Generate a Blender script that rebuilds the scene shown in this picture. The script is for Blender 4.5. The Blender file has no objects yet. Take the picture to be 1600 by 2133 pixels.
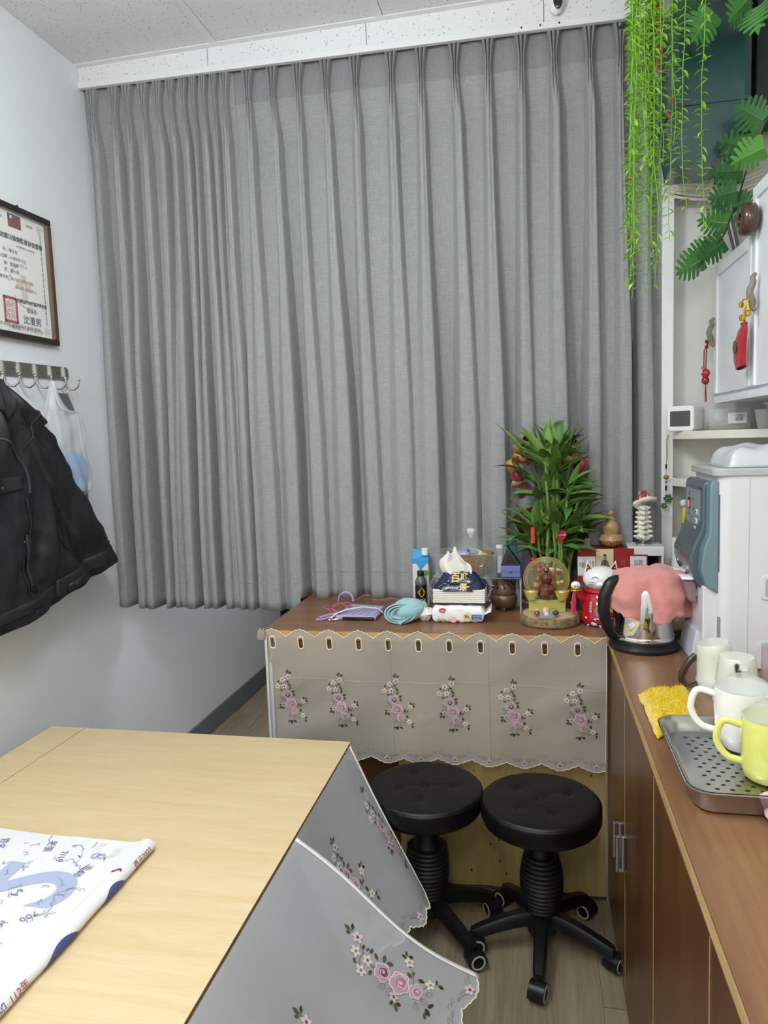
import bpy, bmesh, math, random
from math import sin, cos, pi, radians as rad, sqrt, atan2, floor
from mathutils import Vector, Matrix, noise
random.seed(7)
SC = bpy.context.scene
COL = SC.collection
V = Vector

# ------------------------------------------------------------------ camera
F, YAW, PIT, ROL, H = 1501.86, .2069, .1017, -.0354, 1.47
fw = V((-sin(YAW)*cos(PIT), cos(YAW)*cos(PIT), -sin(PIT)))
r0 = V((cos(YAW), sin(YAW), 0)); u0 = r0.cross(fw)
rr = r0*cos(ROL)+u0*sin(ROL); uu = u0*cos(ROL)-r0*sin(ROL)
cd = bpy.data.cameras.new('camera'); cam = bpy.data.objects.new('camera', cd); COL.objects.link(cam)
cam.matrix_world = Matrix(((rr.x, uu.x, -fw.x, 0), (rr.y, uu.y, -fw.y, 0), (rr.z, uu.z, -fw.z, H), (0, 0, 0, 1)))
cd.sensor_fit = 'VERTICAL'; cd.sensor_height = 24; cd.lens = 24*F/2133; cd.clip_start = .02
SC.camera = cam

# ------------------------------------------------------------------ world, light, exposure
wd = bpy.data.worlds.new('world'); SC.world = wd; wd.use_nodes = True
wd.node_tree.nodes['Background'].inputs[0].default_value = (.80, .86, .95, 1)
wd.node_tree.nodes['Background'].inputs[1].default_value = .2
SC.view_settings.view_transform = 'Standard'; SC.view_settings.look = 'None'
SC.view_settings.gamma = 1; SC.view_settings.use_curve_mapping = False
SC.view_settings.exposure = 0.15

def area(name, loc, sx, sy, power, col):
    l = bpy.data.lights.new(name, 'AREA'); l.shape = 'RECTANGLE'; l.size = sx; l.size_y = sy
    l.energy = power; l.color = col
    o = bpy.data.objects.new(name, l); COL.objects.link(o); o.location = loc
    return o
area('panel_light', (-.78, .55, 2.80), .5, 1.0, 10, (.93, .97, 1))
area('panel_light', (-.18, -.65, 2.80), .5, 1.0, 9, (1, .97, .92))
for (lx, ly, pw, pc) in ((-.62, 1.15, 27, (.90, .95, 1)), (-.1, -.75, 26, (1, .97, .92))):   # two made-up lamps, out of frame, added to brighten the ceiling, curtain and valance
    l = bpy.data.lights.new('added_glow', 'POINT'); l.energy = pw; l.color = pc; l.shadow_soft_size = .12
    o = bpy.data.objects.new('added_glow', l); COL.objects.link(o); o.location = (lx, ly, 2.50)

area('back_fill_light', (-.7, 3.5, 2.855), .5, .5, 17, (.95, .97, 1))   # unseen lamp added to brighten the wall showing below the curtain

# ------------------------------------------------------------------ materials
def lin(h):
    if isinstance(h, str):
        h = h.lstrip('#'); c = [int(h[i:i+2], 16)/255 for i in (0, 2, 4)]
    else: c = list(h)
    return tuple((x/12.92 if x <= .04045 else ((x+.055)/1.055)**2.4) for x in c)
MC = {}
def mat(name, col='#808080', rough=.5, metal=0, emis=0, alpha=1, trans=0, ior=1.45, bump=0, bscale=200, bstretch=(1, 1, 1),
        var=0, vscale=8, col2=None, sheen=0, coat=0, vc=False, spec=.5):
    if name in MC: return MC[name]
    m = bpy.data.materials.new(name); m.use_nodes = True; nt = m.node_tree; N = nt.nodes; L = nt.links
    p = N['Principled BSDF']; c = (*lin(col), 1)
    p.inputs['Base Color'].default_value = c; p.inputs['Roughness'].default_value = rough
    p.inputs['Metallic'].default_value = metal; p.inputs['IOR'].default_value = ior
    p.inputs['Specular IOR Level'].default_value = spec
    p.inputs['Alpha'].default_value = alpha; p.inputs['Transmission Weight'].default_value = trans
    if sheen: p.inputs['Sheen Weight'].default_value = sheen
    if coat: p.inputs['Coat Weight'].default_value = coat; p.inputs['Coat Roughness'].default_value = .08
    if emis:
        p.inputs['Emission Color'].default_value = c; p.inputs['Emission Strength'].default_value = emis
    if vc:
        a = N.new('ShaderNodeAttribute'); a.attribute_name = 'Col'; L.new(a.outputs['Color'], p.inputs['Base Color'])
    if var or bump:
        tc = N.new('ShaderNodeTexCoord'); mp = N.new('ShaderNodeMapping'); L.new(tc.outputs['Object'], mp.inputs[0])
        mp.inputs['Scale'].default_value = bstretch
    if var:
        n = N.new('ShaderNodeTexNoise'); n.inputs['Scale'].default_value = vscale; n.inputs['Detail'].default_value = 6
        L.new(mp.outputs[0], n.inputs['Vector'])
        cr = N.new('ShaderNodeValToRGB'); cr.color_ramp.elements[0].position = .5-.5*var if var < 1 else .3; cr.color_ramp.elements[1].position = .5+.5*var if var < 1 else .7
        cr.color_ramp.elements[0].color = c; cr.color_ramp.elements[1].color = (*lin(col2 or col), 1)
        L.new(n.outputs['Fac'], cr.inputs[0]); L.new(cr.outputs[0], p.inputs['Base Color'])
    if bump:
        n = N.new('ShaderNodeTexNoise'); n.inputs['Scale'].default_value = bscale; n.inputs['Detail'].default_value = 3
        L.new(mp.outputs[0], n.inputs['Vector'])
        b = N.new('ShaderNodeBump'); b.inputs['Strength'].default_value = bump; b.inputs['Distance'].default_value = .002
        L.new(n.outputs['Fac'], b.inputs['Height']); L.new(b.outputs[0], p.inputs['Normal'])
    MC[name] = m
    return m

def wood(name, c1, c2, axis=0, scale=14, stretch=14, rough=.4, fine=.35, spec=.4, bump=.0):
    """laminate / wood grain running along the given axis"""
    if name in MC: return MC[name]
    m = bpy.data.materials.new(name); m.use_nodes = True; nt = m.node_tree; N = nt.nodes; L = nt.links
    p = N['Principled BSDF']; p.inputs['Roughness'].default_value = rough; p.inputs['Specular IOR Level'].default_value = spec
    tc = N.new('ShaderNodeTexCoord'); mp = N.new('ShaderNodeMapping'); L.new(tc.outputs['Object'], mp.inputs[0])
    s = [1, 1, 1]; s[axis] = 1/stretch; mp.inputs['Scale'].default_value = s
    n1 = N.new('ShaderNodeTexNoise'); n1.inputs['Scale'].default_value = scale; n1.inputs['Detail'].default_value = 8; n1.inputs['Distortion'].default_value = .8
    n2 = N.new('ShaderNodeTexNoise'); n2.inputs['Scale'].default_value = scale*9; n2.inputs['Detail'].default_value = 4
    L.new(mp.outputs[0], n1.inputs['Vector']); L.new(mp.outputs[0], n2.inputs['Vector'])
    mx = N.new('ShaderNodeMix'); mx.data_type = 'FLOAT'; mx.inputs[0].default_value = fine
    L.new(n1.outputs['Fac'], mx.inputs[2]); L.new(n2.outputs['Fac'], mx.inputs[3])
    cr = N.new('ShaderNodeValToRGB'); e = cr.color_ramp.elements
    e[0].position = .36; e[1].position = .64; e[0].color = (*lin(c1), 1); e[1].color = (*lin(c2), 1)
    L.new(mx.outputs[0], cr.inputs[0]); L.new(cr.outputs[0], p.inputs['Base Color'])
    if bump:
        b = N.new('ShaderNodeBump'); b.inputs['Strength'].default_value = bump; b.inputs['Distance'].default_value = .001
        L.new(mx.outputs[0], b.inputs['Height']); L.new(b.outputs[0], p.inputs['Normal'])
    MC[name] = m
    return m

def weave(name, c1, c2, rough=.9, sc=1500):
    """woven cloth: two crossed sets of threads plus slubs"""
    m = bpy.data.materials.new(name); m.use_nodes = True; nt = m.node_tree; N = nt.nodes; L = nt.links
    p = N['Principled BSDF']; p.inputs['Roughness'].default_value = rough; p.inputs['Specular IOR Level'].default_value = .2
    p.inputs['Sheen Weight'].default_value = .15
    tc = N.new('ShaderNodeTexCoord'); out = []
    for s in ((1, 1, .035), (.05, .05, 1)):
        mp = N.new('ShaderNodeMapping'); mp.inputs['Scale'].default_value = s; L.new(tc.outputs['Object'], mp.inputs[0])
        n = N.new('ShaderNodeTexNoise'); n.inputs['Scale'].default_value = sc*.32; n.inputs['Detail'].default_value = 3
        L.new(mp.outputs[0], n.inputs['Vector']); out.append(n.outputs['Fac'])
    mx = N.new('ShaderNodeMix'); mx.data_type = 'FLOAT'; mx.inputs[0].default_value = .5
    L.new(out[0], mx.inputs[2]); L.new(out[1], mx.inputs[3])
    cr = N.new('ShaderNodeValToRGB'); e = cr.color_ramp.elements; e[0].position = .38; e[1].position = .62
    e[0].color = (*lin(c1), 1); e[1].color = (*lin(c2), 1); L.new(mx.outputs[0], cr.inputs[0]); L.new(cr.outputs[0], p.inputs['Base Color'])
    b = N.new('ShaderNodeBump'); b.inputs['Strength'].default_value = .35; b.inputs['Distance'].default_value = .001
    L.new(mx.outputs[0], b.inputs['Height']); L.new(b.outputs[0], p.inputs['Normal'])
    MC[name] = m
    return m

def sheer(name, col, op=.75):
    m = bpy.data.materials.new(name); m.use_nodes = True; nt = m.node_tree; N = nt.nodes; L = nt.links
    N.clear(); o = N.new('ShaderNodeOutputMaterial'); t = N.new('ShaderNodeBsdfTransparent'); d = N.new('ShaderNodeBsdfDiffuse')
    tr = N.new('ShaderNodeBsdfTranslucent'); m1 = N.new('ShaderNodeMixShader'); m2 = N.new('ShaderNodeMixShader')
    c = (*lin(col), 1); d.inputs[0].default_value = c; tr.inputs[0].default_value = c; m1.inputs[0].default_value = .3
    tc = N.new('ShaderNodeTexCoord'); n = N.new('ShaderNodeTexNoise'); n.inputs['Scale'].default_value = 900; L.new(tc.outputs['Object'], n.inputs[0])
    ma = N.new('ShaderNodeMapRange'); ma.inputs[3].default_value = op-.1; ma.inputs[4].default_value = op+.1; L.new(n.outputs['Fac'], ma.inputs[0])
    L.new(d.outputs[0], m1.inputs[1]); L.new(tr.outputs[0], m1.inputs[2]); L.new(t.outputs[0], m2.inputs[1]); L.new(m1.outputs[0], m2.inputs[2])
    L.new(ma.outputs[0], m2.inputs[0]); L.new(m2.outputs[0], o.inputs[0]); MC[name] = m
    return m

def tile_mat():
    """mineral fibre board: white with small pits"""
    m = bpy.data.materials.new('fissured_board'); m.use_nodes = True; nt = m.node_tree; N = nt.nodes; L = nt.links
    p = N['Principled BSDF']; p.inputs['Roughness'].default_value = .9; p.inputs['Specular IOR Level'].default_value = .2
    tc = N.new('ShaderNodeTexCoord'); v = N.new('ShaderNodeTexVoronoi'); v.inputs['Scale'].default_value = 75; v.inputs['Randomness'].default_value = 1
    n0 = N.new('ShaderNodeTexNoise'); n0.inputs['Scale'].default_value = 130
    L.new(tc.outputs['Object'], n0.inputs[0])
    mxv = N.new('ShaderNodeMix'); mxv.data_type = 'VECTOR'; mxv.inputs[0].default_value = .012
    L.new(tc.outputs['Object'], mxv.inputs[4]); L.new(n0.outputs['Color'], mxv.inputs[5]); L.new(mxv.outputs[1], v.inputs['Vector'])
    cr = N.new('ShaderNodeValToRGB'); e = cr.color_ramp.elements; e[0].position = .13; e[1].position = .2
    e[0].color = (*lin('#a9aaa8'), 1); e[1].color = (*lin('#e6e8e8'), 1); L.new(v.outputs['Distance'], cr.inputs[0])
    L.new(cr.outputs[0], p.inputs['Base Color'])
    b = N.new('ShaderNodeBump'); b.inputs['Strength'].default_value = .5; b.inputs['Distance'].default_value = .001
    L.new(cr.outputs[0], b.inputs['Height']); L.new(b.outputs[0], p.inputs['Normal']); MC['fissured_board'] = m
    return m

M_tile = tile_mat()
M_wall = mat('white_wall_paint', '#e9edf0', .55, bump=.12, bscale=60)
M_wallc = mat('white_plaster', '#e6e6e0', .7, bump=.9, bscale=55, var=.6, vscale=5, col2='#deded6')
M_trim = mat('white_trim', '#e8eaea', .4)
M_white = mat('white_plastic', '#ecebe8', .3)
M_cream = mat('cream_plastic', '#e6e3d6', .35)
M_cab = mat('white_cabinet', '#eef1f5', .3)
M_black = mat('black_plastic', '#141415', .35)
M_leather = mat('black_leather', '#0c0c0d', .36, bump=.25, bscale=500, spec=.45)
M_rubber = mat('black_rubber', '#111112', .5)
M_chrome = mat('chrome', '#e8e8e8', .08, 1)
M_steel = mat('stainless_steel', '#b9b8b4', .28, 1)
M_alu = mat('brushed_aluminium', '#c9cbcd', .35, 1)
M_glass = mat('clear_glass', '#f4f8f8', .02, trans=1, ior=1.25)
M_clear = mat('clear_acrylic', '#e8eeee', .04, alpha=.07, spec=.8)
M_film = mat('clear_film', '#f2f4f4', .18, alpha=.38, spec=.8)
M_gold = mat('gold', '#d9b040', .22, 1)
M_red = mat('red_paint', '#b3161f', .3)
M_vc = mat('painted', rough=.55, vc=True)
M_vcg = mat('glazed_paint', rough=.18, vc=True, coat=.5)
M_thread = mat('thread', rough=.8, vc=True, spec=.2)
M_leaf = mat('leaf', rough=.42, vc=True, spec=.4)
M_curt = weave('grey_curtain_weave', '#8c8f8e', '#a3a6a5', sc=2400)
M_lam = wood('brown_laminate', '#765238', '#966c4c', 0, 10, 16, .32, spec=.5)
M_lamy = wood('brown_laminate_along', '#684630', '#8a6343', 1, 10, 16, .32, spec=.5)
M_door = wood('cabinet_door_laminate', '#4c2d18', '#6c4425', 2, 12, 16, .3, spec=.45)
M_edge = wood('raw_board_edge', '#a98a5c', '#c9ad7c', 0, 30, 8, .7)
M_edgey = wood('raw_board_edge_along', '#a58353', '#c8a873', 1, 30, 8, .7)
M_ply = wood('plywood_panel', '#a58b55', '#bea66e', 2, 6, 8, .6)
M_bedtop = wood('pale_maple_laminate', '#d2ba8c', '#dcc7a0', 0, 26, 11, .5, fine=.35)
M_plank = wood('grey_oak_plank', '#7d705a', '#9d917a', 1, 16, 18, .45)
M_sheer = sheer('sheer_voile', '#d6cec3', .76)
M_sheer2 = sheer('white_sheer_voile', '#d8dadd', .66)
M_hem = mat('white_hem', '#e9e9e4', .8)
M_stitch = mat('cream_stitching', '#efe6cf', .8)
M_ink = mat('black_ink', '#15151a', .6)
M_paper = mat('white_paper', '#dfdfdf', .7)
M_rink = mat('red_ink', '#a8383c', .6)
M_bink = mat('blue_ink', '#3a4a86', .6)
M_darkgrey = mat('dark_grey', '#34383a', .5)

# ------------------------------------------------------------------ builders
class G:
    def __init__(s): s.v = []; s.f = []; s.m = []; s.c = []; s.x = None
    def add(s, vs, fs, mi=0, col=None):
        o = len(s.v)
        s.v += [V(p) for p in vs] if s.x is None else [s.x @ V(p) for p in vs]
        for f in fs: s.f.append(tuple(i+o for i in f)); s.m.append(mi); s.c.append(col)
        return s
    def box(s, x0, x1, y0, y1, z0, z1, mi=0, col=None):
        vs = [(x, y, z) for z in (z0, z1) for y in (y0, y1) for x in (x0, x1)]
        return s.add(vs, [(0, 2, 3, 1), (4, 5, 7, 6), (0, 1, 5, 4), (2, 6, 7, 3), (0, 4, 6, 2), (1, 3, 7, 5)], mi, col)
    def lathe(s, prof, seg=24, c=(0, 0, 0), mi=0, col=None, cap=(1, 1), wob=None):
        vs = []; fs = []; n = len(prof)
        for i, (r, z) in enumerate(prof):
            for k in range(seg):
                a = 2*pi*k/seg; w = wob(a, i) if wob else 1
                vs.append((c[0]+r*w*cos(a), c[1]+r*w*sin(a), c[2]+z))
        for i in range(n-1):
            for k in range(seg):
                k2 = (k+1) % seg; fs.append((i*seg+k, i*seg+k2, (i+1)*seg+k2, (i+1)*seg+k))
        if cap[0]: fs.append(tuple(reversed(range(seg))))
        if cap[1]: fs.append(tuple((n-1)*seg+k for k in range(seg)))
        return s.add(vs, fs, mi, col)
    def tube(s, pts, r, seg=6, closed=False, mi=0, col=None, flat=1):
        P = [V(p) for p in pts]; n = len(P); vs = []; fs = []; up = V((0, 0, 1)); last = None
        for i, p in enumerate(P):
            a = P[(i-1) % n] if (closed or i > 0) else p; b = P[(i+1) % n] if (closed or i < n-1) else p
            t = (b-a); t = t.normalized() if t.length > 1e-9 else V((0, 0, 1))
            if last is None: q = t.cross(up); q = q.normalized() if q.length > .05 else t.cross(V((1, 0, 0))).normalized()
            else:
                q = last-t*last.dot(t); q = q.normalized() if q.length > 1e-6 else t.orthogonal().normalized()
            last = q; w = t.cross(q); ri = r[i] if isinstance(r, (list, tuple)) else r
            for k in range(seg):
                an = 2*pi*k/seg; vs.append(p+q*cos(an)*ri+w*sin(an)*ri*flat)
        m = n if closed else n-1
        for i in range(m):
            j = (i+1) % n
            for k in range(seg):
                k2 = (k+1) % seg; fs.append((i*seg+k, i*seg+k2, j*seg+k2, j*seg+k))
        if not closed: fs.append(tuple(reversed(range(seg)))); fs.append(tuple((n-1)*seg+k for k in range(seg)))
        return s.add(vs, fs, mi, col)
    def grid(s, fn, nu, nv, mi=0, col=None, skip=None, wrap=False, cf=None):
        vs = [fn(i/nu, j/nv) for j in range(nv+1) for i in range(nu+1)]; o = len(s.v)
        s.v += [V(p) for p in vs] if s.x is None else [s.x @ V(p) for p in vs]
        for j in range(nv):
            for i in range(nu):
                if skip and skip((i+.5)/nu, (j+.5)/nv): continue
                a = o+j*(nu+1)+i; s.f.append((a, a+1, a+nu+2, a+nu+1)); s.m.append(mi)
                s.c.append(cf((i+.5)/nu, (j+.5)/nv) if cf else col)
        return s
    def ell(s, c, r, nu=16, nv=10, mi=0, col=None, rot=None):
        if not isinstance(r, (list, tuple)): r = (r, r, r)
        vs = []; c = V(c)
        for j in range(nv+1):
            t = -pi/2+pi*j/nv
            for i in range(nu):
                a = 2*pi*i/nu; p = V((r[0]*cos(t)*cos(a), r[1]*cos(t)*sin(a), r[2]*sin(t)))
                if rot: p = rot @ p
                vs.append(c+p)
        fs = [(j*nu+i, j*nu+(i+1) % nu, (j+1)*nu+(i+1) % nu, (j+1)*nu+i) for j in range(nv) for i in range(nu)]
        return s.add(vs, fs, mi, col)
    def prism(s, poly, fn0, fn1, mi=0, col=None, cap0=True):
        """poly: 2-D points; fn0 / fn1 map them to the back and front faces"""
        n = len(poly); vs = [fn0(*p) for p in poly]+[fn1(*p) for p in poly]
        fs = [tuple(range(n, 2*n))]+[(i, (i+1) % n, n+(i+1) % n, n+i) for i in range(n)]
        if cap0: fs.append(tuple(reversed(range(n))))
        return s.add(vs, fs, mi, col)
    def build(s, name, mats, parent=None, smooth=35, bevel=0, solid=0, sub=0, local=False, bseg=2):
        me = bpy.data.meshes.new(name)
        off = V((0, 0, 0))
        if parent and not local:
            q = parent
            while q: off += q.location; q = q.parent
        me.from_pydata([tuple(p-off) for p in s.v], [], s.f)
        if not isinstance(mats, (list, tuple)): mats = [mats]
        for m in mats: me.materials.append(m)
        me.polygons.foreach_set('material_index', s.m)
        if any(c is not None for c in s.c):
            at = me.color_attributes.new('Col', 'FLOAT_COLOR', 'CORNER'); k = 0; buf = []
            cache = {}
            for f, c in zip(s.f, s.c):
                c = c or '#ffffff'
                if c not in cache: cache[c] = (*lin(c), 1)
                buf += list(cache[c])*len(f)
            at.data.foreach_set('color', buf)
        bm = bmesh.new(); bm.from_mesh(me)
        if s.weld: bmesh.ops.remove_doubles(bm, verts=bm.verts, dist=1e-6)
        bmesh.ops.recalc_face_normals(bm, faces=bm.faces); bm.to_mesh(me); bm.free()
        if smooth:
            me.polygons.foreach_set('use_smooth', [True]*len(me.polygons)); me.set_sharp_from_angle(angle=rad(smooth))
        o = bpy.data.objects.new(name, me); COL.objects.link(o)
        if parent: o.parent = parent
        if solid: md = o.modifiers.new('solid', 'SOLIDIFY'); md.thickness = solid; md.offset = 0
        if bevel: md = o.modifiers.new('bevel', 'BEVEL'); md.width = bevel; md.segments = bseg; md.limit_method = 'ANGLE'; md.angle_limit = rad(40)
        if sub: md = o.modifiers.new('sub', 'SUBSURF'); md.levels = sub; md.render_levels = sub
        return o
    weld = True

def thing(name, label, cat, loc=(0, 0, 0), group=None):
    o = bpy.data.objects.new(name, None); COL.objects.link(o); o.location = loc; o.empty_display_size = .05
    o['label'] = label; o['category'] = cat
    if group: o['group'] = group
    return o
def tag(o, label, cat, group=None):
    o['label'] = label; o['category'] = cat
    if group: o['group'] = group
    return o
def struct(o): o['kind'] = 'structure'; return o
def box(name, m, x0, x1, y0, y1, z0, z1, parent=None, bevel=0, **k):
    return G().box(x0, x1, y0, y1, z0, z1).build(name, m, parent, smooth=0 if not bevel else 35, bevel=bevel, **k)
def copy_tree(o, parent=None):
    c = o.copy(); COL.objects.link(c); c.parent = parent
    for ch in list(o.children): copy_tree(ch, c)
    return c
FACE = {'-Y': Matrix(((1, 0, 0), (0, 0, -1), (0, 1, 0))), '+X': Matrix(((0, 0, 1), (1, 0, 0), (0, 1, 0))),
        '-X': Matrix(((0, 0, -1), (-1, 0, 0), (0, 1, 0))), '+Z': Matrix(((1, 0, 0), (0, 1, 0), (0, 0, 1)))}
def text(s, size, m, parent, at, face='-Y', rot=0, align='CENTER', name='lettering', sx=1, bold=0, curve=None, label=None):
    cu = bpy.data.curves.new('t', 'FONT'); cu.body = s; cu.size = size; cu.align_x = align; cu.align_y = 'CENTER'
    cu.resolution_u = 8 if size > .03 else 2; cu.offset = bold
    to = bpy.data.objects.new('t', cu); COL.objects.link(to)
    dg = bpy.context.evaluated_depsgraph_get(); me = bpy.data.meshes.new_from_object(to.evaluated_get(dg))
    bpy.data.objects.remove(to)
    R = FACE[face] if isinstance(face, str) else face
    c, s_ = cos(rot), sin(rot); off = V((0, 0, 0)); q = parent
    while q: off += q.location; q = q.parent
    for v in me.vertices:
        x, y = v.co.x*sx, v.co.y; p = V((x*c-y*s_, x*s_+y*c, 0))
        w = R @ p+V(at)
        v.co = (curve(w) if curve else w)-off
    me.materials.append(m); o = bpy.data.objects.new(name, me); COL.objects.link(o); o.parent = parent
    return o
def lerp(a, b, t): return a+(b-a)*t
def sst(a, b, x): t = max(0, min(1, (x-a)/(b-a))); return t*t*(3-2*t)
def interp(T, x):
    if x <= T[0][0]: return T[0][1]
    for (a, p), (b, q) in zip(T, T[1:]):
        if x <= b: return p+(q-p)*(x-a)/(b-a)
    return T[-1][1]
def nz(x, y=0, z=0): return noise.noise(V((x, y, z)))

# ================================================================== THE ROOM
XL, XR, YC, ZC, TZ = -1.645, .86, 2.592, 2.885, .875
fl = struct(box('floor', M_plank, XL-.1, XR+.1, -1.5, 4.2, -.06, -.004))
pm = {}
for i in range(14):
    x0 = XL+i*.18
    for j in range(-1, 4):
        y0 = -.7+j*1.22+(i*.43) % 1.22-.6
        y1 = min(y0+1.218, 4.19)
        if y0 > 4 or y1 < .2: continue
        if x0 > .9: continue
        key = round(y1-y0, 3)
        if key not in pm:
            g = G().box(.0008, .1792, 0, y1-y0-.0012, -.004, 0); o = g.build('plank', M_plank, fl, smooth=0); pm[key] = o
        else: o = pm[key].copy(); COL.objects.link(o); o.parent = fl
        o.location = (x0, y0, 0)
ce = struct(box('ceiling', M_trim, XL-.1, XR+.1, -1.5, 4.2, ZC+.012, ZC+.06))
# ceiling boards and the white T-bars between them
for i in range(5):
    xa = -1.69+(i-1)*.6+.6-.6; xa = -2.29+i*.6 if False else -1.69+i*.6
    for j in range(4):
        ya = 2.55-1.2*(j+1); x0, x1 = max(xa+.013, XL), min(xa+.6-.001, XR); y0, y1 = ya+.013, ya+1.2-.013
        if x1-x0 < .05: continue
        if (i, j) in ((1, 1),): continue
        y0 = max(y0, -1.49)
        G().box(x0, x1, y0, y1, ZC, ZC+.01).build('ceiling_tile', M_tile, ce, smooth=0, bevel=.002)
for i in range(1, 5): G().box(-1.69+i*.6-.012, -1.69+i*.6+.012, -1.49, 2.55, ZC-.003, ZC+.011).build('ceiling_bar', M_trim, ce, smooth=0)
for j in range(4): G().box(XL, XR, 2.55-1.2*j-.012, 2.55-1.2*j+.012, ZC-.004, ZC+.011).build('ceiling_bar', M_trim, ce, smooth=0)
struct(box('wall_left', M_wall, XL-.1, XL, -1.5, 4.2, 0, ZC+.05))
struct(box('wall_right', M_wallc, XR, XR+.1, -1.5, 4.2, 0, ZC+.05))
struct(box('wall_front', M_wall, XL-.1, XR+.1, -1.6, -1.5, 0, ZC+.05))
struct(box('wall_back', M_wall, XL-.1, XR+.1, 4.12, 4.22, 0, ZC+.05))
struct(box('wall_back_right', M_wallc, .462, XR, 2.655, 2.75, 0, ZC+.05))
struct(box('trim_2', M_trim, .424, .462, 2.59, 2.70, TZ, 2.76, bevel=.003))
b = struct(box('baseboard_left', mat('grey_baseboard', '#6c7376', .5), XL, XL+.012, .5, 4.12, 0, .10))
# boxed-in head of the curtain recess, clad with the same boards
sof = struct(G().box(XL, XR, 2.575, 2.59, 2.815, ZC+.02).build('wall_soffit', M_trim, smooth=0))
def zb_of(x): return lerp(2.806, 2.768, (x-XL)/2.07)
js = [XL, -1.125, -.541, .052, .56, XR]
for a, c in zip(js, js[1:]):
    G().add([(a+.001, 2.562, zb_of(a)+.018), (c-.0015, 2.562, zb_of(c)+.018), (c-.0015, 2.562, ZC-.004), (a+.001, 2.562, ZC-.004),
             (a+.001, 2.575, zb_of(a)+.018), (c-.0015, 2.575, zb_of(c)+.018), (c-.0015, 2.575, ZC-.004), (a+.001, 2.575, ZC-.004)],
            [(0, 1, 2, 3), (7, 6, 5, 4), (0, 4, 5, 1), (1, 5, 6, 2), (2, 6, 7, 3), (3, 7, 4, 0)]).build('board_panel', M_tile, sof, smooth=0)
g = G(); a, c = XL, XR
g.add([(x, y, zb_of(x)+dz) for x in (a, c) for y in (2.553, 2.572) for dz in (0, .022)], [(0, 4, 5, 1), (2, 3, 7, 6), (0, 2, 6, 4), (1, 5, 7, 3), (0, 1, 3, 2), (4, 6, 7, 5)])
struct(g.build('trim_1', M_trim, smooth=0, bevel=.002))
g = G()
for x in (-.02, .04, .1, .33): g.ell((x, 2.552, zb_of(x)+.012), .003, 6, 4)
g.build('screw_hole', M_ink, sof)
# light panels in the ceiling (behind and above the camera)
for (lx, ly) in ((-.78, .55), (-.18, -.65)):
    t = thing('ceiling_light', 'flat square-edged ceiling light panel nearer the %s' % ('bed' if ly > 0 else 'front wall'), 'light', (lx, ly, ZC-.012))
    G().box(lx-.29, lx+.29, ly-.57, ly+.57, ZC-.006, ZC+.0).build('diffuser', mat('lit_diffuser', '#f5faff', .5, emis=2.0), t, smooth=0)
    g = G()
    for (x0, x1, y0, y1) in ((lx-.3, lx+.3, ly-.58, ly-.57), (lx-.3, lx+.3, ly+.57, ly+.58), (lx-.3, lx-.29, ly-.57, ly+.57), (lx+.29, lx+.3, ly-.57, ly+.57)):
        g.box(x0, x1, y0, y1, ZC-.012, ZC+.004)
    g.build('frame', M_trim, t, smooth=0)

for (lx, ly) in ((-.62, 1.15), (-.1, -.75)):  # unseen fittings made up around the two added lights
    t = thing('added_lamp', 'unseen hanging lamp with flat round shade, added for extra light above the %s' % ('bed' if ly > 0 else 'viewer'), 'lamp', (lx, ly, 2.50))
    G().lathe([(.15, 0), (.16, .004), (.03, .03), (.0, .032)], 28, (lx, ly, 2.70), cap=(0, 0)).build('shade', M_trim, t); G().tube([(lx, ly, 2.72), (lx, ly, ZC)], .004, 6).build('cord', M_trim, t)
    G().tube([(lx, ly, 2.70), (lx, ly, 2.53)], .008, 8).build('stem', M_trim, t); G().ell((lx, ly, 2.50), .028, 16, 12).build('bulb', mat('lit_diffuser'), t)
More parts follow.
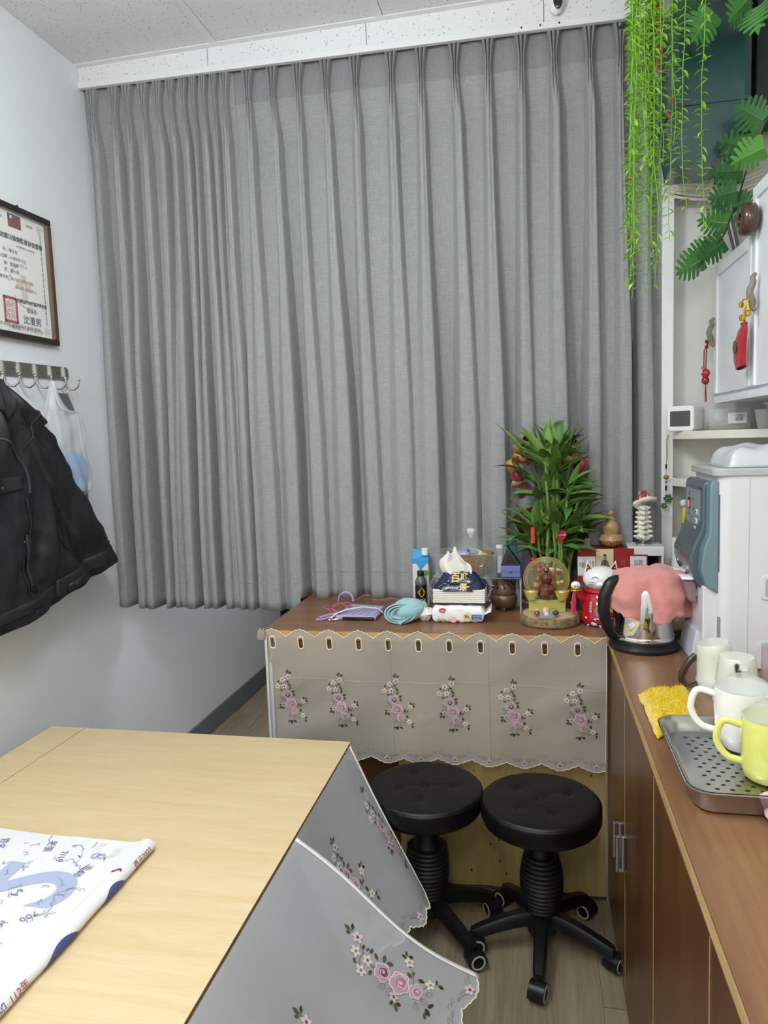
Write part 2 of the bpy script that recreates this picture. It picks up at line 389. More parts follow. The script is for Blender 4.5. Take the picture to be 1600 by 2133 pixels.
# ================================================================== CURTAINS
def curtain(root, pl, x0, x1, zb, seed, deep, wtop=.40, even=.0):
    """pinch-pleated cloth: fingers in the heading, below them tubes parted by shallow or deep gaps"""
    rnd = random.Random(seed); NP = len(pl)
    cb = [lerp(p, x0+(x1-x0)*(k+.5)/NP, even)+rnd.uniform(-.014, .014) for k, p in enumerate(pl)]
    ph = [rnd.uniform(0, 6) for _ in pl]; wb = [rnd.uniform(.66, .94) for _ in pl]; Ab = [rnd.uniform(.026, .040) for _ in pl]
    Gb = [-.012]+[(rnd.uniform(.045, .06) if deep[k % len(deep)] else rnd.uniform(-.012, .006)) for k in range(NP-1)]+[.02]
    NF, NQ = 6, 26
    def row(d):
        out = []; tt = sst(.10, .30, d); dn = sst(.25, 1.5, d); fing = 1-sst(.115, .26, d)
        cs = [lerp(p, q, sst(.2, 1.9, d))+.005*sin(d*2.1+f)*tt for p, q, f in zip(pl, cb, ph)]
        ed = [x0]+[(a+b)/2 for a, b in zip(cs, cs[1:])]+[x1]
        for k, c in enumerate(cs):
            a, b = ed[k], ed[k+1]; per = b-a
            wh = min(.050, per*.82)*lerp(1, .40, sst(0, .115, d)); wt = per*lerp(wtop, wb[k], dn); w = lerp(wh, max(wh, wt), tt)
            L_, R_ = max(a+.0008, c-w/2), min(b-.0008, c+w/2)
            A = lerp(.028, Ab[k], dn); sc = min(1, per/.07+.2)
            GL, GR_ = [lerp(.004, lerp(.020, g_, dn), tt)*sc for g_ in (Gb[k], Gb[k+1])]
            for i in range(NF):
                q = i/NF; out.append((lerp(a, L_, q), GL+.003*sin(pi*q)*(1-tt)*-1))
            for i in range(NQ+1):
                q = i/NQ; s_ = abs(2*q-1); g_ = GL if q < .5 else GR_
                yh = g_*s_**6-(.024*abs(sin(3*pi*q))**.8+.003)*(1-s_**12)
                st = lerp(.30, .34, dn) if q < .5 else lerp(.42, .56, dn)
                yt = -A*sc+.010*s_*s_+(g_+A*sc-.010)*sst(st, 1, s_)+(.0030*cos(4*pi*q+ph[k])*(1-s_))*(1-sst(.4, 1.4, d))-.010*fing*tt*abs(sin(3*pi*q))*(1-s_)
                x = lerp(L_, R_, q)+.10*w*tt*(1-s_**2)
                out.append((x, lerp(yh, yt, tt)))
            for i in range(1, NF+1 if k == NP-1 else NF):
                q = i/NF; out.append((lerp(R_, b, q), GR_))
        return out
    NV = 72; g = G(); rows = []
    for j in range(NV+1):
        t = (j/NV)**1.3; rr_ = []; hd = 1.94*t
        for (x, y) in row(hd):
            zt = zb_of(x)+.030; bot = (zb if x < -.875 else .879)+.008*nz(x*9, seed, 0)*(1 if x < -.875 else .2); z = lerp(zt, bot, t)
            yy = YC+.0+y+.009*nz(x*5, z*2.2, seed)*sst(.2, .8, hd)
            if z < zb+.092: yy += .003*nz(x*30, z*20, seed+3)-.0015
            rr_.append((x, yy, z))
        rows.append(rr_)
    n = len(rows[0]); vs = [p for r_ in rows for p in r_]
    for mi, (j0, j1) in enumerate(((0, 10), (10, NV))):
        pass
    jh = next(j for j in range(NV+1) if 1.94*(j/NV)**1.3 > .118)
    g.v = [V(p) for p in vs]
    for j in range(NV):
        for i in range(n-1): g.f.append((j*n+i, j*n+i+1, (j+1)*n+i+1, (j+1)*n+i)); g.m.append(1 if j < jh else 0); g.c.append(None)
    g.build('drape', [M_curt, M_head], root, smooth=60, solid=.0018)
    j = min(range(NV+1), key=lambda j: abs(rows[j][0][2]-(zb+.095)))
    G().tube([(x, y-.0018, z) for (x, y, z) in rows[j]], .0009, 4).build('hem_stitching', mat('grey_thread', '#a4a6a3', .9), root)
    return rows
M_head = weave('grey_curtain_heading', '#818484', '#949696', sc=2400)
ct = thing('pleated_curtain', 'wide grey pleated curtain on the right, hanging behind the items on the brown table', 'curtain', (-.3, YC, .83))
PR = [-.985, -.893, -.797, -.695, -.590, -.462, -.358, -.243, -.131, -.022, .083, .195, .291, .372]
curtain(ct, PR, -1.045, .430, .828, 3, (0, 1, 0, 1, 0, 0, 1, 0, 1, 0, 1, 0, 1))
cl = thing('pleated_curtain', 'narrow tightly gathered grey curtain at the left wall', 'curtain', (-1.33, YC, .83))
PLL = [-1.605, -1.515, -1.46, -1.395, -1.335, -1.285, -1.235, -1.195, -1.155, -1.115, -1.072]
M_head = M_curt
curtain(cl, PLL, XL+.0005, -1.043, .832, 9, (1, 0, 1, 0, 0, 1, 0, 1, 0, 0, 1, 0), wtop=.6, even=.6)
g = G(); g.box(XL, .42, 2.66, 2.68, 2.79, 2.81); tag(g.build('curtain_rail', M_trim, smooth=0), 'white rail hidden behind the curtain headings', 'rail')

# something dark purple beyond the curtain
def pf(u, v): return (lerp(-1.50, -1.02, u), 4.02+.03*sin(u*30), lerp(.01, 1.5, v))
tag(G().grid(pf, 60, 6).build('hanging_cloth', mat('purple_cloth', '#3a2348', .9), smooth=60, solid=.002), 'dark purple cloth glimpsed below the curtain past the table corner', 'cloth')

# ================================================================== BROWN TABLE
TX0, TX1, TY0, TY1 = -.856, .205, 2.135, 2.68
tb = thing('wooden_table', 'brown laminate table under the curtain with raw pale edge and cluttered top', 'table', (-.33, 2.35, 0))
G().box(TX0, TX1, TY0+.001, TY1, TZ-.003, TZ).build('laminate_top', M_lam, tb, smooth=0)
G().box(TX0, TX1, TY0, TY1, TZ-.03, TZ-.003).build('table_board', M_edge, tb, smooth=0)
G().box(-.45, .205, 2.235, 2.25, .0, TZ-.03).build('back_panel', M_ply, tb, smooth=0)
tb.children[-1]['label'] = 'yellowish stained plywood board'
G().box(-.86, -.452, 2.235, 2.25, .0, TZ-.03).build('back_panel', wood('dark_brown_board', '#4b2f18', '#5e3c20', 2, 8, 12, .5), tb, smooth=0)
tb.children[-1]['label'] = 'dark brown board'
G().box(-.83, .205, 2.16, 2.175, TZ-.075, TZ-.03).build('apron', wood('apron_brown', '#6b4a28', '#8a6438', 0, 8, 12, .5), tb, smooth=0)
G().box(-.858, -.838, 2.145, 2.165, 0, TZ-.03).build('leg', mat('white_metal_post', '#c9cbcb', .4), tb, smooth=0, bevel=.002)
G().box(-.858, -.838, 2.53, 2.55, 0, TZ-.03).build('leg', mat('white_metal_post', '#c9cbcb', .4), tb, smooth=0, bevel=.002)
g = G()
rnd = random.Random(2)
for k in range(50):
    x = rnd.uniform(-.43, .19); z = rnd.choice([rnd.uniform(.05, .42), rnd.gauss(.24, .03)]); r = rnd.uniform(.0008, .0028)
    g.box(x-r, x+r, 2.2345, 2.2352, z-r*1.6, z+r*1.6)
g.build('stain', mat('dark_stain', '#3c2d18', .7), tb, smooth=0)
text('M8 L', .012, mat('dark_stain'), tb, (.10, 2.234, .30))
# crumpled tape on the corner
def tp(u, v):
    a = 2*pi*u; t = pi*v; r = .016*(1+.35*nz(cos(a)*2, sin(a)*2, v*4))
    return (-.861+r*sin(t)*cos(a), 2.128+r*.6*sin(t)*sin(a), TZ-.018+1.3*r*cos(t))
tag(G().grid(tp, 18, 10).build('tape_wad', mat('clear_tape', '#a39a92', .25, alpha=.75), smooth=20), 'crumpled clear tape stuck on the left front corner of the brown table', 'tape')

# ------------------------------------------------------------------ embroidery
PK, PK2, CR, MV, GR, GR2 = '#b89aa4', '#dcc8cc', '#d9d4c6', '#7a4c5a', '#53563c', '#858684'
def poly(g, mp, pts, col, h):
    vs = [mp(x, y, h) for x, y in pts]; cx = sum(p[0] for p in pts)/len(pts); cy = sum(p[1] for p in pts)/len(pts)
    vs.append(mp(cx, cy, h+.0004)); n = len(pts)
    g.add(vs, [(i, (i+1) % n, n) for i in range(n)], 0, col)
def rib(g, mp, pts, w, col, h=.0006):
    n = len(pts); vs = []
    for i, p in enumerate(pts):
        a = pts[max(0, i-1)]; b = pts[min(n-1, i+1)]; d = V((b[0]-a[0], b[1]-a[1])); d = d.normalized() if d.length > 1e-9 else V((1, 0))
        vs += [mp(p[0]-d.y*w/2, p[1]+d.x*w/2, h), mp(p[0]+d.y*w/2, p[1]-d.x*w/2, h)]
    g.add(vs, [(2*i, 2*i+1, 2*i+3, 2*i+2) for i in range(n-1)], 0, col)
def leafE(g, mp, x, y, ang, L, c=GR):
    w = L*.26; pts = []
    for t, s in ((0, 0), (.25, .8), (.5, 1), (.75, .7), (1, 0), (.75, -.7), (.5, -1), (.25, -.8)):
        a, b_ = t*L, s*w; pts.append((x+a*cos(ang)-b_*sin(ang), y+a*sin(ang)+b_*cos(ang)))
    poly(g, mp, pts, c, .0007)
def flowerE(g, mp, x, y, r, c, cc, a0=.3):
    for k in range(5):
        a = a0+2*pi*k/5; cx, cy = x+r*.58*cos(a), y+r*.58*sin(a)
        poly(g, mp, [(cx+r*.42*cos(t)*1.05*cos(a)-r*.32*sin(t)*sin(a), cy+r*.42*cos(t)*1.05*sin(a)+r*.32*sin(t)*cos(a)) for t in [2*pi*i/8 for i in range(8)]], c, .0009)
    poly(g, mp, [(x+r*.28*cos(t), y+r*.28*sin(t)) for t in [2*pi*i/8 for i in range(8)]], cc, .0014)
def roseE(g, mp, x, y, r, seed=0):
    N_ = 28; ph = seed*1.3
    wav = lambda t, q: q*(1+.09*cos(5*t+ph)+.04*cos(9*t+ph*2))
    poly(g, mp, [(x+wav(t, r)*cos(t), y+wav(t, r)*sin(t)) for t in [2*pi*i/N_ for i in range(N_)]], PK2, .0008)
    poly(g, mp, [(x+wav(t, r*.88)*cos(t), y+wav(t, r*.88)*sin(t)) for t in [2*pi*i/N_ for i in range(N_)]], PK, .0011)
    cx, cy = x+r*.08, y-r*.1
    poly(g, mp, [(cx+wav(t, r*.5)*cos(t), cy+wav(t, r*.5)*sin(t)) for t in [2*pi*i/16 for i in range(16)]], MV if seed % 2 == 0 else '#a87a8c', .0015)
    for k in range(5):
        a = ph+k*1.35; q = r*(.24+.13*k)
        rib(g, mp, [(cx+q*cos(a+t*.28), cy+q*sin(a+t*.28)) for t in range(6)], r*.09, PK2, .0019)
    poly(g, mp, [(cx+r*.14*cos(t), cy+r*.14*sin(t)) for t in [2*pi*i/8 for i in range(8)]], PK2, .002)
def curl(g, mp, x, y, r, s, c=GR2, w=.0011):
    rib(g, mp, [(x+s*(1-.12*i)*r*cos(i*.75), y+(1-.12*i)*r*sin(i*.75)) for i in range(9)], w, c, .0005)
def outl(g, mp, x, y, a, L, c=GR2):
    w = L*.3; P = []
    for t, s in ((0, 0), (.3, .9), (.6, .9), (1, 0), (.6, -.9), (.3, -.9), (0, 0)):
        u_, v_ = t*L, s*w; P.append((x+u_*cos(a)-v_*sin(a), y+u_*sin(a)+v_*cos(a)))
    rib(g, mp, P, .0011, c, .0004); rib(g, mp, [(x, y), (x+L*.8*cos(a), y+L*.8*sin(a))], .0009, c, .0004)
def spray(g, mp, s=1.0, ol=True):
    """one embroidered rose spray, 0.19 m tall at s=1; origin on the middle rose"""
    k = .000385*s
    P = lambda px, py: ((px-270)*k, (790-py)*k)
    st = '#5d6152'
    rib(g, mp, [P(270, 470), P(272, 530), P(240, 590), P(225, 640), P(240, 700)], .0014*s, st)
    rib(g, mp, [P(165, 622), P(200, 590), P(240, 590)], .001*s, st); rib(g, mp, [P(300, 850), P(340, 820), P(385, 765), P(405, 740)], .001*s, st)
    rib(g, mp, [P(300, 865), P(340, 885), P(372, 895), P(405, 925)], .001*s, st); rib(g, mp, [P(205, 800), P(185, 820), P(175, 845)], .001*s, st)
    for (x, y, a, L) in ((268, 492, 1.7, 34), (262, 498, 2.4, 26), (276, 498, .5, 30), (250, 578, .2, 24), (258, 592, -.3, 22), (186, 580, 2.6, 22), (176, 590, 2.2, 20),
                         (262, 612, 0, 32), (212, 662, 3.0, 30), (268, 655, 1.0, 34), (285, 680, .4, 36), (295, 690, -1.0, 36), (395, 745, 1.8, 28), (404, 740, .6, 26), (404, 748, -.6, 30),
                         (350, 838, -1.2, 34), (335, 815, 1.5, 34), (345, 812, .4, 24), (185, 808, 2.8, 26), (180, 815, -2.2, 34), (186, 822, -1.0, 30),
                         (395, 915, .3, 24), (398, 925, -1.4, 32), (275, 940, -1.9, 40), (262, 948, -2.7, 34), (285, 948, -.4, 34)):
        leafE(g, mp, *P(x, y), a, L*k, GR if (x+y) % 3 else '#3d4028')
    if ol:
        for (x, y, a, L) in ((215, 745, 2.6, 44), (225, 775, 3.0, 46), (240, 690, 1.9, 44), (290, 900, -1.4, 46), (265, 890, -2.3, 44), (320, 905, -.7, 40)): outl(g, mp, *P(x, y), a, L*k)
    for (x, y, r, c, cc) in ((270, 532, 27, '#d9c3c8', MV), (213, 560, 26, CR, '#8d7a70'), (165, 622, 26, CR, '#8d7a70'), (228, 622, 26, '#dcd0cc', MV),
                             (203, 800, 25, '#cdb3bb', MV), (385, 765, 26, CR, '#9b8f6c'), (372, 897, 25, '#ddd6c6', '#9b8f6c')):
        flowerE(g, mp, *P(x, y), r*k, c, cc, x*.1)
    roseE(g, mp, *P(245, 702), 42*k, 0); roseE(g, mp, *P(272, 788), 50*k, 1); roseE(g, mp, *P(300, 865), 34*k, 3)

# ------------------------------------------------------------------ valance on the brown table
vl = thing('lace_valance', 'greyish sheer valance with embroidered rose sprays and slots, pinned along the brown table', 'valance', (-.32, 2.13, TZ))
VX0, VX1 = -.848, .200
slots = [-.828+i*.0947 for i in range(11)]
def vtop(x):
    i = (x-slots[0])/.0947; f = abs(((i+.5) % 1)-.5)*2
    b_ = TZ+.002-.024*f**1.5
    return b_+.0045*abs(sin(f*3.5*pi+.5*pi))*(1-f*.3)-.002
def vbot(x):
    i = (x-VX0)/.1075; f = abs((i % 1)-.5)*2
    return .455+.005*(x-VX0)-.020*(1-f**1.3)-.003*abs(sin(f*3*pi))
def vmap(x, z, h=0):
    t = (TZ-z)/.42
    y = 2.130+.045*t+.004*sin(x*26+t*2)*t+.010*nz(x*7, z*3.5, 1)*min(1, t*3)-.022*max(0, nz(x*4-z*6, z*3, 7))*min(1, t*2)
    return V((x, y-h, z))
xs = set()
for s_ in slots:
    for d in (-.0085, -.006, 0, .006, .0085): xs.add(round(s_+d, 5))
x = VX0
while x < VX1: xs.add(round(x, 5)); x += .0079
xs.add(VX1); xs = sorted(xs); xs = [x for x in xs if VX0 <= x <= VX1]
tops = [1.0, .995, .988]
g = G(); NZ = 44; cols = []
def zrow(x, j):
    zt, zb = vtop(x), vbot(x)
    # rows 0..12 fixed band round the slots, then free
    if j == 0: return zt
    if j <= 12: return TZ-.022-(j-1)*.0046
    return lerp(TZ-.022-11*.0046, zb, (j-12)/(NZ-12))
vs = [vmap(x, min(zrow(x, j), vtop(x))) for j in range(NZ+1) for x in xs]; n = len(xs); fs = []
for j in range(NZ):
    for i in range(n-1):
        xm = (xs[i]+xs[i+1])/2; zm = (zrow(xm, j)+zrow(xm, j+1))/2
        hole = False
        for s_ in slots:
            if abs(xm-s_) < .0062 and TZ-.058 < zm < TZ-.0245: hole = True
            elif abs(xm-s_) < .0087 and TZ-.054 < zm < TZ-.030: hole = True
        if not hole: fs.append((j*n+i, j*n+i+1, (j+1)*n+i+1, (j+1)*n+i))
g.add(vs, fs); g.weld = False
g.build('voile', M_sheer, vl, smooth=60)
for s_ in slots:
    pts = []
    for k in range(16):
        a = 2*pi*k/16; pts.append(vmap(s_+.0090*cos(a), TZ-.0415+(.0115 if sin(a) > 0 else -.0115)+.0090*sin(a), .001))
    G().tube(pts, .0017, 5, closed=True).build('slot_stitching', M_stitch, vl)
g = G(); g.tube([vmap(VX0+(VX1-VX0)*i/300, vtop(VX0+(VX1-VX0)*i/300), .001) for i in range(301)], .0012, 5)
g.build('scalloped_edge', M_stitch, vl)
g = G(); g.tube([vmap(VX0+(VX1-VX0)*i/300, vbot(VX0+(VX1-VX0)*i/300), .001) for i in range(301)], .0012, 5)
g.build('scalloped_edge', mat('pale_stitching', '#cfcac0', .8), vl)
G().tube([vmap(VX1-.0, lerp(TZ-.02, .47, i/20)) for i in range(21)], .0012, 4).build('side_hem', M_hem, vl)
G().box(VX0-.004, VX0+.004, 2.126, 2.13, .46, TZ-.02).build('side_hem', mat('side_hem_white', '#c2c4c4', .7), vl, smooth=0)
# lengthwise and crosswise seams
for (xa, cz) in ((-.447, 1), (-.143, 1)):
    G().tube([vmap(xa, lerp(TZ-.015, .46, i/20), .0008) for i in range(21)], .0009, 4).build('seam', mat('seam_thread', '#b0a89d', .9), vl)
G().tube([vmap(lerp(VX0, VX1, i/60), .711+.004*sin(i*.2), .0004) for i in range(61)], .0008, 4).build('crease', M_sheer, vl)
for k, cx in enumerate((-.785, -.612, -.433, -.258, -.070, .125)):
    g = G(); cz = .628-.002*k
    spray(g, lambda x, y, h, cx=cx, cz=cz: vmap(min(VX1-.001, x+cx), y+cz-.006, h+.001), .95)
    g.build('embroidered_spray', M_thread, vl, smooth=0)
for k in range(10):
    cx = VX0+.1075*(k+.5)
    if cx > VX1-.01: break
    g = G(); mp = lambda x, y, h, cx=cx: vmap(min(VX1-.001, x+cx), y+vbot(cx)+.016, h+.001)
    flowerE(g, mp, 0, 0, .011, '#c9b2b6', MV); 
    for s_ in (-1, 1):
        outl(g, mp, .006*s_, .006, pi/2-s_*.9, .018); rib(g, mp, [(s_*(.012+.0035*i), .001+.0022*i+.003*sin(i*.6)) for i in range(9)], .001, GR2, .0004)
        curl(g, mp, s_*.046, .024, .008, -s_); curl(g, mp, s_*.03, .012, .006, s_)
    g.build('embroidered_flower', M_thread, vl, smooth=0)

# ================================================================== COUNTER ON THE RIGHT
CX = .205
co = thing('counter', 'long brown laminate counter with worn pale edge along the right wall', 'counter', (.53, .9, 0))
G().box(CX, XR, -.6, 2.60, TZ-.003, TZ).build('laminate_top', M_lamy, co, smooth=0)
G().box(CX, CX+.02, -.6, TY0, TZ-.028, TZ-.003).build('worn_edge', M_edgey, co, smooth=0)
G().box(CX+.02, XR, -.6, 2.60, TZ-.028, TZ-.003).build('board', M_lamy, co, smooth=0)
cabn = thing('base_cabinet', 'brown wood-grain base cabinet under the right counter', 'cabinet', (.54, .9, 0))
G().box(CX+.026, XR-.002, -.6, 2.234, .0, TZ-.029).build('body', M_door, cabn, smooth=0)
for (ya, yb, hy) in ((1.80, 2.232, 1), (1.36, 1.796, -1), (.92, 1.356, 1), (.48, .916, -1), (.04, .476, 1)):
    d = G().box(CX+.006, CX+.025, ya, yb, .012 if yb > 0 else .012, TZ-.05).build('door', M_door, cabn, smooth=0, bevel=.001)
    e_ = G().box(CX+.0055, CX+.0252, ya-.0012, ya+.0005, .012, TZ-.05).build('edge_band', M_edgey, d, smooth=0)
for (yy, zz) in ((1.835, .405), (1.765, .430)):
    pass
for k, (yy, z0, z1) in enumerate(((1.826, .385, .475), (1.762, .385, .475))):
    hd = G()
    hd.tube([(CX-.016, yy, z0), (CX-.016, yy, z1)], .0062, 10, flat=1)
    hd.tube([(CX-.002, yy, z0), (CX-.002, yy, z1)], .0062, 10)
    hd.box(CX-.016, CX+.006, yy-.0045, yy+.0045, z1-.002, z1+.001); hd.box(CX-.016, CX+.006, yy-.0045, yy+.0045, z0-.001, z0+.002)
    dr = [c for c in cabn.children if c.name.startswith('door')][k]
    hd.build('handle', M_alu, dr)
# dark cable lying along the foot of the panel
tag(G().tube([(-.43+.03*i, 2.222+.004*sin(i*.9), .005) for i in range(21)]+[(.205, 2.222, .005)], .004, 6).build('power_cable', M_rubber), 'thin black cable along the floor below the plywood panel', 'cable')

# ================================================================== STOOLS
def stool(label, cone=False):
    t = thing('rolling_stool', label, 'stool', (0, 0, 0), None)
    hz, R = .45, .166
    g = G(); NR, NA = 16, 64
    def sf(u, v):
        a = 2*pi*u
        if v < .62:
            r = v/.62*(R-.012); z = hz-.004*(r/R)**2
            x, y = r*cos(a), r*sin(a)
            for (bx, by) in but:
                d = sqrt((x-bx)**2+(y-by)**2); z -= .006*math.exp(-(d/.014)**2)+.0012*max(0, 1-d/.06)
            for (c_, s_) in ((cos(.6), sin(.6)), (cos(2.2), sin(2.2))):
                dd = abs(x*c_+y*s_); z -= .0013*math.exp(-(dd/.004)**2)
            return (x, y, z)
        q = (v-.62)/.38; P = [(R-.012, hz-.004), (R-.004, hz-.006), (R, hz-.014), (R+.001, hz-.016), (R+.002, hz-.03), (R+.001, hz-.05), (R-.004, hz-.064), (R-.014, hz-.072)]
        f = q*(len(P)-1); i = min(int(f), len(P)-2); f -= i
        r = lerp(P[i][0], P[i+1][0], f)+.0008*sin(a*23)*(1 if q > .5 else 0); return (r*cos(a), r*sin(a), lerp(P[i][1], P[i+1][1], f))
    but = [(.0, .0), (.075, .035), (-.07, .05), (.03, -.08), (-.055, -.06)]
    g.grid(sf, NA, 36); se = g.build('seat', M_leather, t, smooth=50)
    g = G()
    for a in but: g.ell((a[0], a[1], hz-.0065), (.005, .005, .002), 8, 4)
    g.build('button', M_leather, se)
    G().tube([((R+.0006)*cos(a), (R+.0006)*sin(a), hz-.0135) for a in [2*pi*i/64 for i in range(64)]], .0014, 5, closed=True).build('piping', M_leather, se)
    G().lathe([(.09, hz-.072), (.085, hz-.078), (.03, hz-.082)], 24).build('seat_plate', M_black, t)
    G().lathe([(.013, .30), (.013, hz-.07)], 16).build('gas_post', M_chrome, t)
    prof = [(.016, .338), (.019, .332), (.030, .300), (.043, .268)] if cone else [(.017, .345), (.020, .338), (.030, .305), (.036, .285)]; z = .264 if cone else .283
    for i in range(12 if cone else 13):
        q = i/12; rb = (.045+.016*sin(pi*(.25+.70*q))) if cone else .040+.018*sin(pi*(.12+.80*q)); prof += [(rb, z), (rb+.0035, z-.003), (rb+.0035, z-.007), (rb, z-.010), (rb-.0012, z-.0115)]; z -= .0128
    prof += [(.040, z), (.036, .07)]
    G().lathe(prof, 32).build('bellows', M_rubber, t, smooth=50)
    G().lathe([(.030, .05), (.042, .055), (.044, .09), (.040, .112), (.030, .118)], 24).build('hub', M_black, t)
    def leg(k):
        a = rad(k*72-21); pts = []; rs = []
        g = G()
        for i in range(11):
            q = i/10; r = lerp(.03, .205, q); z = .098-.008*q-.038*max(0, q-.1)**1.6; w = lerp(.021, .0165, q); hh = lerp(.019, .014, q)
            if i == 10: w *= .8
            pts.append((r, z, w, hh))
        vs = []
        for (r, z, w, hh) in pts:
            for (dx, dz) in ((-1, -1), (1, -1), (1, .35), (.62, 1), (-.62, 1), (-1, .35)): vs.append((r, dx*w, z+dz*hh))
        fs = [(i*6+j, i*6+(j+1) % 6, (i+1)*6+(j+1) % 6, (i+1)*6+j) for i in range(10) for j in range(6)]+[tuple(range(6))[::-1], tuple(60+j for j in range(6))]
        g.x = Matrix.Rotation(a, 4, 'Z'); g.add(vs, fs)
        lg = g.build('leg', M_black, t, smooth=40, local=True)
        g = G(); sw = [.9, -.6, 2.4, .3, -1.9][k]
        g.x = Matrix.Rotation(a, 4, 'Z') @ Matrix.Translation((.200, 0, 0)) @ Matrix.Rotation(sw-a if True else 0, 4, 'Z')
        # twin wheel caster: hood, two wheels with pale rim rings
        for s_ in (-1, 1):
            W = Matrix.Rotation(pi/2, 4, 'X'); keep = g.x
            g.x = keep @ Matrix.Translation((.008, s_*.0125, .0245)) @ W
            g.lathe([(.005, -.0085), (.0215, -.0085), (.0245, -.006), (.0245, .006), (.0215, .0085), (.005, .0085)], 24, mi=0)
            g.lathe([(.0155, -s_*.0088), (.0165, -s_*.0100), (.0205, -s_*.0100), (.0215, -s_*.0088)], 24, mi=1, cap=(0, 0))
            g.x = keep
        hood = []
        for i in range(9):
            b_ = -.2+i*(pi+.35)/8; hood.append((.008+.028*cos(b_), .0245+.028*sin(b_)))
        g.prism(hood+[(.008, .0245)], lambda x_, z_: (x_, -.021, z_), lambda x_, z_: (x_, .021, z_), 0)
        g.tube([(0, 0, .045), (0, 0, .07)], .008, 10)
        g.build('caster', [M_black, mat('grey_wheel_ring', '#a9aaa8', .4)], lg, smooth=40, local=True)
    for k in range(5): leg(k)
    return t
st1 = stool('black leather rolling stool beside the cabinet doors, its seat the lower of the two')
st1.location = (.005, 1.98, .0)
st2 = stool('x', True); st2.location = (-.325, 2.0, .006); st2.rotation_euler = (0, 0, rad(-24))
st2['label'] = 'black leather rolling stool nearer the bed, partly behind its sheer skirt, chrome post showing'
for s_ in (st1, st2): s_['group'] = 'round rolling stools'

# ================================================================== THE BED WITH SHEER SKIRT
BX0, BX1, BY1, BZ = -1.52, -.535, 1.958, .5925
bd = thing('treatment_bed', 'pale maple laminate treatment bed in the left foreground', 'bed', (-1.02, .9, 0))
G().box(BX0, BX1, -.2, BY1, BZ-.004, BZ).build('laminate_top', M_bedtop, bd, smooth=0)
G().box(BX0+.001, BX1-.001, -.2, BY1-.001, BZ-.026, BZ-.004).build('board', M_edgey, bd, smooth=0)
G().box(BX0+.118, BX0+.1195, -.2, BY1, BZ-.001, BZ+.0004).build('joint_line', mat('joint', '#7f6a49', .7), bd, smooth=0)
G().box(BX1-.022, BX1-.006, -.2, BY1-.05, .1, BZ-.026).build('side_board', mat('grey_side_board', '#8f9092', .6), bd, smooth=0)
for (x, y) in ((BX0+.05, BY1-.08), (BX1-.09, BY1-.08), (BX0+.05, 0), (BX1-.09, 0)):
    G().box(x, x+.05, y, y+.05, 0, BZ-.026).build('leg', wood('pale_leg_wood', '#b89868', '#cdb080', 2, 10, 10, .5), bd, smooth=0, bevel=.003)
g = G().tube([(BX1+.0006, -.2+i*.05, BZ-.003+.0012*nz(i*.7, 3)) for i in range(44)], .0012, 4)
g.build('lifted_edge_band', mat('dark_gap', '#3a3128', .7), bd)

def frame_map(f):
    def mp(u, v, h=0):
        p = f(u, v); a = f(u+.002, v)-f(u-.002, v); b_ = f(u, v+.002)-f(u, v-.002); n_ = a.cross(b_)
        if n_.length > 0: n_.normalize()
        if n_.x < 0: n_ = -n_
        return p+n_*h
    return mp
# nearer piece: u = metres along the bed from its far hem towards the camera, v = metres down the cloth
def skB(u, v):
    t = max(0, v)/.50; fl_ = 1.02-.16*sst(0, 1.0, u)
    bulge = .020*sin(u*9+1.2)*t+.012*sin(u*23+t*2)*t*t+.055*nz(u*3.4, v*2.0, 5)*t+.010*nz(u*11, v*3, 6)*t
    x = BX1+.004+(.37*t**.96)*fl_+bulge; z = BZ-.004-.315*t-.02*sin(pi*min(t, 1))+.3*bulge
    y = 1.452-u+.02*t+.012*sin(t*7)*max(0, 1-u*8)
    return V((x, y, z))
def skA(u, v):
    t = max(0, v)/.47
    bulge = .016*sin(u*12)*t+.045*nz(u*4+3, v*2, 9)*t
    hx = interp([(0, 0), (.32, .078), (.65, .165), (1, .255)], t); hz_ = interp([(0, 0), (.32, .112), (.65, .232), (1, .355)], t)
    x = BX1+.003+hx*(1-.30*sst(.0, .5, u))+bulge*.7; z = BZ-.003-hz_
    y = 1.940-u-.18*t*max(0, 1-u*1.6)
    return V((x, y, z))
def scal(u, per=.10, d=.018): f = abs(((u/per) % 1)-.5)*2; return d*(1-f**1.4)+.004*abs(sin(f*3*pi))
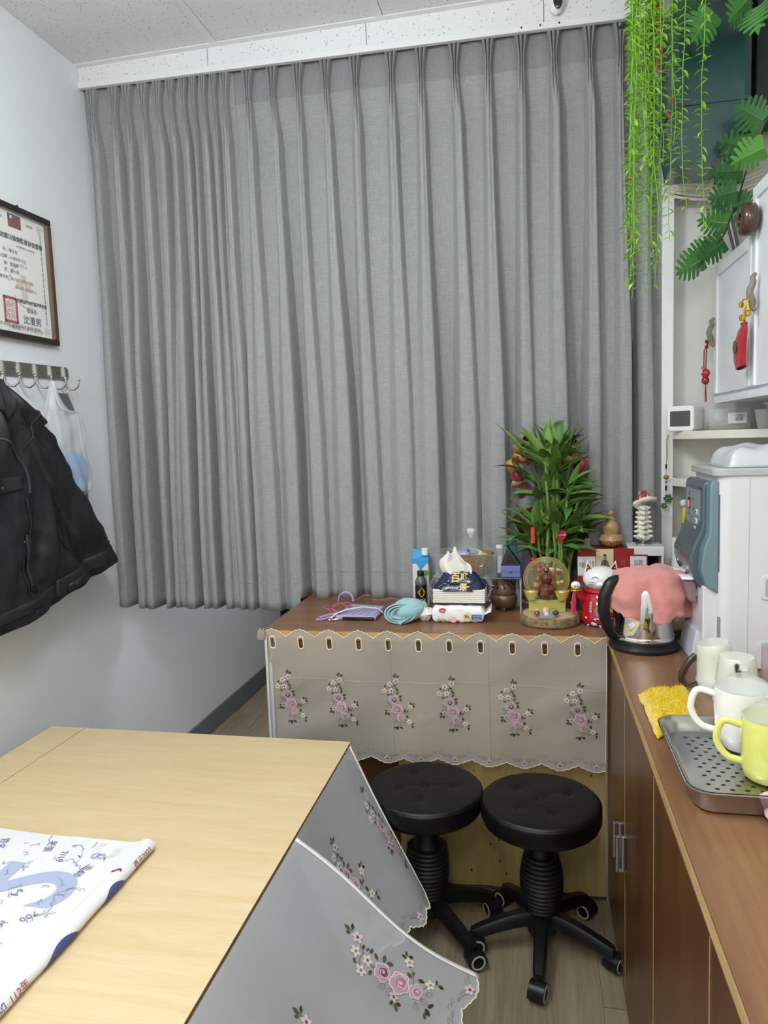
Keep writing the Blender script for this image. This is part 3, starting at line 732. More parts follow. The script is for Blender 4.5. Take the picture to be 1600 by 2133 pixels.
def skirt(label, f, uw, L, spr, loc, name='bed_skirt'):
    t = thing(name, label, 'skirt', loc)
    def fn(a, b_): u = a*uw; return f(u, b_*(L+scal(u)-.018))
    G().grid(fn, 130, 46).build('voile', M_sheer2, t, smooth=70)
    mp = frame_map(f)
    G().tube([mp(i/200*uw, L+scal(i/200*uw)-.018, .001) for i in range(201)], .0014, 5).build('scalloped_edge', M_stitch, t)
    g = G(); N_ = 40; vs = []
    for i in range(N_+1): v = i/N_*(L-.006); vs += [mp(.0002, v, .0018), mp(.013, v, .0018)]
    g.add(vs, [(2*i, 2*i+1, 2*i+3, 2*i+2) for i in range(N_)]); g.build('hem', M_hem, t, solid=.0012)
    for (cu, cv, sc, an) in spr:
        g = G(); c_, s_ = cos(an), sin(an)
        spray(g, lambda x, y, h, cu=cu, cv=cv: mp(max(.0, cu-(x*c_-y*s_)), max(.005, cv-(x*s_+y*c_)), h+.001), sc)
        g.build('embroidered_spray', M_thread, t, smooth=0)
    k = 0
    while .05+.1*k < uw:
        cu = .05+.1*k; g = G(); mq = lambda x, y, h, cu=cu: mp(max(.0, cu-x), L-y-.018, h+.001)
        flowerE(g, mq, 0, 0, .013, '#dcc3c9', '#8c3a55')
        for s_ in (-1, 1):
            outl(g, mq, .006*s_, .006, pi/2-s_*.9, .02); rib(g, mq, [(s_*(.012+.0035*i), .001+.0022*i+.003*sin(i*.6)) for i in range(9)], .0012, GR2, .0004)
            curl(g, mq, s_*.044, .024, .009, -s_); curl(g, mq, s_*.03, .012, .007, s_)
        g.build('embroidered_flower', M_thread, t, smooth=0); k += 1
    return t
skirt('white sheer skirt piece with white hem and large embroidered roses flaring off the bed', skB, 1.25, .49,
      [(.135, .325, 1.3, -.15), (.36, .31, 1.3, -.1), (.60, .32, 1.3, 0), (.85, .33, 1.3, 0)], (-.4, 1.3, .3))
skirt('darker sheer embroidered skirt piece hanging from the far corner of the bed', skA, .52, .435, [(.060, .245, 1.2, .05), (.32, .25, 1.2, .1)], (-.45, 1.8, .3))

# ---- calendar lying on the bed
ca = thing('wall_calendar', 'thick tear-off paper wall calendar with blue wave border lying on the bed', 'calendar', (-1.0, 1.1, BZ))
def cz(x, y): return BZ+.020+.008*sst(-.86, -1.2, x)*0+.004*nz(x*5, y*5, 2)+.006*sst(-1.0, -1.3, x)
def cpage(x, y): return V((x, y, cz(x, y)))
def edge_y(x): return 1.345+.006*nz(x*7, 1)+.012*sst(-.95, -1.2, x)*0
def cf(u, v):
    x = lerp(-.838, -1.36, u); y = lerp(.60, edge_y(x), v); return cpage(x, y)+V((0, 0, .006*sst(-.88, -.84, x)))
G().grid(cf, 40, 40).build('page', M_paper, ca, smooth=60)
g = G()
for k in range(5):
    g.grid(lambda u, v, k=k: (lerp(-.862, -1.36, u), edge_y(lerp(-.862, -1.36, u))-.001*k+.0005*sin(u*40+k), lerp(BZ+.001+.0037*k, BZ+.0045+.0037*k, v)), 30, 1)
g.build('page_stack', M_paper, ca, smooth=0)
# rolled binding along the right side
bind = []
def bf(u, v):
    a = 2*pi*u; r = .0145+.0012*nz(v*12, cos(a), 3); return (-.838+.004*v*0+r*1.35*cos(a), lerp(1.352, .60, v), BZ+.0135+r*.92*sin(a))
G().grid(bf, 28, 60).build('binding_roll', M_paper, ca, smooth=60)
G().lathe([(.0001, 0), (.0145*1.1, 0)], 20).build('roll_end', M_paper, ca) if False else None
g = G(); g.box(-.90, -.8335, .60, 1.35, BZ+.0005, BZ+.004); g.build('backing_card', M_paper, ca, smooth=0)
def onroll(y, a, h=.0006): r = .0145+h; return V((-.838+r*1.35*cos(a), y, BZ+.0135+r*.92*sin(a)))
M_blue = mat('blue_print', '#46518f', .5)
for (y0, y1) in ((1.155, 1.235), (.985, 1.085), (.79, .87), (.66, .72)):
    g = G()
    def wv(u, v, y0=y0, y1=y1):
        s_ = abs(sin(pi*u))**.55; c_ = (y0+y1)/2+.006*0; a = lerp(-1.0, -1.0+1.75*s_, v); return onroll(lerp(y0, y1, u), a, .0009)
    g.grid(wv, 16, 8); g.build('wave_print', M_blue, ca)
g = G()
for yc in (1.295, .90, .62):
    g.grid(lambda u, v, yc=yc: onroll(yc-.06+.004*sin(u*6), lerp(1.1, 2.1, u), .001)+V((0, lerp(-.003, .003, v), 0)), 8, 1)
g.build('red_mark', M_red, ca)
def rollwrap(w):
    a = (w.x+.838)/.0145; return onroll(w.y, .30-a*.75, .0014)
def rollm(s, size, m, yc, ac):
    text(s, size, m, ca, (-.838, yc, 0), '+Z', rot=pi/2, curve=lambda w: onroll(w.y, ac-(w.x+.838)/.0155, .0014), name='print')
rollm('西元2023', .016, M_rink, 1.300, .25); rollm('112年', .017, M_rink, .925, .25); rollm('歲次癸卯', .017, M_bink, .862, .25)
M_ghost = mat('show_through_blue', '#a9b2cc', .7); M_ghostr = mat('show_through_red', '#e6cfd0', .7); M_pen = mat('pencil', '#73779a', .7)
def pg(s, size, m, x, y, rot=0, sx=-1, b=0): text(s, size, m, ca, (x, y, 0), '+Z', rot=rot, sx=sx, bold=b, curve=lambda w: cpage(w.x, w.y)+V((0, 0, .0006 if m is not M_pen else .0011)), name='print')
pg('2', .26, M_ghost, -1.00, 1.175, rot=-pi/2, b=.006); pg('1', .26, M_ghost, -1.02, .98, rot=-pi/2, b=.006); pg('8', .045, M_ghost, -.915, 1.285, rot=-pi/2, b=.001)
pg('三月', .018, M_ghostr, -.93, 1.315, rot=-pi/2); pg('星期', .018, M_ghostr, -.885, 1.30, rot=-pi/2)
rnd = random.Random(4); g = G()
def pen(x, y, s, n=7):
    p = [(x, y)]
    for _ in range(n): p.append((p[-1][0]+rnd.uniform(-s, s*.9), p[-1][1]+rnd.uniform(-s, s)))
    vs = []
    for i, q in enumerate(p):
        a = p[max(0, i-1)]; b_ = p[min(len(p)-1, i+1)]; d = V((b_[0]-a[0], b_[1]-a[1])); d = d.normalized() if d.length > 0 else V((1, 0))
        for s2 in (-1, 1): vs.append(cpage(q[0]-d.y*s2*.0006, q[1]+d.x*s2*.0006)+V((0, 0, .0012)))
    g.add(vs, [(2*i, 2*i+1, 2*i+3, 2*i+2) for i in range(len(p)-1)])
for i in range(75):
    pen(rnd.uniform(-1.22, -.88), rnd.uniform(.95, 1.325), rnd.uniform(.005, .012))
g.build('handwriting', M_pen, ca, smooth=0)
for (s, x, y) in (('7/19', -.99, 1.27), ('0917', -.965, 1.05), ('700', -.93, 1.09), ('清', -1.13, 1.12), ('64', -1.0, 1.15), ('主師', -.915, 1.235), ('老張', -1.04, 1.30), ('李', -1.12, 1.22), ('姓名', -1.15, 1.29)):
    pg(s, .022, M_pen, x, y, rot=rnd.uniform(-2.2, -1.2), sx=1)

# ================================================================== CERTIFICATE ON THE LEFT WALL
XW = XL
ce_ = thing('framed_certificate', 'wood-framed certificate with red seal on the left wall above the coat hooks', 'certificate', (XW, 2.13, 2.04))
S = 1.0376  # the wall stands a little farther out than the plane the sizes were read on
CY0, CY1, CZ0, CZ1 = 1.945, 2.300, 1.832, 2.258
G().box(XW+.002, XW+.006, CY0+.018, CY1-.018, CZ0+.016, CZ1-.016).build('paper', mat('certificate_paper', '#e9e9e3', .6, var=.9, vscale=6, col2='#f1f1ee'), ce_, smooth=0)
M_fr = wood('dark_frame_wood', '#2c2624', '#40342d', 2, 20, 8, .35); M_fr2 = wood('frame_side_wood', '#4d3a2c', '#6b503b', 2, 30, 12, .35)
YA = CY0+.003
for nm, (y0, y1, z0, z1), m_ in (('frame_rail', (YA, CY1, CZ1-.020, CZ1), M_fr), ('frame_rail', (YA, CY1, CZ0, CZ0+.020), M_fr), ('frame_stile', (CY1-.020, CY1, CZ0+.020, CZ1-.020), M_fr2), ('frame_stile', (YA, YA+.020, CZ0+.020, CZ1-.020), M_fr2)):
    G().box(XW+.002, XW+.022, y0, y1, z0, z1).build(nm, m_, ce_, smooth=0, bevel=.003)
G().box(XW+.018, XW+.019, YA+.01, CY1-.01, CZ0+.01, CZ1-.01).build('glazing', mat('picture_glass', '#ffffff', .03, alpha=.06), ce_, smooth=0)
tag(G().tube([(XW+.002, 2.150, CZ1+.004), (XW+.012, 2.150, CZ1+.006)], .004, 8).build('wall_nail', M_darkgrey), 'small dark nail head just above the certificate frame', 'nail')
xc = XW+.0066
def wq(name, m, y0, y1, z0, z1, dx=0): return G().box(xc+dx-.0004, xc+dx, y0, y1, z0, z1).build(name, m, ce_, smooth=0)
M_bord = mat('grey_border_print', '#a9a595', .6)
g = G()
for k in range(13):
    y = 2.01+k*.036
    if y < CY1-.075: g.box(xc, xc+.0003, y, y+.031, CZ0+.040, CZ0+.049)
    if y < CY1-.075 and abs(y-2.12) > .05: g.box(xc, xc+.0003, y, y+.031, CZ1-.049, CZ1-.041)
for yb_ in (CY1-.046, CY0+.035):
    for k in range(17): g.box(xc, xc+.0003, yb_, yb_+.006, CZ0+.065+k*.018, CZ0+.080+k*.018)
for (y, z) in ((CY1-.045, CZ0+.045), (CY1-.045, CZ1-.045), (1.985, CZ0+.045), (1.985, CZ1-.045)):
    for k in range(10): g.ell((xc+.0003, y+.014*cos(k*2.4)*sqrt(k/10), z+.014*sin(k*2.4)*sqrt(k/10)), (.0004, .0035, .002), 6, 4, rot=Matrix.Rotation(k, 3, 'X'))
g.build('border_print', M_bord, ce_, smooth=0)
FY, FZ = 2.132, 2.212
wq('flag_print', mat('flag_red', '#6e1c22', .5), FY-.028, FY+.032, FZ-.022, FZ+.020); wq('flag_canton', mat('flag_blue', '#1d2450', .5), FY-.028, FY, FZ, FZ+.020, .0003)
g = G()
for k in range(12):
    a = 2*pi*k/12; g.add([(xc+.0008, FY-.014+.008*cos(a), FZ+.010+.008*sin(a)), (xc+.0008, FY-.014+.004*cos(a+.26), FZ+.010+.004*sin(a+.26)), (xc+.0008, FY-.014, FZ+.010), (xc+.0008, FY-.014+.004*cos(a-.26), FZ+.010+.004*sin(a-.26))], [(0, 1, 2, 3)])
g.build('flag_sun', M_paper, ce_, smooth=0)
def ctx(s, size, y, z, m=M_ink, al='LEFT', b=0): text(s, size, m, ce_, (xc+.0006, y-.017, z), '+X', align=al, bold=b, name='print')
ctx('中國傳統國術損傷整復協會證書', .0185, 2.022, 2.155, b=.0003); ctx('台內團字第1130000000號', .008, 2.15, 2.133)
ctx('姓      名：楊令良', .0135, 2.05, 2.112); ctx('出生日期：61年4月15日', .0135, 2.05, 2.090); ctx('職      稱：整復師', .0135, 2.05, 2.069); ctx('屆      別：第七屆', .0135, 2.05, 2.048)
ctx('證書效期：自113年10月27日起', .0125, 2.05, 2.024); ctx('至115年10月26日止', .0125, 2.128, 2.000)
ctx('中國傳統國術損傷整復協會', .0135, 2.118, 1.958, b=.0004); ctx('理事長', .017, 2.175, 1.932); ctx('沈清男', .030, 2.155, 1.899, mat('dark_blue_ink', '#1c2350', .6), b=.0003)
ctx('中華民國 113 年 10 月 27 日', .0135, 2.085, 1.869)
M_seal = mat('seal_red', '#a22a38', .5); g = G()
sy, sz, sw, sh = 2.084, 1.924, .032, .042
g.box(xc, xc+.0005, sy-sw, sy+sw, sz-sh, sz-sh+.009); g.box(xc, xc+.0005, sy-sw, sy+sw, sz+sh-.009, sz+sh); g.box(xc, xc+.0005, sy-sw, sy-sw+.009, sz-sh, sz+sh); g.box(xc, xc+.0005, sy+sw-.009, sy+sw, sz-sh, sz+sh)
rnd = random.Random(11)
for i in range(9):
    for j in range(11):
        y = sy-sw+.012+i*.0047; z = sz-sh+.013+j*.0054
        if rnd.random() < .85: g.box(xc, xc+.0004, y, y+rnd.uniform(.0012, .004), z, z+.0016)
        if rnd.random() < .6: g.box(xc, xc+.0004, y, y+.0011, z, z+.0042)
g.build('seal_print', M_seal, ce_, smooth=0)
g = G(); ey, ez = 2.155, 2.010; ecol = '#cfc0b4'
g2 = lambda pts: g.add([(xc+.0002, ey+a, ez+b_) for a, b_ in pts], [tuple(range(len(pts)))])
g2([(-.014, .012), (.014, .008), (.016, .034), (-.012, .038)]); g2([(-.035, -.012), (.0, -.012), (-.002, .010), (-.037, .014)]); g2([(.004, -.014), (.036, -.016), (.035, .006), (.004, .010)]); g2([(-.014, -.045), (.014, -.047), (.016, -.018), (-.014, -.016)])
g.build('emblem_print', mat('emblem_tan', '#d9cbbd', .6), ce_, smooth=0)
g = G(); g.tube([(xc+.0002, ey+.056*cos(a), ez-.006+.062*sin(a)) for a in [pi*1.15+i*.12 for i in range(14)]], .003, 4, flat=.1); g.tube([(xc+.0002, ey+.056*cos(a), ez-.006+.062*sin(a)) for a in [-.3+i*.09 for i in range(10)]], .002, 4, flat=.1)
for k in range(9):
    a = pi*.95-k*.21; g.box(xc, xc+.0003, ey+.066*cos(a)-.005, ey+.066*cos(a)+.005, ez+.066*sin(a)-.005, ez+.066*sin(a)+.003)
g.build('emblem_print', mat('emblem_green', '#c4ccc2', .6), ce_, smooth=0)

# ================================================================== COAT HOOKS
rk = thing('hook_rail', 'brushed steel coat-hook rail on the left wall', 'hook rail', (XW, 2.1, 1.74))
kx = XW
RZ = lambda y: 1.735+.02*(y-2.0)
g = G(); ys = [1.75, 2.335]
pl = [(1.75, -.024), (2.345, -.024), (2.356, -.016), (2.356, .014), (2.345, .022), (1.75, .022)]
g.prism(pl, lambda y, z: (kx+.001, y, RZ(y)+z), lambda y, z: (kx+.006, y, RZ(y)+z)); g.build('back_plate', M_steel, rk, bevel=.001)
HY = [1.88, 1.955, 2.03, 2.105, 2.185, 2.262, 2.337]
for y in HY[1:]:
    y = y-.008; z = RZ(y)
    pts = [(kx+.009, y, z+.016), (kx+.010, y, z-.03), (kx+.012, y, z-.045), (kx+.022, y+.004, z-.058), (kx+.036, y+.009, z-.060), (kx+.048, y+.014, z-.050), (kx+.052, y+.016, z-.036), (kx+.053, y+.017, z-.026)]
    h_ = G().tube(pts, [.0045, .004, .0036, .0036, .0036, .0036, .0036, .0036], 8).ell((kx+.053, y+.017, z-.024), .0052, 8, 6)
    h_.box(kx+.006, kx+.012, y-.005, y+.005, z-.012, z+.02); h_.build('hook', M_steel, rk)
g = G()
for y in (2.065, 2.30): g.lathe([(.0035, 0), (.0035, .002)], 10) if False else g.ell((kx+.007, y, RZ(y)), (.002, .0035, .0035), 8, 5)
g.build('screw', M_darkgrey, rk)

# ================================================================== JACKET
jx = XL+.10
jk = thing('black_jacket', 'black quilted jacket with flap pocket hanging from the wall hooks', 'jacket', (jx, 1.9, 1.0))
JR = [(.930, 1.80), (.938, 1.90), (.952, 2.01), (.968, 2.10), (.995, 2.18), (1.020, 2.28), (1.040, 2.37), (1.056, 2.42), (1.066, 2.432), (1.12, 2.392), (1.205, 2.312), (1.331, 2.222), (1.448, 2.145), (1.520, 2.085), (1.548, 2.05), (1.558, 2.068), (1.572, 2.062), (1.60, 2.02), (1.63, 1.992), (1.66, 1.965), (1.685, 1.938), (1.700, 1.905), (1.712, 1.87), (1.716, 1.84)]
YL0 = 1.62
def jd(y, z):
    """distance of the cloth from the wall"""
    yr = interp(JR, z); yl = interp([(.9, 1.60), (1.5, 1.68), (1.66, 1.74), (1.70, 1.80), (1.716, 1.83)], z)
    e = min(1, max(0, (yr-y)/.05)); e2 = min(1, max(0, (y-yl)/.05)); ee = sqrt(max(0, 1-(1-e)**2))*sqrt(max(0, 1-(1-e2)**2))
    up = sst(1.72, 1.62, z)
    d = .055+.055*ee*(.55+.45*up)
    # sleeve: a thick roll running down the right side
    sl = interp([(1.03, 2.33), (1.2, 2.23), (1.45, 2.06), (1.62, 1.95)], z); q = (y-sl)/.075
    if abs(q) < 1 and z < 1.66: d += .030*sqrt(1-q*q)*sst(1.66, 1.58, z)
    # folds radiating from the hook
    ang = atan2(y-1.86, 1.74-z); R_ = sqrt((y-1.86)**2+(1.74-z)**2)
    d += .012*sin(ang*20+nz(R_*4, 1)*3)*sst(.04, .2, R_)*.8+.014*nz(y*15, z*5, 4)+.006*nz(y*34, z*14, 8)
    d += .004*sin(z*95+8*nz(y*6, z*3, 2))*sst(.10, .03, abs(y-1.95))*sst(1.32, 1.2, z)
    return d*max(.15, ee)
def jp(y, z, h=0): return V((XL+.006+jd(y, z)+h, y, z))
def jf(u, v):
    z = lerp(.927, 1.716, v); yl = interp([(.9, 1.60), (1.5, 1.68), (1.66, 1.74), (1.70, 1.80), (1.716, 1.83)], z); yr = interp(JR, z)
    q = 1-max(0, 1-u)**1.25; return jp(lerp(yl, yr, q), z)
M_jk = mat('black_nylon', '#1c1f22', .42, bump=.3, bscale=260, spec=.6)
g = G(); g.grid(jf, 110, 150)
g.grid(lambda u, v: (XL+.006, jf(u, v)[1], jf(u, v)[2]), 4, 60); g.build('shell', M_jk, jk, smooth=70)
M_jk2 = mat('black_nylon_trim', '#26282b', .45)
def line(pts, r, nm='piping', m=M_jk2, h=.002):
    P = []
    for (a, b_) in zip(pts, pts[1:]):
        n_ = max(3, int(30*sqrt((a[0]-b_[0])**2+(a[1]-b_[1])**2)/.3))
        P += [jp(lerp(a[0], b_[0], i/n_), lerp(a[1], b_[1], i/n_), h) for i in range(n_)]
    P.append(jp(*pts[-1], h)); return G().tube(P, r, 6).build(nm, m, jk)
line([(1.70, 1.535), (1.80, 1.525), (1.86, 1.505), (1.91, 1.470), (1.945, 1.43), (1.955, 1.38), (1.95, 1.34)], .0045, 'zip_piping', mat('grey_piping', '#3c3f42', .4))
line([(1.93, 1.33), (1.945, 1.25), (1.95, 1.15), (1.955, 1.08)], .003); line([(1.99, 1.60), (1.955, 1.50), (1.94, 1.46)], .0025)
line([(2.03, 1.24), (2.08, 1.17), (2.16, 1.10)], .0015); line([(2.335, 1.135), (2.25, 1.085), (2.13, 1.035), (2.0, 1.0), (1.85, .99), (1.70, .985)], .0022)
line([(1.895, 1.14), (1.90, 1.05), (1.925, 1.0), (1.915, .98), (1.88, .985)], .0018)
# lapel, pocket flap, cuff band: raised cloth pieces
def patch(nm, a, b_, c_, d_, h, m=M_jk, nu=16, nv=8, wv=None):
    def fn(u, v):
        y = lerp(lerp(a[0], b_[0], u), lerp(d_[0], c_[0], u), v); z = lerp(lerp(a[1], b_[1], u), lerp(d_[1], c_[1], u), v)
        if wv: z -= wv(u)*v
        return jp(y, z, h*(1 if 0 < u < 1 and 0 < v < 1 else .4))
    return G().grid(fn, nu, nv).build(nm, m, jk, smooth=60, solid=.003)
patch('pocket_flap', (1.745, 1.392), (1.925, 1.395), (1.925, 1.355), (1.745, 1.352), .006, M_jk2, wv=lambda u: .012*(1-abs(2*u-1)))
patch('placket', (1.925, 1.215), (1.965, 1.21), (1.955, 1.03), (1.915, 1.04), .005, M_jk2)
patch('cuff_band', (2.05, 1.045), (2.35, 1.125), (2.375, 1.08), (2.06, .985), .004, M_jk2, 24, 6)
patch('hem_band', (1.66, .975), (2.05, 1.035), (2.06, .985), (1.66, .945), .003, M_jk2, 24, 4)
patch('cuff_tab', (2.10, 1.022), (2.155, 1.045), (2.165, 1.018), (2.11, .995), .009, M_jk2, 6, 4)
patch('collar', (1.86, 1.705), (1.905, 1.690), (1.90, 1.56), (1.84, 1.60), .012, mat('ribbed_black', '#2b2d30', .8, bump=.6, bscale=300), 8, 12)
g = G()
for (y, z, r) in ((1.838, 1.363, .007), (1.905, 1.195, .004), (2.13, 1.02, .007), (1.925, .975, .003)):
    p = jp(y, z, .010); g.ell(p, (.003, r, r), 12, 6); g.ell(p+V((.002, 0, 0)), (.002, r*.5, r*.5), 8, 4)
g.build('button', mat('button_metal', '#4a4c4e', .3, .6), jk)

# ---- plastic carrier bag with blue cloth, grey cloth strip
bg = thing('plastic_bag', 'translucent white plastic bag with a blue bundle inside, on the coat hooks', 'bag', (XL+.09, 2.22, 1.29))
BR = [(1.285, (2.16, 2.215)), (1.30, (2.13, 2.262)), (1.34, (2.11, 2.305)), (1.40, (2.10, 2.300)), (1.45, (2.10, 2.280)), (1.53, (2.10, 2.270)), (1.59, (2.11, 2.268)), (1.595, (2.115, 2.255)), (1.60, (2.12, 2.20)), (1.625, (2.128, 2.178)), (1.66, (2.138, 2.163)), (1.69, (2.145, 2.157)), (1.70, (2.148, 2.155))]
def bgr(z):
    a = interp([(q, w[0]) for q, w in BR], z); b_ = interp([(q, w[1]) for q, w in BR], z); return a+.012, b_+.012
def bagf(u, v):
    z = lerp(1.285, 1.70, v); a, b_ = bgr(z); t = 2*pi*u; w = (b_-a)/2; dd = min(.055, w*.9)*sst(1.285, 1.33, z)+.004
    cr = 1+.10*nz(cos(t)*3, sin(t)*3, z*16)+.06*sin(t*9+z*20)
    return (XL+.075+dd*sin(t)*cr, (a+b_)/2-w*cos(t)*cr, z)
G().grid(bagf, 56, 60).build('film', mat('white_bag_film', '#eef2f4', .3, alpha=.34, spec=.7), bg, smooth=60)
def bun(u, v):
    a = 2*pi*u; t = -pi/2+pi*v; r = 1+.16*nz(cos(a)*2, sin(a)*2, v*4)+.05*sin(v*28+a*2)
    return (XL+.075+.036*r*cos(t)*cos(a), 2.250+.058*r*cos(t)*sin(a), 1.385+.075*r*sin(t))
tag(G().grid(bun, 36, 26).build('blue_bundle', mat('blue_cloth', '#3f83c8', .85, sheen=.3), smooth=60), 'bright blue cloth bundle inside the plastic bag', 'cloth')
sp = thing('grey_strap', 'grey woven cloth strip on a metal ring behind the plastic bag', 'strap', (XL+.03, 2.27, 1.4))
def stf(u, v):
    z = lerp(1.27, 1.668, v); c_ = interp([(0, 2.365), (.8, 2.330), (.9, 2.308), (1, 2.290)], v); w = interp([(0, .035), (.75, .045), (.9, .042), (1, .030)], v); return (XL+.016+.005*sin(v*7), c_+lerp(-w, w, u), z)
G().grid(stf, 6, 30).build('cloth_strip', weave('grey_strap_weave', '#606263', '#777979', sc=1800), sp, smooth=60, solid=.003)
G().tube([(XL+.036+.006*cos(a)*0, 2.288+.014*cos(a), 1.678+.016*sin(a)) for a in [2*pi*i/16 for i in range(16)]], .0016, 6, closed=True).build('ring', M_steel, sp)


# ================================================================== THINGS ON THE BROWN TABLE
T = TZ
# ---- pack of wipes with a tissue pack on top
wp = thing('wipes_pack', 'white pack of wet wipes marked 70, under the tissue pack', 'wipes', (-.245, 2.29, T))
def pillow(cx, cy, z0, wx, wy, wz, pinch=.5, seed=0, rough=.002):
    def f(u, v):
        a = 2*pi*v; s_ = lerp(-1, 1, u); e = max(0, 1-abs(s_)**6)**.35*(1-pinch)+pinch if abs(s_) < .9 else lerp(max(0, 1-.9**6)**.35*(1-pinch)+pinch, .12, (abs(s_)-.9)/.1)
        c_, q = cos(a), sin(a); c_ = abs(c_)**.45*(1 if c_ > 0 else -1); q = abs(q)**.45*(1 if q > 0 else -1)
        n_ = rough*nz(s_*7+seed, c_*3, q*3)*2
        return (cx+wx/2*s_, cy+(wy/2*c_+n_)*min(1, e+.5), z0+wz/2+(wz/2*q+n_)*e)
    return f
G().grid(pillow(-.245, 2.29, T, .172, .085, .056, .9), 30, 28).build('pack', mat('white_film_pack', '#f0efee', .3), wp, smooth=60)
for s_ in (-1, 1):
    G().grid(lambda u, v, s_=s_: (-.245+s_*(.083+.022*u), 2.29+lerp(-.040, .040, v), T+.028+.012*sin(v*9)*u+(.010 if s_ > 0 else -.004)*u), 6, 14).build('crimped_end', mat('white_film_pack'), wp, smooth=60, solid=.001)
yf = 2.2455
def disc(c, r, m, name, par, sx=1, face='-Y', n=24, h=0):
    R = FACE[face]; g = G(); pts = [V(c)+R @ V((r*sx*cos(2*pi*i/n), r*sin(2*pi*i/n), h)) for i in range(n)]
    pts2 = [p-R @ V((0, 0, .0006)) for p in pts]; g.add(pts+pts2, [tuple(range(n))]+[(i, (i+1) % n, n+(i+1) % n, n+i) for i in range(n)]); return g.build(name, m, par, smooth=0)
disc((-.292, yf, T+.042), .0075, mat('label_red', '#c4232f', .4), 'label_print', wp, 1.7)
text('Huggies', .0068, M_paper, wp, (-.292, yf-.0012, T+.042), bold=.0002)
disc((-.213, yf, T+.022), .0135, mat('label_yellow', '#ecd277', .5), 'label_print', wp); text('70', .014, M_bink, wp, (-.216, yf-.0012, T+.022), bold=.0004); text('抽', .006, M_bink, wp, (-.205, yf-.0012, T+.018))
G().box(-.200, -.168, yf-.0002, yf+.001, T+.014, T+.030).build('label_print', mat('label_blue', '#2d6fb8', .5), wp, smooth=0)
text('純水濕巾', .0062, M_paper, wp, (-.184, yf-.0012, T+.025)); text('厚型加量包', .004, M_paper, wp, (-.184, yf-.0012, T+.018))
disc((-.258, yf, T+.012), .009, mat('label_pink', '#f0b7bf', .5), 'label_print', wp, 1.2)
tp_ = thing('tissue_pack', 'tissue pack in navy film with gold lettering and a white sheet standing up', 'tissues', (-.24, 2.31, T+.056))
z0 = T+.058
G().box(-.322, -.160, 2.262, 2.352, z0, z0+.006).build('tray_film', mat('navy_film', '#1b2744', .22, spec=.7), tp_, smooth=0, bevel=.002)
g = G()
for k in range(7): g.box(-.324+.0006*(k % 3), -.157-.0006*(k % 2), 2.258, 2.354, z0+.006+.006*k, z0+.0115+.006*k)
g.build('tissue_stack', mat('tissue_white', '#e9e4dc', .9), tp_, smooth=0, bevel=.0015)
def nav(u, v):
    a = 2*pi*u; t = v; w = lerp(.083, .046, t**1.4); d = lerp(.052, .010, t**1.2); c_, q = cos(a), sin(a)
    c_ = abs(c_)**.6*(1 if c_ > 0 else -1); q = abs(q)**.6*(1 if q > 0 else -1); n_ = .006*nz(c_*4, q*4, t*5)+.004*nz(c_*11, q*11, t*11)
    return (-.240+w*c_+n_, 2.306+d*q+n_, z0+.044+.055*t+.010*nz(c_*3, q*2, 3)*(1-t))
G().grid(nav, 60, 22).build('printed_film', mat('navy_film'), tp_, smooth=35)
for s_ in (-1, 1):
    G().grid(lambda u, v, s_=s_: (-.240+s_*(.080+.020*sin(pi*v)*1+.012*u*nz(v*9, u*5, s_)), 2.306+lerp(-.048, .048, u)*(.9+.2*nz(v*5, u*3)), z0+lerp(.004, .085, v)), 12, 14).build('clear_film', M_film, tp_, smooth=30)
def gold_txt(s, size, x, z, m, b=.0006):
    def cv(w):
        t = max(0, min(1, (w.z-z0-.044)/.055)); return V((w.x, 2.306-lerp(.052, .010, t**1.2)-.0045, w.z))
    text(s, size, m, tp_, (x, 2.25, z), curve=cv, bold=b, name='print')
gm = mat('gold_print', '#d8bf74', .4)
gold_txt('厚', .024, -.225, z0+.056, gm); gold_txt('百', .030, -.252, z0+.083, gm, .001); gold_txt('吸', .026, -.222, z0+.083, gm, .0008)
gold_txt('抽取式衛生紙', .0065, -.262, z0+.055, M_paper, .0001)
def sheet(u, v):
    s_ = lerp(-1, 1, u); w = lerp(.048, .050, v)*(1-.55*sst(.55, 1, v)); x = -.250+s_*w*(1+.1*sin(v*5))-.010*v
    return (x, 2.305+.014*sin(s_*4.2+v*1.5)*(1-.3*v)+.012*v, z0+.092+.082*v+.010*sin(s_*5)*v-.020*abs(s_)*v)
G().grid(sheet, 30, 20).build('tissue_sheet', mat('tissue_white'), tp_, smooth=70, solid=.0012)
tag(G().grid(lambda u, v: (lambda r, a, t: (-.352+r*cos(t)*cos(a)*1.2, 2.275+r*cos(t)*sin(a), T+.022+r*sin(t)*1.0))(.020*(1+.35*nz(cos(2*pi*u)*2, sin(2*pi*u)*2, v*5)), 2*pi*u, -pi/2+pi*v), 26, 18).build('crumpled_tissue', mat('tissue_white'), smooth=25), 'crumpled white tissue beside the pack of wipes', 'tissue')

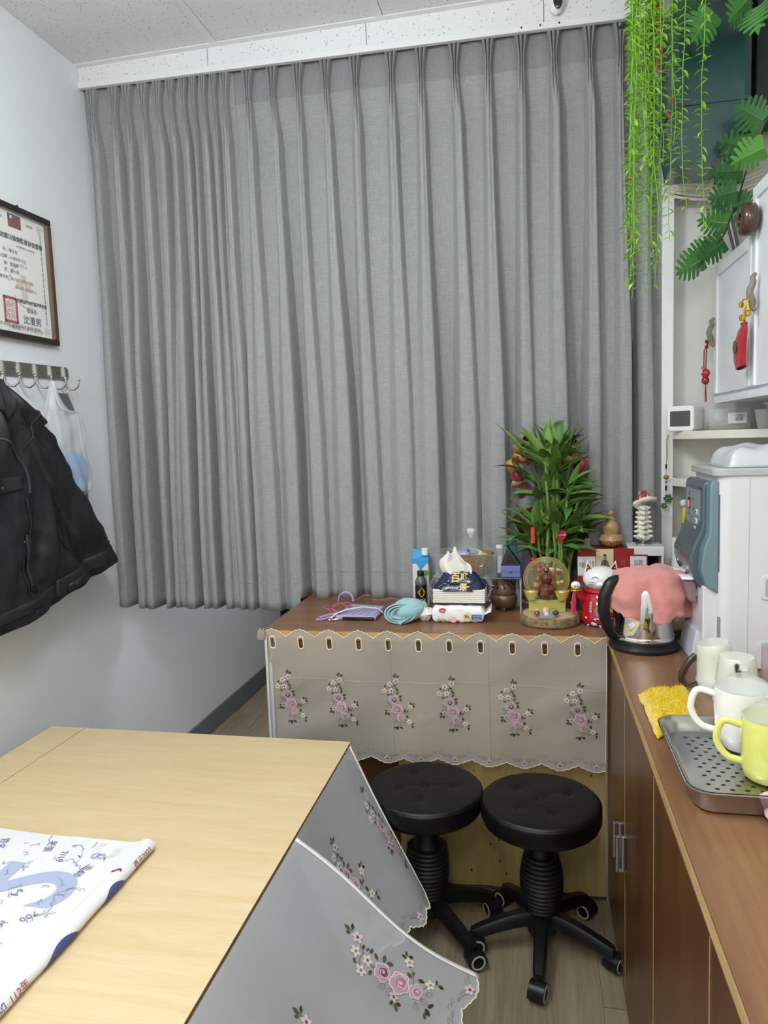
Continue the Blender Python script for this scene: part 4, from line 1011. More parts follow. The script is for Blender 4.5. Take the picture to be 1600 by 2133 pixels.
# ---- milk carton, coffee bottle
ck = thing('milk_carton', 'white and light blue drink carton with white screw cap before the curtain', 'carton', (-.398, 2.515, T))
G().box(-.427, -.369, 2.488, 2.542, T, T+.165).build('body', M_paper, ck, smooth=0, bevel=.003)
mb = mat('carton_blue', '#3f97cf', .35)
G().add([(-.427, 2.488, T+.165), (-.369, 2.488, T+.165), (-.369, 2.542, T+.165), (-.427, 2.542, T+.165), (-.425, 2.512, T+.200), (-.371, 2.512, T+.185), (-.371, 2.518, T+.185), (-.425, 2.518, T+.200)],
        [(0, 1, 5, 4), (1, 2, 6, 5), (2, 3, 7, 6), (3, 0, 4, 7), (4, 5, 6, 7), (3, 2, 1, 0)]).build('gable_top', mb, ck, smooth=0)
G().box(-.4275, -.3685, 2.4872, 2.5425, T+.150, T+.166).build('blue_band', mb, ck, smooth=0)
G().add([(-.412, 2.4868, T+.152), (-.375, 2.4868, T+.152), (-.398, 2.4868, T+.125)], [(0, 1, 2)]).build('blue_print', mb, ck, smooth=0)
text('純\n豆\n漿', .014, mat('carton_green', '#7c9a6c', .6), ck, (-.380, 2.4866, T+.095))
G().lathe([(.0125, 0), (.0125, .022), (.011, .024)], 20, (-.382, 2.500, T+.180)).build('screw_cap', M_white, ck)
g = G(); g.ell((-.378, 2.4865, T+.118), (.010, .0006, .010), 16, 8, col='#6d9a4c'); g.build('coconut_print', M_vc, ck)
bt = thing('coffee_bottle', 'small dark coffee bottle with yellow diamond label and black cap', 'bottle', (-.394, 2.462, T))
G().lathe([(.018, 0), (.0205, .004), (.0205, .072), (.020, .078), (.019, .082)], 24, (-.394, 2.462, T)).build('label_sleeve', mat('black_label', '#1b1b1d', .35), bt)
G().lathe([(.0195, .082), (.0205, .088), (.019, .096), (.012, .108), (.0095, .113), (.0095, .12)], 24, (-.394, 2.462, T)).build('shoulder', mat('smoke_plastic', '#6f6a62', .08, alpha=.75, spec=.8), bt)
G().lathe([(.0118, .112), (.0118, .128), (.0105, .130)], 20, (-.394, 2.462, T)).build('cap', M_black, bt)
def bc(w, cx=-.394, cy=2.462, r=.0212): a = (w.x-cx)/r; return V((cx+r*sin(a), cy-r*cos(a), w.z))
g = G(); pp = [bc(V((-.388+.016*a, 0, T+.056+.018*b_))) for a, b_ in ((0, -1), (.5, -.5), (1, 0), (.5, .5), (0, 1), (-.5, .5), (-1, 0), (-.5, -.5))]; g.add(pp, [tuple(range(8))]); g.build('label_print', mat('label_gold', '#d9b33a', .4), bt, smooth=0)
text('GEORGIA', .0062, M_ink, bt, (-.388, 0, T+.056), curve=lambda w: bc(w, r=.0218), bold=.0002, name='print'); text('BLACK', .011, M_paper, bt, (-.390, 0, T+.030), curve=bc, bold=.0002, name='print'); text('ZERO SUGAR', .0045, M_paper, bt, (-.390, 0, T+.020), curve=bc, name='print')

# ---- rolled pale blue towel
tw = thing('rolled_towel', 'pale aqua towel rolled up near the table front edge', 'towel', (-.425, 2.27, T))
M_aqua = mat('aqua_terry', '#9fd0d4', .95, sheen=.5, bump=.9, bscale=900)
def roll(u, v):
    th = u*2*pi*3.3; r = lerp(.010, .040, u**.8); y = lerp(0, 1, v)
    cx = -.428+.028*y; cy = 2.222+.085*y; sx = 1.3; k = 1+.05*nz(th*.7, y*3)
    return (cx+r*sx*k*cos(th-1.2)-.0*y, cy+.012*sin(th)*(1-y), T+.0345+.002+r*.86*k*sin(th-1.2))
G().grid(roll, 150, 18).build('terry_cloth', M_aqua, tw, smooth=70, solid=.0045)
G().grid(lambda u, v: (-.432+lerp(-.010, .016, u)+.03*v, 2.214+.004*sin(u*5)+.02*v, T+.006+.016*v+.004*sin(u*8)), 10, 6).build('loose_corner', M_aqua, tw, smooth=70, solid=.005)
G().grid(lambda u, v: (lambda a, t: (-.408+.052*cos(t)*cos(a)*(1+.06*nz(a, t*2)), 2.272+.052*cos(t)*sin(a), max(T+.002, T+.038+.036*sin(t)*(1+.1*nz(a*2, t*3)))))(2*pi*u, -pi/2+pi*v), 40, 24).build('outer_fold', M_aqua, tw, smooth=60)

# ---- lilac phone pouch with straps
ph_ = thing('phone_pouch', 'lilac quilted phone pouch with pink and white straps lying on the brown table', 'pouch', (-.57, 2.34, T))
ml = mat('lilac_fabric', '#b0a2c4', .7, bump=.3, bscale=400); ml2 = mat('lilac_strap', '#b39ac8', .6); mp_ = mat('pink_cord', '#c0657f', .6)
def pz(x, y): return T+.008
G().add([(-.655, 2.262, T), (-.515, 2.262, T), (-.512, 2.40, T), (-.642, 2.43, T), (-.655, 2.262, T+.016), (-.515, 2.262, T+.016), (-.512, 2.40, T+.018), (-.642, 2.43, T+.018)],
        [(3, 2, 1, 0), (4, 5, 6, 7), (0, 1, 5, 4), (1, 2, 6, 5), (2, 3, 7, 6), (3, 0, 4, 7)]).build('pouch', ml, ph_, bevel=.006, bseg=3)
G().box(-.628, -.520, 2.256, 2.32, T+.003, T+.012).build('phone', M_black, ph_, bevel=.003)
g = G()
for i in range(6):
    g.tube([(-.65+.025*i, 2.27, T+.0165), (-.60+.018*i, 2.40, T+.0185)], .0008, 4)
g.build('quilt_stitching', mat('lilac_stitch', '#8d78aa', .8), ph_)
G().tube([(-.655+.028*cos(a)-.008, 2.44+.004*sin(a), T+.022+.034*sin(a)) for a in [pi*i/14 for i in range(15)]], .0032, 6, flat=.5).build('strap', ml2, ph_)
G().tube([(-.640, 2.30, T+.018), (-.66, 2.27, T+.012), (-.695, 2.245, T+.006), (-.715, 2.25, T+.004), (-.71, 2.27, T+.005), (-.675, 2.28, T+.014), (-.63, 2.29, T+.020)], .0045, 6, flat=.45).build('strap', ml2, ph_)
G().tube([(-.67+.045*cos(a), 2.36+.06*sin(a), T+.020+.006*sin(2*a)) for a in [2*pi*i/20 for i in range(20)]], .0025, 6, closed=True).build('cord', mp_, ph_)
G().tube([(-.655+.03*cos(a), 2.33+.05*sin(a), T+.026+.006*cos(3*a)) for a in [2*pi*i/20 for i in range(20)]], .002, 6, closed=True).build('cord', mp_, ph_)
G().tube([(-.665, 2.252, T+.010), (-.650, 2.268, T+.022), (-.62, 2.30, T+.028), (-.575, 2.33, T+.030), (-.52, 2.335, T+.024), (-.505, 2.33, T+.010)], .0036, 6, flat=.5).build('white_cord', M_hem, ph_)
g = G(); g.tube([(-.668+.006*cos(a), 2.246+.006*sin(a), T+.006) for a in [2*pi*i/12 for i in range(12)]], .0014, 6, closed=True); g.tube([(-.66, 2.246, T+.006), (-.648, 2.246, T+.007), (-.636, 2.25, T+.008)], .002, 6); g.build('ring_clasp', M_chrome, ph_)

# ---- clear acrylic display stand
ac = thing('acrylic_stand', 'clear acrylic tray on thin legs holding the candy bowl', 'stand', (-.185, 2.46, T))
AX0, AX1, AY0, AY1, AZ = -.330, -.046, 2.385, 2.545, T+.120
G().box(AX0, AX1, AY0, AY1, AZ-.004, AZ).build('shelf', M_clear, ac, smooth=0)
for (a, b_, c_, d_) in ((AX0, AX1, AY0, AY0+.003), (AX0, AX1, AY1-.003, AY1), (AX0, AX0+.003, AY0, AY1), (AX1-.085, AX1-.082, AY0, AY1)):
    G().box(a, b_ if b_-a > .1 and c_ > AY0+.01 or b_-a < .1 else AX1-.08, c_, d_, AZ, AZ+.078).build('side_wall', M_clear, ac, smooth=0)
g = G(); g.tube([(AX0, AY0, AZ+.078), (AX1-.082, AY0, AZ+.078)], .0012, 4); g.build('top_edge', mat('acrylic_edge', '#9aa39e', .2), ac)
G().tube([(AX0, AY0, AZ-.002), (AX1, AY0, AZ-.002)], .002, 4).build('front_edge', mat('acrylic_edge_dark', '#6d7472', .2), ac)
for x in (AX0+.003, AX1-.003):
    for y in (AY0+.003, AY1-.004): G().box(x-.0025, x+.0025, y-.0025, y+.0025, T, AZ-.004).build('leg', mat('frosted_leg', '#b7bbbb', .2, alpha=.8), ac, smooth=0)
# ---- candy bowl
cb = thing('candy_bowl', 'fluted amber glass bowl with clear lid and faceted knob full of candy', 'bowl', (-.215, 2.462, AZ))
M_amber = mat('amber_glass', '#a87c2c', .06, alpha=.8, spec=.8)
bx, by = -.215, 2.462
G().lathe([(.045, .0), (.050, .003), (.056, .02), (.068, .045), (.074, .066), (.076, .075), (.072, .076), (.064, .045), (.05, .012), (.0, .010)], 48, (bx, by, AZ), wob=lambda a, i: 1+.022*cos(a*16), cap=(1, 0)).build('bowl', M_amber, cb, smooth=30)
G().lathe([(.078, .076), (.076, .082), (.062, .105), (.042, .118), (.018, .125), (.0, .127)], 40, (bx, by, AZ), cap=(0, 0), wob=lambda a, i: 1+.012*cos(a*16)).build('lid', mat('lid_glass', '#eef3ee', .03, alpha=.08, spec=1), cb, smooth=30)
G().lathe([(.005, .125), (.006, .132), (.014, .143), (.016, .150), (.011, .158), (.0, .160)], 8, (bx, by, AZ)).build('knob', mat('crystal', '#f3f6f6', .03, alpha=.5, spec=1), cb, smooth=0)
for k, (dx, dy, dz, c_, w) in enumerate(((-.020, -.012, .085, '#a996c9', .030), (.012, -.018, .088, '#a996c9', .024), (.030, -.022, .080, '#e5dc93', .022), (-.042, -.02, .070, '#e9e0a5', .022), (-.05, -.032, .060, '#5eb4dc', .017), (.045, .0, .075, '#e2d886', .020), (.0, -.04, .070, '#c9b6da', .020), (.02, .02, .085, '#9dc5d8', .022), (-.01, .025, .082, '#d9c56a', .022), (.03, -.035, .062, '#f0ead2', .017))):
    def cd_(u, v, dx=dx, dy=dy, dz=dz, w=w, k=k):
        a = 2*pi*v; s_ = lerp(-1, 1, u); e = (1-abs(s_)**2.2)**.5 if abs(s_) < .8 else .38+(abs(s_)-.8)*1.2
        w_ = w*1.35; p = V((w_*s_, w_*.55*e*cos(a), w_*.40*e*sin(a)+.001*sin(s_*20))); p = Matrix.Rotation(k*.9, 3, 'Z') @ (Matrix.Rotation(.4*sin(k*2), 3, 'Y') @ p)
        return V((bx+dx, by+dy, AZ+dz-.015))+p
    tag(G().grid(cd_, 16, 12).build('candy', mat('wrapper_%d' % k, c_, .25, spec=.7), smooth=35), ['large lilac-wrapped candy under the bowl lid at left', 'smaller lilac candy at the middle of the bowl', 'yellow-wrapped candy at the right front of the bowl', 'pale yellow candy at the left inside of the bowl', 'blue-wrapped candy at the left rim of the bowl', 'yellow-green candy at the right rim of the bowl', 'pale lilac candy at the bowl front', 'light blue candy at the back of the bowl', 'gold-coloured candy behind the lilac ones', 'cream candy at the bottom right of the bowl'][k], 'candy', 'wrapped candies in the glass bowl')
jr = thing('glass_tube', 'narrow glass vial of white powder with a white lid right of the candy bowl', 'vial', (-.118, 2.47, AZ))
G().lathe([(.012, 0), (.0125, .003), (.0125, .092)], 20, (-.118, 2.47, AZ), cap=(1, 0)).build('glass', mat('vial_glass', '#e6ecec', .03, alpha=.3, spec=1), jr)
G().lathe([(.0105, .004), (.0105, .045), (.009, .058), (.0, .062)], 16, (-.118, 2.47, AZ)).build('powder', M_paper, jr); G().lathe([(.014, .090), (.014, .098), (.0, .0985)], 20, (-.118, 2.47, AZ)).build('lid', M_white, jr)
g = G().box(-.112, -.049, 2.392, 2.452, AZ+.001, AZ+.040); b_ = g.build('small_box', mat('blue_lilac_card', '#6c77a8', .5), smooth=0, bevel=.0015); tag(b_, 'blue-lilac lidded cardboard box on the acrylic stand', 'box')
G().box(-.1125, -.0485, 2.3915, 2.4525, AZ+.019, AZ+.0205).build('lid_seam', mat('seam_blue', '#3f4a78', .6), b_, smooth=0)
g = G().ell((-.080, 2.391, AZ+.019), (.006, .001, .0035), 14, 8); g.build('finger_notch', mat('seam_blue'), b_)
ps = thing('phone_holder', 'black triangular phone holder on the blue-lilac box', 'holder', (-.08, 2.43, AZ+.04))
g = G(); g.prism([(0, 0), (.052, 0), (.018, .062)], lambda a, b_: (-.112+a*1.25, 2.446, AZ+.0405+b_), lambda a, b_: (-.112+a*1.25, 2.396, AZ+.0405+b_)); g.build('wedge', mat('dark_slate_plastic', '#2c3137', .5), ps, smooth=0, bevel=.0015)
g = G(); g.prism([(.012, .006), (.042, .006), (.020, .042)], lambda a, b_: (-.112+a*1.25, 2.3965, AZ+.0405+b_), lambda a, b_: (-.112+a*1.25, 2.3950, AZ+.0405+b_)); g.build('inset_face', mat('dark_inset', '#1c2024', .6), ps, smooth=0)
tag(box('small_box', mat('teal_card', '#3b8a94', .5), -.093, -.062, 2.505, 2.535, AZ+.001, AZ+.105, bevel=.001), 'slim teal box standing at the back of the acrylic stand', 'box')
# ---- incense burner under the stand
ib = thing('incense_burner', 'brown bronze incense burner with pierced lid on three feet', 'burner', (-.106, 2.432, T))
M_br = mat('aged_bronze', '#5f4a3a', .38, .35, var=.8, vscale=30, col2='#7d664f')
c0 = (-.106, 2.432, T)
G().lathe([(.014, .008), (.030, .014), (.042, .028), (.046, .042), (.043, .054), (.036, .060), (.041, .063), (.041, .067), (.034, .069)], 32, c0).build('bowl', M_br, ib, smooth=40)
G().lathe([(.037, .068), (.037, .073), (.034, .085), (.026, .098), (.014, .106), (.006, .108), (.006, .111), (.010, .114), (.008, .120), (.002, .126), (0, .127)], 32, c0).build('lid', M_br, ib, smooth=40)
for k in range(3):
    a = -pi/2+2*pi*k/3; G().lathe([(.004, 0), (.007, .006), (.009, .016)], 10, (c0[0]+.026*cos(a), c0[1]+.026*sin(a), T)).build('foot', M_br, ib)
for k in range(9):
    a = -pi/2+2*pi*k/9; P = []
    for i in range(9):
        q = i/8; aa = a+.14*sin(q*5); r = lerp(.0362, .026, q)+.001; P.append((c0[0]+r*cos(aa), c0[1]+r*sin(aa), T+.078+.022*q))
    G().tube(P, [.001, .003, .0038, .003, .0018, .0018, .0025, .002, .0008], 5).build('pierced_scroll', M_ink, ib)
tag(G().box(-.135, -.075, 2.515, 2.535, T, T+.085).build('card_box', mat('blue_pattern', '#4f9bc4', .5, var=.5, vscale=60, col2='#2e4a66'), smooth=0), 'blue patterned box behind the incense burner', 'box')
sb = thing('dropper_bottle', 'small white translucent nozzle bottle under the acrylic stand', 'bottle', (-.062, 2.50, T)); G().lathe([(.011, 0), (.012, .003), (.012, .05), (.007, .06)], 16, (-.062, 2.50, T)).build('body', mat('milky_plastic', '#c9cdd0', .3, alpha=.85), sb); G().lathe([(.007, .058), (.006, .07), (.0015, .092)], 12, (-.062, 2.50, T)).build('nozzle', mat('milky_plastic'), sb)

# ================================================================== LUCKY BAMBOO
lb = thing('lucky_bamboo', 'potted lucky bamboo with long green leaves, red ribbons and hanging ornaments', 'plant', (.058, 2.49, T))
px, py = .058, 2.468
G().lathe([(.045, 0), (.052, .01), (.060, .06), (.062, .10), (.057, .10), (.05, .08), (0, .08)], 28, (px, py, T)).build('pot', mat('red_gold_pot', '#8e1a20', .3, var=.5, vscale=40, col2='#b88a30'), lb)
rnd = random.Random(21); crowns = []
M_stalk = mat('bamboo_stalk', '#5f7f35', .45, var=.6, vscale=25, col2='#7c9c4c')
for k in range(30):
    a = rnd.uniform(0, 2*pi); r = .048*sqrt(rnd.random()); tall = k % 4 == 0
    top = rnd.uniform(1.31, 1.40) if tall else (rnd.uniform(1.20, 1.30) if k % 4 == 1 else rnd.uniform(1.08, 1.20))
    sprd = 1.5 if not tall else .9
    bx_, by_ = px+r*cos(a), py+r*sin(a); ex, ey = px+r*sprd*cos(a)*1.2, py+r*sprd*sin(a)*.8
    P = [(lerp(bx_, ex, q)+.003*sin(q*9+k), lerp(by_, ey, q), lerp(T+.07, top, q)) for q in [i/14 for i in range(15)]]
    G().tube(P, [(.0050 if i % 3 else .0058)*(1-.25*i/14) for i in range(15)], 8).build('stalk', M_stalk, lb)
    crowns.append((ex, ey, top, tall))
lms = []
for k in range(6):
    g = G(); n_ = 8; bend = (.1, .35, .6, .2, .85, .45)[k]
    vs = []
    for i in range(n_+1):
        q = i/n_; w = .125*(sin(pi*min(1, q*1.02+.03)**.75) if q < 1 else 0)*(1-.1*q); x = q*cos(bend*q); z = q*sin(.2)-bend*.5*q*q
        for s_ in (-1, 0, 1): vs.append((x, s_*w, z+abs(s_)*w*.45))
    fs = []; 
    for i in range(n_):
        for j in range(2): fs.append((i*3+j, i*3+j+1, i*3+j+4, i*3+j+3))
    cc = ['#5c8238', '#6f9646', '#4a6e30', '#86aa58', '#527836', '#6a8f40'][k]
    g.add(vs, [f for i, f in enumerate(fs)], 0, cc); g.weld = False
    me = bpy.data.meshes.new('leaf'); o = g.build('leaf', M_leaf, lb, smooth=180, local=True); o.scale = (.001,)*3; lms.append(o)
nleaf = 0
first = {}
def put_leaf(loc, L, az, el, k, par=None, mesh=None, nm='leaf', roll_=0):
    global nleaf
    src = lms[k]
    o = src if k not in first else src.copy()
    if k in first: COL.objects.link(o); o.parent = lb
    first[k] = 1
    o.rotation_euler = (roll_, -el, az); o.scale = (L, L, L); o.location = V(loc)-lb.location; nleaf += 1
for (cx_, cy_, top, tall) in crowns:
    n_ = 7 if tall else 6
    base_az = atan2(cy_-py, cx_-px)
    for j in range(n_):
        az = (0 if rnd.random() < .5 else pi)+rnd.uniform(-.75, .75) if cx_ > -9 else 0
        if j < 3 and abs(cx_-px) > .015: az = (0 if cx_ > px else pi)+rnd.uniform(-.6, .6)
        # leaves keep clear of the curtain behind
        if sin(az) > .35: az = -az*.6
        L = rnd.uniform(.10, .16) if not tall else rnd.uniform(.12, .18)
        el = rnd.uniform(.35, 1.4) if tall else rnd.uniform(-.1, 1.3)
        put_leaf((cx_, cy_, top-rnd.uniform(.0, .045)), L, az, el, rnd.randrange(6), roll_=rnd.uniform(-.5, .5))
for (x, z, az, el, L) in ((-.03, 1.40, pi*.97, .75, .15), (.08, 1.42, 1.2, 1.35, .15), (.10, 1.37, -.1, 1.1, .15), (.06, 1.40, 2.2, 1.45, .13), (-.01, 1.33, pi, .35, .16), (.13, 1.2, .0, .55, .14), (.12, 1.17, -.1, .0, .13), (-.03, 1.18, pi, .6, .13), (-.02, 1.16, pi*1.02, .25, .12), (.135, 1.22, .1, .8, .12)):
    put_leaf((x, py-.02, z), L, az, el, rnd.randrange(6), roll_=rnd.uniform(-.3, .3))
M_rib = mat('red_satin', '#8c1226', .35, sheen=.3, spec=.6); M_rg = mat('gold_satin', '#a8894a', .35, spec=.6)
def ribbon(pts, w, m, nm='ribbon'):
    P = [V(p) for p in pts]; vs = []
    for i, p in enumerate(P): vs += [p+V((0, -w/2, w*.15)), p+V((0, w/2, -w*.15))]
    n_ = len(P); G().add(vs, [(2*i, 2*i+1, 2*i+3, 2*i+2) for i in range(n_-1)]).build(nm, m, lb, smooth=60, solid=.0008)
def loopr(cx_, cz_, rx, rz, a0, a1, y, w, m, tilt=(.35, -.45, .82)):
    ax = V(tilt).normalized(); e1 = ax.cross(V((0, 1, 0))).normalized(); e2 = ax.cross(e1); vs = []
    for i in range(21):
        a = lerp(a0, a1, i/20); c_ = V((cx_, y, cz_))+e1*rx*cos(a)+e2*rz*sin(a); vs += [c_-ax*w/2, c_+ax*w/2]
    G().add(vs, [(2*i, 2*i+1, 2*i+3, 2*i+2) for i in range(20)]).build('ribbon', m, lb, smooth=60, solid=.0008)
yb = 2.505
for (lx_, lz_, m_, tl_) in ((-.045, 1.425, M_rg, (.5, -.5, .7)), (-.012, 1.440, M_rib, (.1, -.6, .8)), (.125, 1.42, M_rg, (-.5, -.5, .7)), (.095, 1.435, M_rib, (-.1, -.6, .8)), (-.070, 1.36, M_rg, (.8, -.4, .4)), (-.055, 1.33, M_rib, (.8, -.5, .2)), (.155, 1.36, M_rib, (-.8, -.4, .4))): loopr(lx_, lz_, .026, .022, 0, 6.0, yb-.005, .026, m_, tl_)
loopr(-.035, 1.395, .034, .034, .2, 4.2, yb, .028, M_rg); loopr(-.022, 1.410, .030, .038, -.3, 3.3, yb+.006, .026, M_rib); loopr(.115, 1.395, .034, .036, -1.2, 3.0, yb, .028, M_rg); loopr(.10, 1.400, .034, .036, 0, 3.4, yb+.006, .026, M_rib)
loopr(-.062, 1.32, .03, .045, 1.4, 3.6, yb, .024, M_rg); loopr(-.05, 1.28, .03, .035, 1.8, 5.0, yb, .028, M_rib)
ribbon([(-.055, yb, 1.26), (-.068, yb, 1.18), (-.060, yb, 1.08), (-.045, yb, .98)], .02, M_rib); ribbon([(.145, yb, 1.38), (.178, yb, 1.27), (.185, yb, 1.16), (.160, yb, 1.08), (.12, yb, .98)], .022, M_rib); ribbon([(.14, yb-.01, 1.36), (.15, yb-.01, 1.25), (.15, yb-.01, 1.15)], .022, M_rg)
def fan(u, v): a = lerp(-1.0, 1.0, u); r = lerp(.10, .33, v); return (px+r*.42*sin(a)*1.15, 2.545+.006*sin(u*40)*v, T+.02+r*cos(a*.55))
G().grid(fan, 60, 8).build('wrapping_paper', mat('dark_red_wrap', '#5c1018', .45), lb, smooth=60)
g = G(); g.grid(lambda u, v: (lambda a: (-.045+.02*cos(a)*1+lerp(-.0, .05, v), yb-.03-.004*sin(v*9), 1.385+.012*sin(a)))(2*pi*u), 12, 6); g.build('glitter_ribbon', mat('glitter_bronze', '#8f4a34', .25, .7, bump=2, bscale=500), lb, smooth=20)
# ornaments
G().lathe([(.0, 0), (.008, .001), (.008, .055), (.0, .056)], 16, (-.006, 2.425, 1.105)).build('firecracker', mat('firecracker_red', '#c01f26', .3, var=.5, vscale=120, col2='#c9663a'), lb)
g = G(); hp = [(0, -.022), (.016, -.008), (.018, .008), (.008, .018), (-.006, .016), (-.016, .006), (-.014, -.010)]; g.prism(hp, lambda a, b_: (.083+a, 2.402, 1.135+b_), lambda a, b_: (.083+a, 2.400, 1.135+b_)); g.build('heart_tag', M_red, lb, smooth=0)
text('WELCOME', .0068, M_paper, lb, (.083, 2.3992, 1.136), bold=.0001)
g = G()
for s_ in (-1, 0, 1):
    g.add([(-.004+s_*.014, 2.42, 1.05), (-.004+s_*.014-.009, 2.418, 1.03), (-.004+s_*.014+.009, 2.418, 1.03)], [(0, 1, 2)])
g.ell((-.004, 2.42, 1.052), (.014, .008, .008), 10, 6); g.build('tassel_cap', M_red, lb)
g = G()
for s_ in (-1, 1):
    for i in range(5): g.ell((-.004+s_*.006, 2.414, 1.045-.009*i), .0026, 8, 6)
g.build('gold_bead', M_gold, lb)

# ================================================================== WOOD SLICE, GLASS DISC, CRYSTAL BALLS
ws = thing('wood_slice', 'round log slice with bark edge under the glass ornament', 'wood slice', (.043, 2.285, T))
wob = lambda a, i: 1+.025*nz(cos(a)*2.2, sin(a)*2.2, 3)+.008*nz(cos(a)*12, sin(a)*12, i)
G().lathe([(.086, 0), (.092, .004), (.093, .014), (.091, .026), (.088, .030)], 72, (.043, 2.285, T), wob=wob, cap=(1, 1)).build('bark', mat('bark', '#57432f', .9, var=.5, vscale=70, col2='#a58d6a', bump=1, bscale=120), ws, smooth=30)
mw = bpy.data.materials.new('growth_rings'); mw.use_nodes = True; nt = mw.node_tree; wv_ = nt.nodes.new('ShaderNodeTexWave'); wv_.wave_type = 'RINGS'; wv_.rings_direction = 'Z'; wv_.inputs['Scale'].default_value = 45; wv_.inputs['Distortion'].default_value = 1.5
tc = nt.nodes.new('ShaderNodeTexCoord'); nt.links.new(tc.outputs['Object'], wv_.inputs[0]); cr = nt.nodes.new('ShaderNodeValToRGB'); cr.color_ramp.elements[0].color = (*lin('#b39a72'), 1); cr.color_ramp.elements[1].color = (*lin('#cbb892'), 1)
nt.links.new(wv_.outputs[0], cr.inputs[0]); nt.links.new(cr.outputs[0], nt.nodes['Principled BSDF'].inputs[0]); nt.nodes['Principled BSDF'].inputs['Roughness'].default_value = .8
G().lathe([(.084, .030), (.083, .0312), (.0, .0315)], 72, (.043, 2.285, T), wob=wob, cap=(0, 0)).build('cut_face', mw, ws, smooth=0)
go = thing('glass_ornament', 'round glass ornament with brown gourd and gold ingots on clear block', 'ornament', (.038, 2.30, T+.0315))
zb_ = T+.032; gc = (.034, 2.312, zb_+.100)
G().box(-.022, .092, 2.285, 2.335, zb_, zb_+.034).build('clear_block', mat('gold_clear_block', '#d8cf6a', .05, alpha=.72, spec=1), go, smooth=0, bevel=.002)
G().box(-.024, .094, 2.283, 2.337, zb_+.034, zb_+.040).build('block_cap', mat('clear_cap', '#cfcf9c', .05, alpha=.6, spec=1), go, smooth=0, bevel=.001)
g = G()
for i in range(3): g.tube([(gc[0]+(.070-.005*i)*cos(a), gc[1]+.0, gc[2]+(.070-.005*i)*sin(a)) for a in [2*pi*k/40 for k in range(40)]], .0026-.0004*i, 8, closed=True)
g.build('glass_rim', mat('amber_rim_glass', '#a8945a', .05, alpha=.65, spec=1), go)
G().ell(gc, (.068, .014, .068), 32, 20).build('glass_disc', mat('disc_glass', '#d8c898', .04, alpha=.10, spec=1), go, smooth=60)
M_bg = mat('brown_glass', '#5a1e08', .08, spec=.9, coat=1)
G().lathe([(.0, 0), (.020, .003), (.031, .018), (.030, .034), (.020, .046), (.013, .050), (.019, .058), (.020, .068), (.013, .078), (.006, .084), (.010, .092), (.007, .098), (0, .100)], 28, (gc[0], 2.294, zb_+.041)).build('gourd', M_bg, go)
for (x, w) in ((-.013, 1), (.081, 1)):
    g = G()
    def ing(u, v, x=x):
        a = 2*pi*u; c_, q = cos(a), sin(a); t = v; r = lerp(.012, .026, t); z = lerp(0, .026, t)+.006*(abs(c_)**2)*t; return (x+r*c_, 2.275+r*.5*q, zb_+.041+z)
    g.grid(ing, 28, 8); g.ell((x, 2.275, zb_+.041+.024), (.018, .010, .009), 14, 8); g.build('ingot', mat('ingot_gold', '#d5c36a', .12, .4, spec=1), go)
g = G(); rnd = random.Random(8)
for k in range(26):
    a = rnd.uniform(0, 2*pi); r = rnd.uniform(.02, .058); c_ = rnd.choice(['#b4302a', '#d9c07a', '#c9a24a', '#8f2a22'])
    g.ell((gc[0]+r*cos(a), 2.322, gc[2]+r*sin(a)*.95), (rnd.uniform(.004, .010), .004, rnd.uniform(.003, .007)), 8, 5, col=c_, rot=Matrix.Rotation(rnd.uniform(0, 3), 3, 'Y'))
g.build('gold_and_red_relief', M_vcg, go)['kind'] = 'stuff'

cpz = thing('glass_dish', 'small clear flower-shaped dish holding polished crystal balls', 'dish', (.030, 2.232, T+.0315))
G().lathe([(.0, .001), (.028, .001), (.036, .006), (.037, .008), (.034, .0075), (.026, .003), (0, .003)], 40, (.030, 2.226, T+.0315), wob=lambda a, i: 1+.08*cos(6*a), cap=(0, 0)).build('dish', mat('dish_glass', '#e8eeee', .03, alpha=.4, spec=1), cpz)
for k, (x, y, r, c_, lbl) in enumerate(((.030, 2.232, .0135, '#cbb98a', 'largest pale honey crystal ball in the middle of the dish'), (.003, 2.222, .009, '#8e3a28', 'reddish-brown crystal ball at the left front of the dish'), (.032, 2.207, .0092, '#cfc4d8', 'pale violet crystal ball at the dish front'),
        (.060, 2.224, .009, '#2e2438', 'dark purple crystal ball at the right front of the dish'), (.003, 2.246, .009, '#c9c9b4', 'clear grey crystal ball at the left back of the dish'), (.056, 2.247, .009, '#7f9a86', 'green-grey crystal ball at the right back of the dish'))):
    tag(G().ell((x, y, T+.0315+.0035+r), r, 20, 14).build('crystal_ball', mat('ball_%d' % k, c_, .05, coat=1, spec=.8), smooth=60), lbl, 'ball', 'crystal balls on the dish')

# ================================================================== BECKONING CAT
ct_ = thing('beckoning_cat', 'red and white ceramic beckoning cat with raised paw and pink tassel', 'figurine', (.183, 2.285, T))
cx, cy = .186, 2.285
RD, WH, GD = '#b01222', '#f1f0ec', '#cfa53a'
def lump(g, c, r, col, seed=0, nu=28, nv=18, rot=None): g.ell((cx+c[0], cy+c[1], T+c[2]), r, nu, nv, col=col, rot=rot)
g = G(); g.lathe([(.040, .0), (.052, .004), (.056, .018), (.052, .032), (.050, .045), (.050, .062), (.046, .082), (.038, .096), (.030, .102)], 36, (cx, cy, T), col=RD); g.build('body', M_vcg, ct_, smooth=60)
g = G()
for k in range(60):
    a = rnd.uniform(-2.6, .2); z = rnd.uniform(.004, .028); r = .0565-.0008; q = rnd.choice(['#f1e9ec', '#e9c9d2', '#2c3a68', '#e8d5a0', '#f1e9ec'])
    g.ell((cx+r*cos(a), cy+r*sin(a), T+z), (.0035, .0012, .0035), 6, 4, col=q, rot=Matrix.Rotation(a+pi/2, 3, 'Z'))
o = g.build('blossom_pattern', M_vcg, ct_); o['kind'] = 'stuff'
